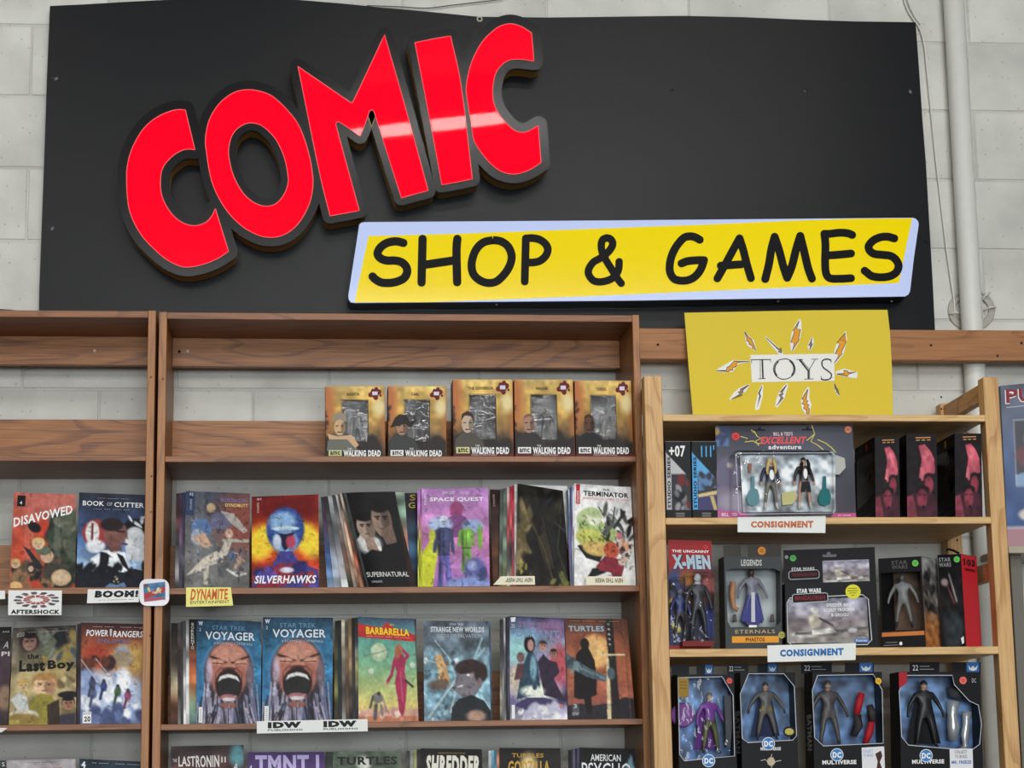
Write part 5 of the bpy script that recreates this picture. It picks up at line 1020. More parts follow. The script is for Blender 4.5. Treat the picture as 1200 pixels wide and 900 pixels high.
tag(obj('shelf_label', slab_m('shelf_label', Quad(P(-20, 692, YE), P(6, 692.2, YE), P(6, 702, YE), P(-20, 702, YE)), .0008), M['paper']), 'white shelf label cut off by the left edge beside the burst label', 'label')
tag(obj('paper_slip', slab_m('paper_slip', Quad(P(-16, 853, YE), P(9, 853, YE), P(2, 858, YE-.01), P(-16, 860, YE-.01)), .0008), M['paper']), 'white paper slip curling off the lower shelf at the left edge', 'label')
t, q = label_card('shelf_label', [(103, 690.5), (163.3, 690), (162.8, 705.6), (101.8, 707)], YE, 'white shelf label with bold black word ending in an exclamation mark')
text_on(q, 'BOOM!', .14, .1, .985, .62, BLACK, t, bold=.07, shear=.05); text_on(q, '-- - ----------- ---', .22, .72, .9, .86, flat((90, 90, 90)), t)
# square badge hanging over the gap between the bookcases
bq = Quad(P(163.3, 678.5, YE-.01), P(198.3, 678.5, YE-.01), P(198.3, 710, YE-.01), P(163.3, 710, YE-.01))
bt = thing('badge', 'glossy rounded white badge with blue and red print between the bookcases', 'badge', bq.at(.5, 1))
def rrect(x0, y0, x1, y1, r, n=5):
    o = []
    for cx, cy, a in ((x1-r, y0+r, -90), (x1-r, y1-r, 0), (x0+r, y1-r, 90), (x0+r, y0+r, 180)):
        for k in range(n+1): g = math.radians(a+90*k/n); o.append((cx+r*math.cos(g), cy+r*math.sin(g)))
    return o
obj('badge_body', extrude_px('badge_body', [rrect(163.3, 678.5, 198.3, 710, 9)], YE-.011, YE-.001), plain('badge_white', (236, 234, 238), 0.08, coat=.6), bt)
bo = -P(180, 694, 0).y
a = Art(40, 34, 53).g((84, 140, 186), (60, 120, 170), (70, 130, 176)).n(5, .3); a.p([(0, .55), (1, .25), (1, .55), (0, .85)], (186, 50, 60)).s_(10, [(226, 206, 90), (220, 220, 226)], (.2, .3, .85, .7), .02, .06, 2).p([(0, .85), (.4, .8), (1, .9), (1, 1), (0, 1)], (190, 80, 90)).e(.1, .1, .14, .12, (110, 70, 90), .6)
sq = Quad(P(168, 684.5, YE-.0115), P(193.5, 681.5, YE-.0115), P(194, 702.5, YE-.0115), P(169, 705.5, YE-.0115))
sb = obj('badge_print', art_mesh('badge_print', sq, a, .0003), M['print'], bt)

t, q = label_card('shelf_label', [(218, 688.4), (270.5, 688.2), (273.2, 709.6), (218, 711.2)], YE, 'yellow shelf label with slanting orange letters below the grey cover', plain('yellow_paper', (240, 232, 130), .6))
text_on(q, 'DYNAMITE', .09, .08, .93, .66, flat((206, 92, 44)), t, bold=.03, shear=.3); text_on(q, 'ENTERTAINMENT', .09, .7, .93, .86, flat((70, 66, 50)), t)
t, q = label_card('shelf_label', [(300.8, 845.2), (430.8, 842.6), (431, 857), (301, 859.6)], YE, 'long white shelf label with the same three black letters printed twice')
for u in (.1, .6): text_on(q, 'IDW', u, .1, u+.3, .6, BLACK, t, bold=.08); text_on(q, 'PUBLISHING', u, .68, u+.31, .82, flat((60, 60, 60)), t, bold=.02)
YN = YB+.012
for pts, lab in (([(587, 675.3), (626.6, 675), (627, 685.2), (578, 685.3)], 'cream shelf card with upside down lettering under the dark jungle cover'), ([(686.6, 675.4), (733, 675.6), (733.2, 685.9), (686.6, 685.6)], 'cream shelf card with upside down lettering under the white cover')):
    t, q = label_card('shelf_card', pts, YN, lab, M['cream'], .001); zf = sz[1][0]+.0008
    text_on(q, 'NEW THIS WEEK', .22, .2, .93, .7, flat((96, 84, 66)), t, flip=True, bold=.02)
# ------------------------------------------------------------------ small plastic figures (plain generic bodies)
def body_mesh(arms=0.0, legs=0.0, bulk=1.0):
    b = bulk
    J = [((0, 0, .53), .075*b), ((0, 0, .66), .072*b), ((0, -.005, .77), .088*b), ((0, 0, .845), .036), ((0, -.008, .89), .052), ((0, -.01, .955), .05)]
    Ed = [(0, 1), (1, 2), (2, 3), (3, 4), (4, 5)]
    for sgn in (-1, 1):
        k = len(J); sp = .02+legs*.03
        J += [((sgn*.058*b, 0, .49), .056*b), ((sgn*(.07+sp), -.012, .27), .042*b), ((sgn*(.078+1.7*sp), .006, .055), .028), ((sgn*(.085+1.8*sp), -.06, .02), .026)]
        Ed += [(0, k), (k, k+1), (k+1, k+2), (k+2, k+3)]
        k = len(J); o = .03+arms*.06
        J += [((sgn*.112*b, 0, .785), .044*b), ((sgn*(.135*b+o), .012, .64), .034*b), ((sgn*(.14*b+1.6*o), -.03, .52), .025), ((sgn*(.14*b+1.7*o), -.045, .455), .026)]
        Ed += [(2, k), (k, k+1), (k+1, k+2), (k+2, k+3)]
    m = bpy.data.meshes.new('body'); m.from_pydata([j[0] for j in J], Ed, [])
    o = bpy.data.objects.new('body', m); COL.objects.link(o)
    md = o.modifiers.new('s', 'SKIN'); md.use_smooth_shade = True
    for i, j in enumerate(J): m.skin_vertices[0].data[i].radius = (j[1], j[1]*.9)
    m.skin_vertices[0].data[0].use_root = True
    ss = o.modifiers.new('u', 'SUBSURF'); ss.levels = 1; ss.render_levels = 1
    bpy.context.view_layer.update()
    r = bpy.data.meshes.new_from_object(o.evaluated_get(bpy.context.evaluated_depsgraph_get()))
    v = np.array([x.co[:] for x in r.vertices]); f = [tuple(p.vertices) for p in r.polygons]
    bpy.data.objects.remove(o); bpy.data.meshes.remove(m); bpy.data.meshes.remove(r)
    # the head, set on the neck
    b0 = len(v); hv = []; nr, ns = 7, 12
    for i in range(nr+1):
        ph = math.pi*i/nr
        for j in range(ns):
            th = 2*math.pi*j/ns; jaw = 1-.18*max(0, -math.cos(ph))
            hv.append((.056*jaw*math.sin(ph)*math.cos(th), -.01+.062*jaw*math.sin(ph)*math.sin(th), .925+.075*math.cos(ph)))
    for i in range(nr):
        for j in range(ns): f.append((b0+i*ns+j, b0+i*ns+(j+1) % ns, b0+(i+1)*ns+(j+1) % ns, b0+(i+1)*ns+j))
    return np.vstack([v, np.array(hv)]), f
BODY = {0: body_mesh(0, 0), 1: body_mesh(.6, .6, 1.12), 2: body_mesh(1.0, 1.0, 1.2)}
def figure(parent, bx, by, hpx, Y, head, torso, legs, boots, hands=None, hair=None, pose=0, yaw=0.0, cape=None, name='toy_figure', belt=None, chin=None):
    """stands with its feet at photo point (bx, by) on plane Y, hpx tall in the photo"""
    v, f = BODY[pose]; base = P(bx, by, Y); h = hpx*((base-Vector(CAM)).dot(Vector(_f)))/FPX/.995
    c, s = math.cos(yaw), math.sin(yaw); w = np.stack([v[:, 0]*c-v[:, 1]*s, v[:, 0]*s+v[:, 1]*c, v[:, 2]], 1)*h+np.array(base)
    m = mesh(name, w, f, True); col = np.ones((len(v), 4)); z = v[:, 2]; x = np.abs(v[:, 0])
    cc = np.where((z > .845)[:, None], lin(head), np.where(((z > .52) | ((x > .13) & (z > .4)))[:, None], lin(torso), lin(legs)))
    cc = np.where((z < .14)[:, None], lin(boots), cc)
    if hands is not None: cc = np.where(((x > .15) & (z < .53) & (z > .38))[:, None], lin(hands), cc)
    if hair is not None: cc = np.where(((z > .93) | ((z > .84) & (v[:, 1] > .01)))[:, None], lin(hair), cc)
    if belt is not None: cc = np.where(((z > .515) & (z < .565) & (x < .12))[:, None], lin(belt), cc)
    if chin is not None: cc = np.where(((z > .85) & (z < .915) & (v[:, 1] < -.03))[:, None], lin(chin), cc)
    col[:, :3] = cc; ca = m.color_attributes.new('Col', 'FLOAT_COLOR', 'POINT'); ca.data.foreach_set('color', col.ravel())
    o = obj(name, m, M['toy'], parent)
    if cape is not None:
        V = []; F = []
        for j in range(7):
            t = j/6; wd = .10+.15*t
            for i in range(7):
                u = i/6*2-1; p = np.array([u*wd, .05+.05*t+.02*math.cos(u*7), .82-.74*t]); p = np.array([p[0]*c-p[1]*s, p[0]*s+p[1]*c, p[2]])*h+np.array(base); V.append(p)
        for j in range(6):
            for i in range(6): F.append((j*7+i, j*7+i+1, j*7+i+8, j*7+i+7))
        obj('cape', mesh('cape', V, F, True), flat(cape, .6), o)
    return o
M['toy'] = printed('toy_plastic', 0.42, 0.0, 0.4)
M['blister'] = clear('blister_plastic', 0.0, 0.03)
def carton(t, q, depth, side, hole=None, frame=None, art=None, inner=None, win=True, top=None, left=None, right=None, dirv=None):
    """a carton whose front is quad q; with `hole` (outline in u,v) the front is a frame round a clear window"""
    d = (-q.n if dirv is None else Vector(dirv))*depth
    B = [c+d for c in q.c]
    def panel(nm, a, b, c2, e, mt):
        qq = Quad(a, b, c2, e); me = slab_m(nm, qq, .0008, 0.0); return obj(nm, me, mt, t), qq
    tl, tr, br, bl = q.c
    r = {}
    r['top'] = panel('top_panel', B[0], B[1], tr, tl, top or side); r['left'] = panel('left_panel', B[0], tl, bl, B[3], left or side)
    r['right'] = panel('right_panel', tr, B[1], B[2], br, right or side); panel('bottom_panel', bl, br, B[2], B[3], side)
    bq = Quad(B[0], B[1], B[2], B[3])
    if inner is not None:
        iq = Quad(*[a*.12+b*.88 for a, b in zip(q.c, B)])
        obj('inner_card', art_mesh('inner_card', iq, inner), M['matte_print'], t); r['inner'] = iq
    else: panel('back_panel', B[0], B[1], B[2], B[3], side)
    if art is not None: r['front'] = obj('front_panel', art_mesh('front_panel', q, art, 0.0, hole=hole if hole and not isinstance(hole[0], tuple) else None), M['print'], t)
    elif hole is not None:
        sq = [(0, 0), (1, 0), (1, 1), (0, 1)]; tri = tessellate_polygon([[Vector((x, y, 0)) for x, y in sq], [Vector((x, y, 0)) for x, y in hole]]); al = sq+list(hole)
        r['front'] = obj('front_panel', orient(mesh('front_panel', [q.at(x, y) for x, y in al], [tuple(k) for k in tri]), q.n), frame, t)
    else: r['front'] = obj('front_panel', slab_m('front_panel', q, .0006), frame, t)
    if hole is not None and win:
        hp = hole if isinstance(hole[0], tuple) else [(hole[0], hole[1]), (hole[2], hole[1]), (hole[2], hole[3]), (hole[0], hole[3])]
        poly_on(q, hp, M['blister'], t, o=-.0012, name='window')
    return r
def sticker(q, u, v, r, c, parent, label=None, o=.0012):
    a = q.wd/q.ht; b = poly_on(q, ell_pts(u, v, r, r*a), flat(c, .5), parent, o=o, name='price_sticker')
    strokes_on(q, [[(u-r*.55, v-.2*r*a), (u+r*.55, v-.2*r*a)], [(u-r*.4, v+.25*r*a), (u+r*.4, v+.25*r*a)]], q.wd*r*.16, flat(tuple(int(.62*k) for k in c)), b, o=o+.0004, name='sticker_print'); return b

# ------------------------------------------------------------------ yellow boxed figures on the top shelf
zs0 = sz[0][0]+.0008
GW = 'yellow boxed figures in a row'
WD = [((381, 453.3), (450.8, 452.6), (451, 533.7), (381.7, 533.7), 'ROSITA', 'cap', (206, 170, 130), (110, 110, 104), (206, 206, 150), False),
      ((454.8, 452.6), (522.6, 453), (522.6, 533.4), (454.2, 533.4), 'CARL', 'hat', (170, 130, 104), (64, 66, 66), (240, 240, 236), False),
      ((530.3, 445.2), (600.4, 445), (601.5, 533.4), (531.2, 533.4), 'THE GOVERNOR', 'hair', (196, 172, 150), (84, 78, 72), (214, 214, 150), True),
      ((602.3, 445.4), (671, 445.2), (673.6, 533.4), (603.4, 533.4), 'WALKER', 'bald', (170, 130, 112), (56, 52, 52), (240, 240, 236), True),
      ((673, 446.4), (741.6, 446.4), (744.8, 533.4), (675, 533.4), 'T-DOG', 'bald', (92, 62, 46), (40, 38, 38), (240, 240, 236), True)]
WL_ = ['yellow boxed figure with a capped portrait, leftmost of the five', 'yellow boxed figure with a wide hat portrait, second from left', 'yellow boxed figure with a brown haired portrait, middle of five', 'yellow boxed figure with a balding portrait, fourth from left', 'yellow boxed figure with a dark bald portrait, rightmost of five']
for k, (tl, tr, br, bl, nm, hd, skin, coat, amc, band) in enumerate(WD):
    Yf = YB+.038-(.006 if band else 0)
    q = Quad(P(*tl, Yf), P(*tr, Yf), P(*br, Yf), P(*bl, Yf)); q.c[2].z = zs0; q.c[3].z = zs0
    for k_ in q.c: k_.x = min(k_.x, cxi1-.0025)
    t = thing('boxed_figure', WL_[k], 'toy box', (q.c[2]+q.c[3])/2, GW)
    a = Art(40, 48, 60+k).g((228, 190, 104), (222, 178, 84), (204, 160, 70), (140, 106, 58), (48, 42, 38), (38, 36, 36)).n(5, .2).n(16, .16)
    a.e(0, .25, .16, .4, (196, 112, 56), .8).e(1.02, .5, .10, .4, (180, 110, 50), .9).e(.9, .3, .1, .12, (236, 214, 150), .9)
    a.s_(9, [(60, 36, 30)], (0, .3, .05, .75), .01, .03, 2).s_(16, [(44, 36, 34)], (0, .75, 1, .9), .04, .1, 1.4)
    if band: a.r(0, .93, 1, 1, (96, 24, 34))
    H = (.27, .185, .72, .77)
    inn = Art(20, 24, 80+k).g((76, 80, 84), (58, 62, 66), (40, 42, 46)).n(5, .5)
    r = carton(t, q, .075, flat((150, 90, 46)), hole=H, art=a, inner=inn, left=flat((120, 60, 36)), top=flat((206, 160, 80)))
    x0, y0 = px_of(q.at(.53, .79)); figure(t, x0, y0, 40, Yf+.04, (90, 84, 80), (60, 62, 66), (74, 76, 80), (30, 30, 32), pose=k % 2)
    strokes_on(q, [[(H[0], H[1]), (H[2], H[1]), (H[2], H[3]), (H[0], H[3]), (H[0], H[1])]], .0012, flat((44, 36, 30)), t, o=.0004, name='window_edge')
    # printed portrait over the window's lower left
    D = flat(coat); S = flat(skin); cx, cy = .24, .53
    poly_on(q, [(.02, .9), (.04, .76), (.12, .70), (.2, .67), (.3, .67), (.4, .71), (.5, .8), (.54, .9)], D, t, o=.0010, name='portrait_coat')
    poly_on(q, ell_pts(cx, cy+.04, .095, .115), S, t, o=.0014, name='portrait_face')
    if hd == 'cap': poly_on(q, [(.12, .5), (.13, .4), (.24, .355), (.34, .39), (.36, .5), (.24, .46)], flat((150, 140, 120)), t, o=.0018, name='portrait_cap'); poly_on(q, [(.03, .66), (.2, .7), (.44, .68), (.56, .82), (.5, .86), (.36, .74), (.06, .74)], S, t, o=.0018, name='portrait_arm')
    elif hd == 'hat': poly_on(q, [(.04, .58), (.12, .44), (.2, .39), (.32, .41), (.38, .5), (.5, .46), (.4, .58), (.3, .53), (.18, .55)], flat((44, 38, 36)), t, o=.0018, name='portrait_hat')
    elif hd == 'hair': poly_on(q, [(.135, .52), (.15, .44), (.24, .4), (.33, .44), (.345, .52), (.31, .47), (.2, .46)], flat((66, 48, 38)), t, o=.0018, name='portrait_hair')
    else: poly_on(q, [(.15, .5), (.17, .455), (.24, .435), (.31, .455), (.33, .5), (.24, .47)], flat(tuple(int(.75*j) for j in skin)), t, o=.0018, name='portrait_hair')
    poly_on(q, ell_pts(.3, .58, .04, .08), flat(tuple(int(.7*j) for j in skin)), t, o=.0017, name='portrait_shade')
    strokes_on(q, [[(.17, .555), (.22, .55)], [(.26, .55), (.31, .555)], [(.2, .64), (.28, .64)]], .0022, flat((40, 28, 24)), t, o=.0022, name='portrait_lines')
    # lettering
    vv = .86 if not band else .835
    poly_on(q, [(.05, vv+.03), (.27, vv+.03), (.27, vv+.11), (.05, vv+.11)], flat(amc), t, o=.0012, name='logo_box'); text_on(q, 'amc', .075, vv+.045, .245, vv+.098, BLACK, t, o=.0016, bold=.03)
    text_on(q, 'WALKING DEAD', .3, vv+.03, .93, vv+.12, WHITE, t, o=.0014, bold=.05); text_on(q, 'THE', .37, vv+.0, .44, vv+.025, WHITE, t, o=.0014)
    if band: text_on(q, "COLLECTOR'S MODELS", .3, .955, .72, .975, flat((226, 200, 200)), t, o=.001)
    wn = .035*len(nm); text_on(q, nm, .47-wn/2, .09, .47+wn/2, .13, flat((52, 32, 16)), t, o=.001, bold=.03)
    for j, (du, dv, rr) in enumerate(((0, 0, .075), (-.07, .02, .04), (.07, -.02, .045), (.02, .06, .04), (.03, -.06, .035), (.1, .03, .02), (-.03, -.04, .03))):
        poly_on(q, ell_pts(.83+du, .1+dv, rr, rr*.85, 12), flat((110, 30, 32)), t, o=.0008+.0001*j, name='splat_print')
    poly_on(q, [(.79, .075), (.88, .075), (.88, .125), (.79, .125)], flat((214, 210, 226)), t, o=.0018, name='tag_print')

# ------------------------------------------------------------------ toys on the pine shelf: upper shelf
z1 = tz[1][0]+.0008; z2 = tz[2][0]+.0008; z3 = tz[3][0]+.0008
def tq(tl, tr, br, bl, Yt, Yb=None, z=None, Yr=None):
    Yb = Yt if Yb is None else Yb; Yr0 = 0 if Yr is None else Yr
    q = Quad(P(*tl, Yt), P(*tr, Yt+Yr0), P(*br, Yb+Yr0), P(*bl, Yb))
    if z is not None: q.c[2].z = z; q.c[3].z = z; q = Quad(*q.c)
    return q
for k, (x0, x1, num, cc, lab) in enumerate(((779.6, 808.6, '+07', (190, 190, 192), 'black robot toy carton with a grey diagonal by the left post'), (810.2, 839.2, "111'", (86, 170, 226), 'black robot toy carton with a blue diagonal beside the carded musicians'))):
    q = tq((x0, 517.5), (x1, 517.5), (x1+1.4, 605), (x0+1.4, 605), YT+.03, z=z1)
    t = thing('toy_carton', lab, 'toy box', (q.c[2]+q.c[3])/2, 'black robot toy cartons')
    a = Art(30, 84, 90+k).g((26, 28, 32), (30, 32, 36), (28, 28, 32))
    a.p([(0, .1), (0, .2), (.1, .2), (.8, .44), (.82, .9), (.24, .9), (.2, .24)], (60, 62, 66)).p([(0, .12), (.02, .14), (.8, .42), (.22, .42)], cc)
    if k == 0: a.p([(.24, .42), (.8, .42), (.95, .52), (1, .88), (.26, .88)], (54, 54, 60)).s_(16, [(30, 30, 34), (110, 112, 118), (150, 150, 156), (120, 40, 44)], (.35, .48, .95, .86), .05, .13, 1.6)
    else: a.p([(.24, .42), (.8, .42), (1, .5), (1, .6), (.26, .64)], (90, 130, 176)).s_(12, [(60, 90, 140), (120, 150, 190), (60, 60, 70)], (.4, .42, .95, .62), .05, .11, 1.6).p([(.25, .7), (1, .66), (1, .88), (.25, .88)], (70, 66, 116)).p([(.25, .68), (1, .63), (1, .68), (.25, .72)], (222, 196, 130)).p([(.7, .7), (.85, .7), (1, .88), (.86, .88)], (206, 180, 110))
    a.r(0, .12, .03, .88, cc).r(0, .88, 1, 1, (24, 24, 26)).r(.38, .915, .74, .935, (130, 130, 132)).r(.38, .945, .74, .965, (120, 120, 122)).r(0, .985, 1, 1, (190, 40, 40))
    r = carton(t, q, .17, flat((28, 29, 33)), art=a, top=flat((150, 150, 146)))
    poly_on(q, [(.02, .16), (.22, .24), (.22, .88), (.02, .88)], flat(cc), t, o=.0006, name='stripe_print')
    text_on(q, 'STUDIO SERIES', .06, .2, .19, .86, flat((30, 34, 44)), t, rot=90, bold=.04, o=.0012)
    text_on(q, num, .14 if k == 0 else .38, .05, .8 if k == 0 else .92, .2, WHITE if k == 0 else flat(cc), t, bold=.03, o=.001)
# carded pair of figures
q = tq((838.2, 498.8), (999, 496.3), (1003.2, 605.6), (840.9, 606), YT+.036, YT+.024, z=z1)
for k_ in (0, 1): q.c[k_].z = min(q.c[k_].z, tz[0][1]-.002)
t = thing('carded_figures', 'wide grey card with two long haired musician figures under clear blister', 'toy pack', (q.c[2]+q.c[3])/2)
a = Art(96, 66, 95).g((70, 72, 84), (84, 86, 98), (74, 74, 86), (80, 74, 84)).n(4, .16)
a.e(.08, .52, .1, .17, (110, 104, 130), .2).e(.03, .9, .26, .24, (128, 118, 140), .15).e(.12, .82, .1, .1, (160, 150, 170), .7).e(.1, .43, .02, .03, (190, 180, 160)).p([(0, .9), (.2, .92), (.24, 1), (0, 1)], (190, 90, 150)).r(.82, .94, 1, 1, (196, 84, 140)).r(.0, .02, .1, .23, (92, 120, 170)).s_(12, [(60, 70, 110), (200, 170, 140), (190, 150, 80)], (.01, .04, .09, .2), .012, .022)
obj('card_back', slab_m('card_back', q, .0015), flat((60, 60, 66)), t); obj('card_print', art_mesh('card_print', q, a, .0002), M['print'], t)
yl = flat((222, 206, 100))
for st_ in ([[(.28, .06), (.3, .12), (.33, .14), (.29, .17), (.31, .22)], [(.18, .12), (.23, .14), (.21, .18), (.27, .17), (.3, .2), (.35, .19)], [(.7, .0), (.72, .1), (.69, .18), (.74, .22), (.78, .27)], [(.72, .1), (.66, .17)], [(.74, .16), (.8, .2), (.84, .25), (.87, .3)], [(.26, .05), (.28, .08)]]): strokes_on(q, [st_], .0022, yl, t, name='lightning_print')
text_on(q, "BILL & TED'S", .42, .075, .56, .115, flat((226, 200, 206)), t, bold=.02); text_on(q, 'EXCELLENT', .32, .125, .66, .205, flat((222, 90, 96)), t, bold=.05, shear=.3, o=.001); text_on(q, 'adventure', .38, .213, .62, .262, flat((230, 226, 230)), t, bold=.03)
text_on(q, 'BILL', .03, .94, .08, .975, WHITE, t); text_on(q, 'TED', .1, .945, .14, .975, WHITE, t); text_on(q, '-- -----', .87, .955, .96, .985, WHITE, t, o=.0008)
for u in (.32, .67): poly_on(q, [(u-.04, .045), (u-.01, .045), (u-.01, .025), (u+.01, .025), (u+.01, .045), (u+.04, .045), (u+.04, .06), (u-.04, .06)], flat((24, 24, 26)), t, o=.0006, name='hang_slot')
sticker(q, .145, .12, .028, (222, 72, 70), t); sticker(q, .965, .055, .025, (230, 140, 100), t)
Yc = YT+.014
tray = tq((867, 533.5), (975, 533), (976.5, 599.5), (871, 600.5), Yc+.004); ta = Art(60, 38, 96).g((176, 188, 196), (190, 200, 206), (170, 182, 190)).n(10, .35).n(22, .35)
obj('foil_tray', art_mesh('foil_tray', tray, ta), M['matte_print'], t)
def blister(t, pts, Yf, Yb, name='blister'):
    return obj(name, extrude_px(name, [pts], Yf, Yb), M['blister'], t)
figure(t, 904, 597.5, 61, Yc-.014, (196, 160, 120), (44, 46, 76), (110, 106, 98), (206, 200, 196), (200, 160, 130), (206, 180, 120), 0)
poly_on(tray, ell_pts(.305, .38, .026, .09), WHITE, t, o=.0315, name='shirt_print')
figure(t, 943.5, 597.5, 62, Yc-.014, (190, 150, 130), (46, 44, 48), (190, 150, 130), (190, 186, 180), (200, 150, 130), (34, 28, 28), 0)
poly_on(tray, [(.63, .5), (.715, .5), (.73, .68), (.682, .68), (.672, .6), (.662, .68), (.614, .68)], flat((30, 30, 34)), t, o=.0310, name='shorts'); poly_on(tray, ell_pts(.672, .36, .022, .09), WHITE, t, o=.0315, name='shirt_print')
for fx, hc in ((904, (206, 180, 120)), (943.5, (34, 28, 28))):
    for sg_ in (-1, 1): obj('long_hair', tube_m('long_hair', [P(fx+sg_*2.4, 538.5, Yc-.016), P(fx+sg_*4.2, 544, Yc-.019), P(fx+sg_*4.8, 551, Yc-.020), P(fx+sg_*4.4, 556, Yc-.020)], [.003, .0045, .004, .002], 8), flat(hc, .5), t)
for cx, c in ((882, (96, 140, 150)), (966, (30, 110, 112))):
    obj('guitar', extrude_px('guitar', [[(cx-1, 558), (cx+2, 558), (cx+2.5, 572), (cx+6, 574), (cx+8, 582), (cx+7, 590), (cx+1, 593), (cx-5, 591), (cx-7, 584), (cx-4, 575), (cx-1.5, 572)]], Yc-.010, Yc-.002), flat(c, .3), t)
obj('accessory', extrude_px('accessory', [[(877, 543), (881, 543), (880.5, 553), (877.5, 553)]], Yc-.008, Yc-.002), flat((150, 100, 80)), t)
obj('accessory', extrude_px('accessory', [[(916, 578), (931, 575), (934, 584), (928, 591), (917, 592)]], Yc-.008, Yc-.002), flat((196, 190, 130)), t)
obj('accessory', extrude_px('accessory', [[(979, 533), (990, 537), (991, 548), (984, 556), (978, 556)]], Yc-.004, Yc+.004), flat((186, 184, 180)), t)
blister(t, rrect(859, 528, 979, 603.5, 6), Yc-.030, Yc+.012); strokes_q = tq((862, 531), (977, 530.5), (979, 601), (866, 602.5), Yc-.0305)
strokes_on(strokes_q, [[(0, .02), (.02, 0), (.98, 0), (1, .03), (1, .97), (.98, 1), (.02, 1), (0, .97), (0, .02)]], .0012, flat((206, 212, 216), .15), t, o=.0002, name='blister_edge')
# three deep narrow cartons with a pink printed side
for k, (xa, xb, yt, sc_, lab) in enumerate(((1025, 1053.5, 512.2, (222, 76, 66), 'narrow black carton with pink figures, red sticker, beside the carded musicians'), (1062, 1097.5, 509.2, (190, 204, 60), 'narrow black carton with pink figures, green sticker, middle of three'), (1118.5, 1150, 508.3, (232, 160, 70), 'narrow black carton with pink figures, orange sticker, by the right post'))):
    Yf = YT+.028+.004*(2-k)
    fa = P(xa, yt, Yf); fb = P(xb, yt, Yf); ba = P(xa+1.2, 606, Yf); bb = P(xb+1.2, 606, Yf); ba.z = bb.z = z1
    dp = Vector((.0, .2, 0)); ql = Quad(fa+dp, fa, ba, ba+dp); qf = Quad(fa, fb, bb, ba)
    t = thing('narrow_carton', lab, 'toy box', (ba+bb)/2, 'narrow black cartons with pink print')
    inn = Art(20, 20, 101+k).g((150, 146, 146), (120, 116, 120), (80, 84, 120)).n(5, .4)
    r = carton(t, ql, (fb-fa).length, flat((24, 22, 26)), hole=[(.05, .15), (.98, .15), (.98, .6), (.9, .66), (.55, .74), (.05, .8)], frame=flat((24, 23, 28)), inner=inn, dirv=(1, 0, 0))
    a = Art(36, 88, 105+k).g((30, 26, 30), (34, 28, 32), (40, 30, 36))
    a.p([(.4, .14), (.6, .12), (.78, .2), (.9, .3), (.92, .46), (.66, .5), (.5, .56), (.42, .5), (.5, .3)], (206, 84, 104)).e(.62, .24, .1, .05, (226, 110, 126), .4).e(.7, .36, .12, .08, (216, 96, 114), .4).p([(.45, .4), (.58, .4), (.5, .52), (.4, .52)], (222, 110, 124)).e(.72, .52, .17, .06, (30, 24, 28), .3).e(.72, .6, .14, .1, (150, 54, 72), .3).p([(0, .74), (.3, .68), (.5, .63), (.74, .68), (.95, .74), (1, .98), (0, .98)], (70, 34, 46)).p([(0, .74), (.2, .72), (.34, .98), (0, .98)], (130, 52, 70)).e(.5, .66, .24, .05, (28, 22, 26), .3).e(.5, .76, .17, .11, (134, 52, 68), .25).l([(.38, .72), (.46, .72)], .03, (40, 20, 28)).l([(.56, .72), (.64, .72)], .03, (40, 20, 28)).e(.53, .86, .05, .02, (40, 20, 26)).n(7, .22)
    fp = obj('print_panel', art_mesh('print_panel', qf, a, .0006), M['print'], t)
    strokes_on(qf, [[(.3, .04), (.8, .035)], [(.32, .07), (.44, .068)], [(.5, .068), (.62, .066)], [(.68, .066), (.8, .064)]], .0026, flat((206, 150, 90)), fp, o=.0008, name='title_print')
    poly_on(qf, [(0, .06), (.16, .06), (.16, .58), (0, .66)], M['blister'], fp, o=.0009, name='window_wrap')
    figure(t, *px_of(Vector((fa.x+.028, Yf+.10, z1+.05))), 62, Yf+.10, (190, 120, 84), [(190, 104, 56), (110, 106, 104), (206, 150, 110)][k], [(196, 110, 60), (90, 88, 90), (60, 62, 72)][k], (60, 44, 40), pose=1, yaw=-1.2)
    sticker(ql, .62, .075, .05, sc_, t)
    strokes_on(ql, [[(.05, .07), (.4, .07)], [(.1, .86), (.5, .86)], [(.3, .92), (.8, .92)]], .004, flat((70, 72, 110)), t, name='carton_print')

# ------------------------------------------------------------------ middle shelf
q = tq((783, 632.5), (833.8, 633.8), (834.8, 759.6), (784.8, 759.6), YT+.062, YT+.045, z=z2)
t = thing('carded_figure', 'red topped blister card with a dark armoured figure by the left post', 'toy pack', (q.c[2]+q.c[3])/2)
a = Art(44, 108, 110).g((170, 36, 44), (176, 40, 46), (110, 60, 60), (90, 50, 40), (60, 50, 60), (40, 44, 70), (44, 40, 50)).n(5, .25)
a.r(0, 0, 1, .27, (168, 34, 42), .8).e(.15, .4, .2, .12, (60, 70, 120), .6).e(.45, .36, .2, .06, (176, 110, 50), .7).s_(14, [(206, 190, 80), (50, 60, 110), (30, 30, 40)], (0, .42, .25, .95), .03, .08, 2).e(.9, .4, .12, .07, (176, 90, 84), .5).e(.9, .75, .1, .15, (50, 60, 130), .6).r(.0, .955, 1, 1, (150, 44, 36))
obj('card_back', slab_m('card_back', q, .0015), flat((90, 30, 36)), t); obj('card_print', art_mesh('card_print', q, a, .0002), M['print'], t)
text_on(q, 'THE UNCANNY', .08, .09, .94, .115, WHITE, t, bold=.03); text_on(q, 'X-MEN', .08, .135, .98, .265, flat((176, 196, 206)), t, bold=.06, o=.0008, shear=-.15); text_on(q, 'X-MEN', .1, .14, 1.0, .27, flat((40, 56, 96)), t, bold=.09, o=.0005, shear=-.15)
sticker(q, .86, .06, .055, (206, 60, 66), t)
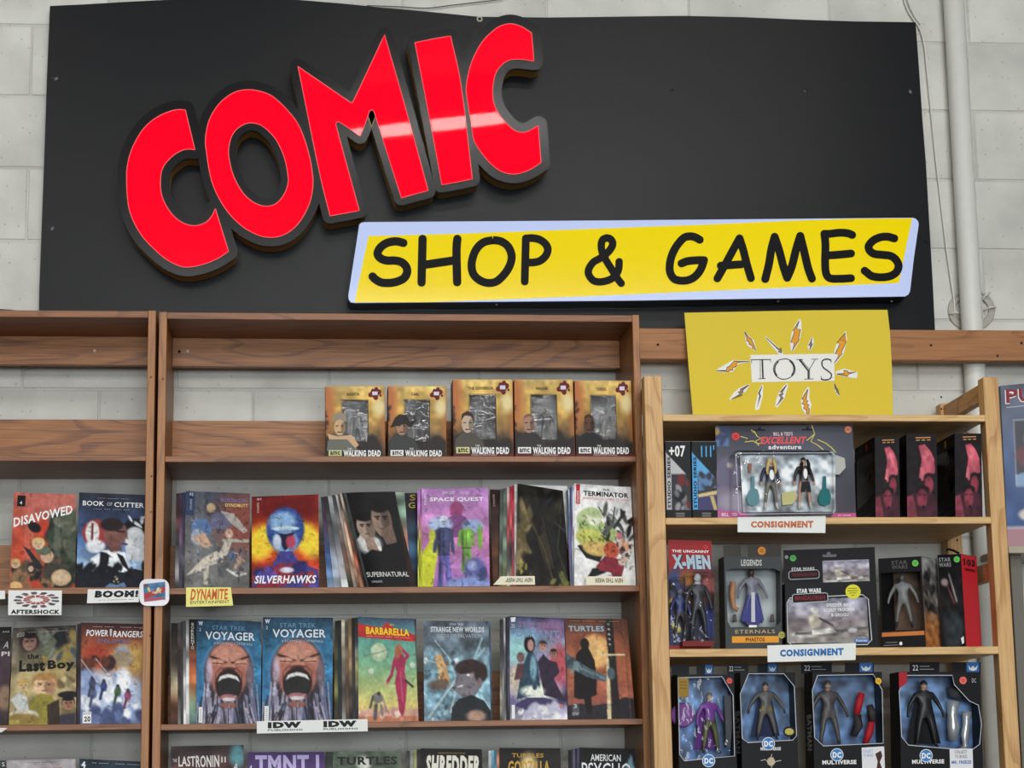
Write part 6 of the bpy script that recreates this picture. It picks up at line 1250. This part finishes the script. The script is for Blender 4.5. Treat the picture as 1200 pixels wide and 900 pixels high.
figure(t, 819.5, 751, 79, YT+.022, (176, 180, 186), (56, 58, 64), (50, 52, 56), (36, 36, 40), pose=0)
blister(t, rrect(803.5, 670, 837, 753, 3), YT+.004, YT+.05); blister(t, rrect(786, 676, 803, 753, 3), YT+.018, YT+.05)
figure(t, 798, 750, 60, YT+.036, (90, 96, 120), (50, 60, 110), (60, 56, 50), (40, 36, 36), pose=0)
obj('tray_base', extrude_px('tray_base', [[(800, 751), (836, 751), (836, 757.3), (800, 757.3)]], YT+.008, YT+.046), flat((120, 40, 36)), t)

q = tq((848, 652.5), (915.4, 652.5), (916, 759.4), (850, 759.4), YT+.04, z=z2)
t = thing('window_box', 'grey window box with a blue robed figure and orange name band', 'toy box', (q.c[2]+q.c[3])/2)
inn = Art(30, 44, 112).g((140, 148, 150), (170, 178, 180), (130, 138, 142)).n(5, .15)
hole = [(.03, .16), (.12, .13), (.88, .13), (.985, .16), (.985, .7), (.9, .76), (.1, .76), (.05, .7)]
r = carton(t, q, .07, flat((62, 64, 64)), hole=hole, frame=flat((66, 70, 70)), inner=inn)
hq = tq((847.8, 639.2), (915.6, 638.2), (915.4, 652.5), (848, 652.5), YT+.075)
for u0, u1 in ((.0, .3), (.42, 1.0)): obj('hang_tab', slab_m('hang_tab', hq.sub(u0, 0, u1, 1), .001), flat((70, 66, 60)), t)
text_on(q, 'LEGENDS', .3, .03, .66, .1, flat((196, 196, 192)), t, bold=.03); text_on(q, 'ETERNALS', .18, .79, .88, .83, flat((206, 176, 130)), t, sp=1.15)
poly_on(q, [(.12, .86), (.95, .86), (.95, .93), (.12, .93)], flat((232, 158, 50)), t, name='name_band'); text_on(q, 'PHASTOS', .36, .875, .7, .918, flat((84, 44, 20)), t, bold=.03, o=.001)
sticker(hq, .66, .5, .07, (230, 150, 60), t); sticker(q, 1.0, .85, .06, (176, 170, 90), t)
poly_on(q, [(.42, .74), (.56, .74), (.56, .765), (.42, .765)], WHITE, t, name='logo_box')
f_ = figure(t, 882.5, 731, 64, YT+.066, (74, 58, 50), (120, 122, 134), (70, 72, 130), (50, 44, 60), pose=1)
rb_ = [P(882.5+x, y, YT+.060) for x, y in ((-6, 695), (6, 695), (13, 727), (4, 733), (-4, 733), (-14, 727))]
obj('robe', mesh('robe', rb_+[p+Vector((0, .012, 0)) for p in rb_], [(0, 1, 2, 3, 4, 5)]+[(i, (i+1) % 6, 6+(i+1) % 6, 6+i) for i in range(6)]), flat((72, 72, 136), .5), f_)
obj('sash', extrude_px('sash', [[(880.5, 694), (884.5, 694), (885, 729), (880.5, 729)]], YT+.057, YT+.0595), flat((206, 206, 212)), f_)
obj('accessory_arm', tube_m('accessory_arm', [P(859, 682, YT+.07), P(858, 697, YT+.068), P(860, 712, YT+.066), P(865, 715, YT+.064)], [.007, .008, .006, .007], 8), flat((176, 130, 96)), t)
for x in (861, 905): obj('accessory_hand', tube_m('accessory_hand', [P(x, 720, YT+.07), P(x, 729, YT+.07)], [.004, .006], 8), flat((100, 92, 90)), t)

# carded vehicle box
q = tq((918.2, 644.8), (1025, 641), (1030, 757.8), (921, 757), YT+.075, YT+.062, z=z2)
t = thing('vehicle_box', 'wide black toy box with desert speeder pictures and yellow round label', 'toy box', (q.c[2]+q.c[3])/2)
obj('card_back', slab_m('card_back', q, .002), flat((28, 28, 32)), t)
def speeder(w, h, seed):
    a = Art(w, h, seed).g((150, 148, 170), (170, 166, 182), (136, 124, 130), (150, 140, 136), (170, 164, 158)).n(6, .15)
    a.e(.3, .5, .25, .05, (120, 110, 116), .6).e(.2, .8, .16, .07, (196, 194, 192), .3).l([(.1, .78), (.55, .74), (.95, .68)], .035, (90, 86, 86)).e(.34, .5, .08, .17, (196, 186, 170), .3).e(.34, .26, .05, .07, (214, 212, 206), .3).l([(.4, .45), (.55, .6)], .03, (60, 56, 54)).e(.45, .78, .2, .06, (110, 104, 100), .4).p([(.3, .7), (.55, .66), (.6, .76), (.3, .82)], (206, 202, 196)).e(.8, .72, .06, .05, (196, 196, 196), .3).ink(45).n(14, .25); return a
s1 = q.sub(.42, .12, .93, .36, .0004); obj('picture', art_mesh('picture', s1, speeder(40, 26, 115)), M['print'], t)
text_on(q, 'STAR WARS', .08, .18, .33, .21, flat((196, 196, 196)), t, bold=.04)
strokes_on(q, [[(.05, .23), (.07, .215), (.36, .21), (.38, .23), (.38, .28), (.36, .295), (.07, .3), (.05, .285), (.05, .23)]], .0014, flat((200, 200, 200)), t, name='logo_border'); text_on(q, 'THE MANDALORIAN', .08, .235, .35, .27, flat((120, 40, 52)), t, bold=.02)
poly_on(q, [(.42, .06), (.47, .06), (.475, .035), (.51, .035), (.515, .06), (.58, .06), (.57, .085), (.43, .085)], flat((110, 110, 112)), t, name='hang_slot')
sticker(q, .1, .085, .035, (90, 176, 90), t); poly_on(q, ell_pts(.03, .07, .02, .02), flat((150, 150, 150)), t, name='seal')
qb = tq((919.5, 684.5), (1024.5, 681), (1029.5, 758), (921.2, 757.6), YT+.026, z=z2)
carton(t, qb, .030, flat((26, 26, 30)), frame=flat((30, 30, 34)))
s2 = qb.sub(.03, .24, .9, .92, .0008); obj('picture', art_mesh('picture', s2, speeder(64, 40, 116)), M['print'], t)
strokes_on(qb, [[(.02, .3), (.05, .22), (.86, .2), (.92, .27), (.93, .88), (.88, .95), (.06, .95), (.02, .9), (.02, .3)]], .0022, flat((206, 206, 206)), t, o=.0014, name='picture_border')
text_on(qb, 'STAR WARS', .13, .08, .4, .15, flat((226, 226, 226)), t, bold=.06, o=.0016)
poly_on(qb, [(.08, .17), (.47, .155), (.47, .28), (.08, .3)], flat((24, 24, 28)), t, o=.0018, name='logo_box'); strokes_on(qb, [[(.08, .18), (.1, .165), (.45, .155), (.47, .17), (.47, .27), (.45, .285), (.1, .3), (.08, .285), (.08, .18)]], .0014, flat((210, 210, 210)), t, o=.0022, name='logo_border'); text_on(qb, 'MANDALORIAN', .11, .19, .44, .26, flat((140, 40, 52)), t, o=.0022, bold=.02)
for s_, v, u0, u1 in (('SPEEDER BIKE', .32, .45, .73), ('SCOUT TROOPER', .395, .42, .76), ('& GROGU', .47, .5, .69)): text_on(qb, s_, u0, v, u1, v+.05, WHITE, t, o=.0016, bold=.02)
poly_on(qb, ell_pts(.755, .15, .085, .11), flat((226, 220, 60)), t, o=.0018, name='round_label'); strokes_on(qb, [[(.7, .1), (.8, .1)], [(.69, .135), (.81, .135)], [(.71, .17), (.79, .17)], [(.73, .205), (.77, .205)]], .0014, flat((90, 84, 30)), t, o=.0022, name='label_print')
poly_on(qb, [(.74, .86), (.9, .855), (.9, .915), (.74, .92)], flat((90, 130, 190)), t, o=.0016, name='logo_box'); text_on(qb, 'Kenner', .76, .87, .88, .905, WHITE, t, o=.002)
# two turned cartons
def turned(tl, tr, br, bl, rt, rb, Ya, Yc_, Yr, lab, front_kw, right_mat, name='turned_carton'):
    q = Quad(P(*tl, Ya), P(*tr, Yc_), P(*br, Yc_), P(*bl, Ya)); q.c[2].z = q.c[3].z = z2; q = Quad(*q.c)
    e0 = P(*rt, Yr); d = e0-q.c[1]; d.z = 0
    t = thing(name, lab, 'toy box', (q.c[2]+q.c[3])/2, 'turned black figure cartons'); dp = d.length
    r = carton(t, q, dp, flat((26, 26, 28)), right=right_mat, dirv=d.normalized(), **front_kw); rq = Quad(q.c[1], q.c[1]+d, q.c[2]+d, q.c[2]); return t, q, rq
inn = Art(26, 50, 120).g((96, 74, 56), (120, 84, 58), (104, 70, 48)).n(6, .3)
t, q, rq = turned((1029.4, 655), (1079.3, 652.2), (1085.2, 758), (1033, 758.6), (1097.6, 651), (1103, 757), YT+.085, YT+.040, YT+.11, 'black figure carton with orange side, left of the turned pair', dict(hole=[(.04, .16), (.96, .16), (.96, .8), (.04, .8)], frame=flat((28, 28, 30)), inner=inn), flat((176, 110, 62)))
ar = Art(16, 60, 121).g((150, 150, 150), (120, 118, 116), (110, 100, 92), (196, 124, 66), (190, 112, 56)).n(6, .3); ar.s_(18, [(40, 40, 44), (190, 186, 180), (70, 66, 64)], (.15, .08, .9, .58), .06, .16, 2.2); obj('print_panel', art_mesh('print_panel', rq, ar, .0006), M['print'], t)
text_on(q, 'STAR', .3, .03, .68, .075, flat((90, 88, 88)), t, bold=.03); text_on(q, 'WARS', .3, .08, .68, .125, flat((90, 88, 88)), t, bold=.03); sticker(q, .86, .07, .075, (110, 200, 90), t)
poly_on(q, [(.02, .82), (.98, .815), (.98, .86), (.02, .865)], flat((206, 124, 66)), t, name='name_band'); strokes_on(q, [[(.1, .93), (.36, .93)], [(.05, .96), (.38, .96)]], .0014, flat((150, 150, 150)), t, name='small_print'); poly_on(q, ell_pts(.44, .945, .035, .02), WHITE, t, name='seal')
figure(t, 1060, 737, 64, YT+.088, (90, 90, 92), (120, 122, 122), (110, 110, 108), (40, 40, 42), pose=1, yaw=-.3)
t, q, rq = turned((1098.8, 650.6), (1126, 649.4), (1132.4, 757), (1104.4, 757.8), (1144, 649.6), (1148.6, 756.4), YT+.075, YT+.042, YT+.11, 'black figure carton with plain red side numbered 103', dict(frame=flat((26, 26, 28))), flat((206, 44, 54), .45))
a = Art(26, 60, 123).g((24, 24, 26), (30, 28, 30), (40, 36, 38), (34, 34, 38), (26, 28, 32)); a.e(.5, .8, .4, .2, (50, 56, 60), .5).l([(.45, .22), (.7, .5)], .06, (150, 146, 144)).l([(.3, .3), (.6, .52)], .05, (120, 60, 66)).e(.25, .3, .14, .04, (160, 140, 136), .5).n(6, .3); obj('print_panel', art_mesh('print_panel', q, a, .0006), M['print'], t)
text_on(q, 'STAR', .04, .03, .56, .075, flat((150, 150, 150)), t, bold=.02, o=.001); text_on(q, 'WARS', .04, .085, .56, .13, flat((150, 150, 150)), t, bold=.02, o=.001); sticker(q, .82, .055, .13, (110, 200, 90), t, o=.0016); poly_on(q, [(.8, .9), (.92, .88), (.92, .95), (.84, .965)], WHITE, t, o=.001, name='logo_mark')
text_on(rq, '103', .14, .04, .86, .115, BLACK, t, bold=.04, o=.001); strokes_on(rq, [[(.2, .15), (.84, .15)], [(.2, .165), (.84, .165)]], .002, flat((60, 20, 24)), t, o=.001, name='small_print')
obj('hang_hook', tube_m('hang_hook', [P(1109, 645, YT+.1), P(1112, 643.5, YT+.1), P(1117, 645, YT+.1), P(1124, 648.5, YT+.1)], .003, 6), BLACK, t)

# ------------------------------------------------------------------ bottom shelf: four hero figure boxes
def hero_box(x0, x1, yt, yb, Yf, lab, inner_seed, hole, tab, logo, side_text=True, dz=0.0):
    q = tq((x0, yt), (x1, yt), (x1+(yb-yt)*.035, yb), (x0+(yb-yt)*.02, yb), Yf, z=z3)
    t = thing('hero_figure_box', lab, 'toy box', (q.c[2]+q.c[3])/2, 'blue backed hero figure boxes')
    inn = Art(40, 56, inner_seed).g((84, 112, 154), (96, 138, 190), (72, 108, 164), (60, 88, 140)).n(6, .35).n(14, .3)
    r = carton(t, q, .085, flat((22, 22, 24)), hole=hole, frame=flat((26, 26, 29)), inner=inn)
    loop = list(hole)+[hole[0]]; strokes_on(q, [loop], .0017, flat((196, 200, 206)), t, o=.0006, name='window_edge')
    hq = Quad(P(tab[0], tab[2], Yf+.06), P(tab[1], tab[2], Yf+.06), P(tab[1], yt+2, Yf+.06), P(tab[0], yt+2, Yf+.06))
    for u0, u1 in ((0, .42), (.6, 1)): obj('hang_tab', slab_m('hang_tab', hq.sub(u0, 0, u1, 1), .001), flat((24, 24, 28)), t)
    poly_on(hq, [(.8, .02), (.98, .02), (.98, .9), (.8, .9)], flat((56, 116, 186)), t, o=.0012, name='logo_box'); poly_on(hq, [(.82, .25), (.86, .5), (.89, .3), (.92, .5), (.96, .25), (.94, .65), (.89, .75), (.84, .65)], WHITE, t, o=.0016, name='logo_mark')
    if tab[3]: text_on(hq, '22', .04, .25, .12, .7, WHITE, t, o=.0012); strokes_on(hq, [[(.14, .35), (.28, .35)], [(.14, .6), (.34, .6)]], .0016, flat((170, 170, 174)), t, o=.0012, name='small_print')
    cx, cy = logo; rad = 7.6
    lq = Quad(P(cx-rad, cy-rad, Yf-.0016), P(cx+rad, cy-rad, Yf-.0016), P(cx+rad, cy+rad, Yf-.0016), P(cx-rad, cy+rad, Yf-.0016))
    poly_on(lq, ell_pts(.5, .5, .5, .5, 28), WHITE, t, o=.0, name='logo_disc'); poly_on(lq, ell_pts(.5, .5, .45, .45, 28), flat((64, 132, 196)), t, o=.0004, name='logo_disc'); text_on(lq, 'DC', .16, .28, .84, .74, WHITE, t, bold=.05, o=.0008)
    return t, q, r
t, q, r = hero_box(793.2, 859.5, 790.6, 914, YT+.032, 'hero figure box with purple and green figure, leftmost', 130, [(.02, .03), (.8, .02), (.98, .2), (.97, .78), (.5, .8), (.1, .82), (.02, .76)], (787, 836, 779, 0), (830.5, 891.5))
sticker(q, .925, .06, .05, (230, 90, 84), t)
poly_on(q, [(.02, .03), (.2, .03), (.2, .2), (.16, .22), (.06, .22), (.02, .2)], flat((150, 118, 40)), t, o=.001, name='gold_label'); strokes_on(q, [[(.05, .07), (.17, .07)], [(.05, .1), (.17, .1)], [(.05, .13), (.17, .13)]], .0012, flat((70, 52, 20)), t, o=.0014, name='label_print')
figure(t, 833, 884, 72, YT+.062, (110, 106, 104), (120, 70, 150), (88, 92, 58), (60, 60, 50), pose=1, yaw=.4, cape=(92, 52, 120), chin=(196, 170, 150), belt=(60, 56, 40))
obj('accessory_disc', disc_m('accessory_disc', P(800, 838, YT+.07), (0, -1, 0), .03, .004, 20), flat((120, 70, 140), .4), t)
obj('accessory', extrude_px('accessory', [[(849, 815), (857, 815), (858, 850), (856, 876), (851, 876), (850, 845)]], YT+.05, YT+.07), flat((70, 72, 76)), t)
t, q, r = hero_box(867, 931.5, 788.3, 914, YT+.030, 'hero figure box with a dark grey caped figure, second from left', 131, [(.16, .01), (.8, .01), (.98, .13), (.99, .6), (.92, .64), (.12, .66), (.02, .62), (.0, .2)], (852, 911.5, 777.5, 1), (900.5, 871.5))
text_on(q, 'MULTIVERSE', .34, .705, .7, .735, WHITE, t, bold=.03)
text_on(r['left'][1], 'BATMAN', .28, .36, .9, .76, flat((176, 176, 178)), t, rot=-90, bold=.04, o=.001); poly_on(q, ell_pts(.86, .56, .11, .05), BLACK, t, o=.0012, name='oval_label'); poly_on(q, ell_pts(.86, .56, .08, .032), flat((190, 176, 90)), t, o=.0016, name='oval_label')
strokes_on(q, [[(.34, .83), (.42, .82), (.48, .85), (.56, .8), (.52, .9), (.6, .84), (.7, .83)], [(.54, .77), (.5, .84), (.55, .85), (.5, .95)]], .0016, flat((206, 196, 176)), t, name='emblem'); poly_on(q, ell_pts(.52, .84, .07, .04), flat((196, 180, 150)), t, o=.0006, name='emblem')
figure(t, 899, 868, 68, YT+.058, (56, 58, 62), (84, 84, 84), (92, 90, 86), (44, 46, 52), (44, 46, 52), pose=2, cape=(44, 50, 78), belt=(150, 130, 60), chin=(190, 150, 120))
t, q, r = hero_box(951.5, 1033, 787.8, 914, YT+.030, 'hero figure box with a charcoal figure and red weapon pieces', 132, [(.08, .03), (.88, .02), (1.0, .17), (.99, .68), (.14, .7), (.02, .62), (.0, .17)], (939, 1024, 776.5, 1), (980.8, 884.5))
text_on(r['left'][1], 'BATMAN', .3, .4, .9, .74, flat((176, 176, 178)), t, rot=-90, bold=.04, o=.001); text_on(q, 'MULTIVERSE', .12, .835, .6, .875, WHITE, t, bold=.04)
poly_on(q, [(.68, .72), (1.0, .71), (1.0, .95), (.68, .95)], flat((226, 226, 230)), t, o=.0008, name='white_tag'); text_on(q, 'COLLECT', .7, .74, .84, .765, flat((90, 130, 190)), t, o=.0014); text_on(q, 'TO BUILD', .7, .78, .84, .805, flat((90, 130, 190)), t, o=.0014); poly_on(q, [(.87, .78), (.95, .75), (.97, .8), (.93, .86), (.96, .92), (.88, .93), (.9, .85)], flat((74, 44, 40)), t, o=.0014, name='tag_print')
sticker(q, .95, .085, .045, (236, 180, 60), t)
figure(t, 973, 878, 80, YT+.060, (76, 72, 70), (72, 68, 68), (84, 80, 78), (50, 48, 50), (50, 48, 50), pose=1, chin=(170, 140, 120), belt=(96, 92, 88))
for p in ([(1010, 812), (1006, 826), (1004, 838)], [(1022, 845), (1018, 860), (1014, 872)]): obj('accessory_arm', tube_m('accessory_arm', [P(x, y, YT+.07) for x, y in p], [.008, .010, .007], 8), flat((176, 40, 48)), t)
obj('accessory_leg', tube_m('accessory_leg', [P(1005, 838, YT+.072), P(1006, 850, YT+.07), P(1000, 862, YT+.07)], [.010, .012, .009], 8), flat((60, 56, 56)), t)
obj('accessory_leg', tube_m('accessory_leg', [P(1019, 826, YT+.072), P(1022, 836, YT+.07), P(1022, 846, YT+.07)], [.008, .011, .009], 8), flat((60, 56, 56)), t)
t, q, r = hero_box(1053.2, 1148, 787.8, 914, YT+.030, 'hero figure box with a black caped figure and silver leg pieces', 133, [(.1, .03), (.66, .03), (.68, .12), (.86, .28), (.97, .32), (1.0, .5), (.97, .7), (.86, .76), (.1, .7), (.02, .62), (.0, .18)], (1066, 1149, 776, 1), (1085.3, 885.5))
text_on(q, 'MULTIVERSE', .14, .84, .53, .88, WHITE, t, bold=.04); poly_on(q, [(.0, .0), (.1, .0), (.1, .1), (.0, .16)], flat((170, 40, 48)), t, o=.0008, name='red_corner')
poly_on(q, [(.6, .74), (.88, .74), (.88, .98), (.6, .98)], flat((226, 226, 230)), t, o=.0008, name='white_tag'); text_on(q, 'COLLECT', .66, .755, .81, .785, flat((60, 56, 60)), t, o=.0014); text_on(q, 'TO BUILD', .66, .8, .81, .83, flat((60, 56, 60)), t, o=.0014); text_on(q, 'MR. FREEZE', .62, .855, .86, .885, flat((60, 110, 176)), t, o=.0014, bold=.03)
sticker(q, .79, .08, .045, (236, 110, 96), t); text_on(q, 'DC', .9, .06, .95, .1, flat((200, 200, 206)), t)
figure(t, 1086, 878, 80, YT+.060, (30, 30, 32), (34, 34, 36), (40, 40, 42), (26, 26, 28), (26, 26, 28), pose=1, cape=(26, 26, 28), chin=(190, 150, 126))
sv = plain('silver_plastic', (190, 194, 198), .3, metal=.5)
for p, rr in (([(1117, 822), (1116, 838), (1117, 852), (1116, 868)], [.017, .012, .016, .012]), ([(1133, 834), (1132, 848), (1131, 862), (1131, 874), (1126, 880)], [.013, .009, .011, .008, .010])): obj('accessory_leg', tube_m('accessory_leg', [P(x, y, YT+.066) for x, y in p], rr, 10), sv, t)
obj('accessory_torso', tube_m('accessory_torso', [P(1112, 812, YT+.072), P(1122, 811, YT+.072), P(1130, 815, YT+.072)], [.014, .018, .013], 10), flat((70, 72, 76), .3), t)

# ------------------------------------------------------------------ handwritten-look price cards on the pine shelf
YE2 = YT-.004
for pts, c, lab in (([(864.4, 606.2), (967.6, 604.8), (967.2, 624.6), (864.4, 623.6)], (196, 110, 66), 'white card reading CONSIGNMENT in orange letters below the carded musicians'), ([(899.2, 756.4), (1003, 753.4), (1002.6, 773.4), (899.6, 776)], (40, 112, 176), 'white card reading CONSIGNMENT in blue letters on the middle toy shelf')):
    t, q = label_card('consignment_card', pts, YE2, lab, cat='sign')
    u0 = .15 if c[0] > 100 else .14; text_on(q, 'CONSIGNMENT', u0, .27, .86, .7, flat(c), t, bold=.06)

# ------------------------------------------------------------------ next shelf at the right edge with a puzzle box
YX = -0.30
xs0 = P(1182, 645, YX).x; zt_ = P(1190, 640, YX).z
xs0 = max(xs0, pr1+.004)
t = thing('side_shelf', 'pale shelf board at the right edge carrying the puzzle box', 'shelf', (xs0+.4, -.16, 0))
obj('shelf_board', box_m('shelf_board', xs0, xs0+.85, YX, -.07, zt_-.018, zt_, .001), plain('pale_shelf', (176, 166, 146), .5), t)
for dx in (.02, .80): obj('support_post', box_m('support_post', xs0+dx, xs0+dx+.03, YX+.05, YX+.08, 0, zt_-.018, .001), flat((120, 116, 108)), t)
q = Quad(P(1172.3, 452.5, -.12), P(1290, 441, -.12), P(1296, 640, YX+.05), P(1181, 640, YX+.05)); q.c[2].z = q.c[3].z = zt_+.0008; q = Quad(*q.c)
a = Art(70, 104, 140).g((104, 110, 128), (112, 120, 140), (104, 120, 156), (96, 116, 160), (84, 106, 156), (76, 100, 150)).n(6, .12)
a.r(.115, .225, .9, .63, (200, 204, 210)).r(.125, .23, .9, .625, (96, 98, 106)).e(.3, .35, .08, .05, (206, 180, 184), .4).s_(10, [(130, 96, 100), (196, 180, 180), (90, 84, 90)], (.16, .36, .8, .5), .03, .07).p([(.125, .56), (.2, .55), (.9, .5), (.9, .625), (.125, .625)], (150, 180, 214)).r(0, .875, 1, 1, (186, 140, 150)).r(0, .87, 1, .878, (220, 214, 220)).e(.27, .8, .14, .04, (226, 214, 206), .3).e(.3, .83, .1, .03, (206, 200, 196), .4)
t = thing('puzzle_box', 'blue puzzle box cut off by the right edge of the picture', 'box', (q.c[2]+q.c[3])/2)
carton(t, q, .05, flat((90, 100, 128)), art=a, dirv=(0, 1, 0))
text_on(q, 'PUZZLE', .04, .03, .9, .12, WHITE, t, bold=.05, o=.001); text_on(q, 'PUZZLE', .05, .027, .91, .115, flat((150, 60, 70)), t, bold=.02, o=.0016)
strokes_on(q, [[(.05, .14), (.9, .135)]], .002, flat((206, 208, 212)), t, name='rule_print')
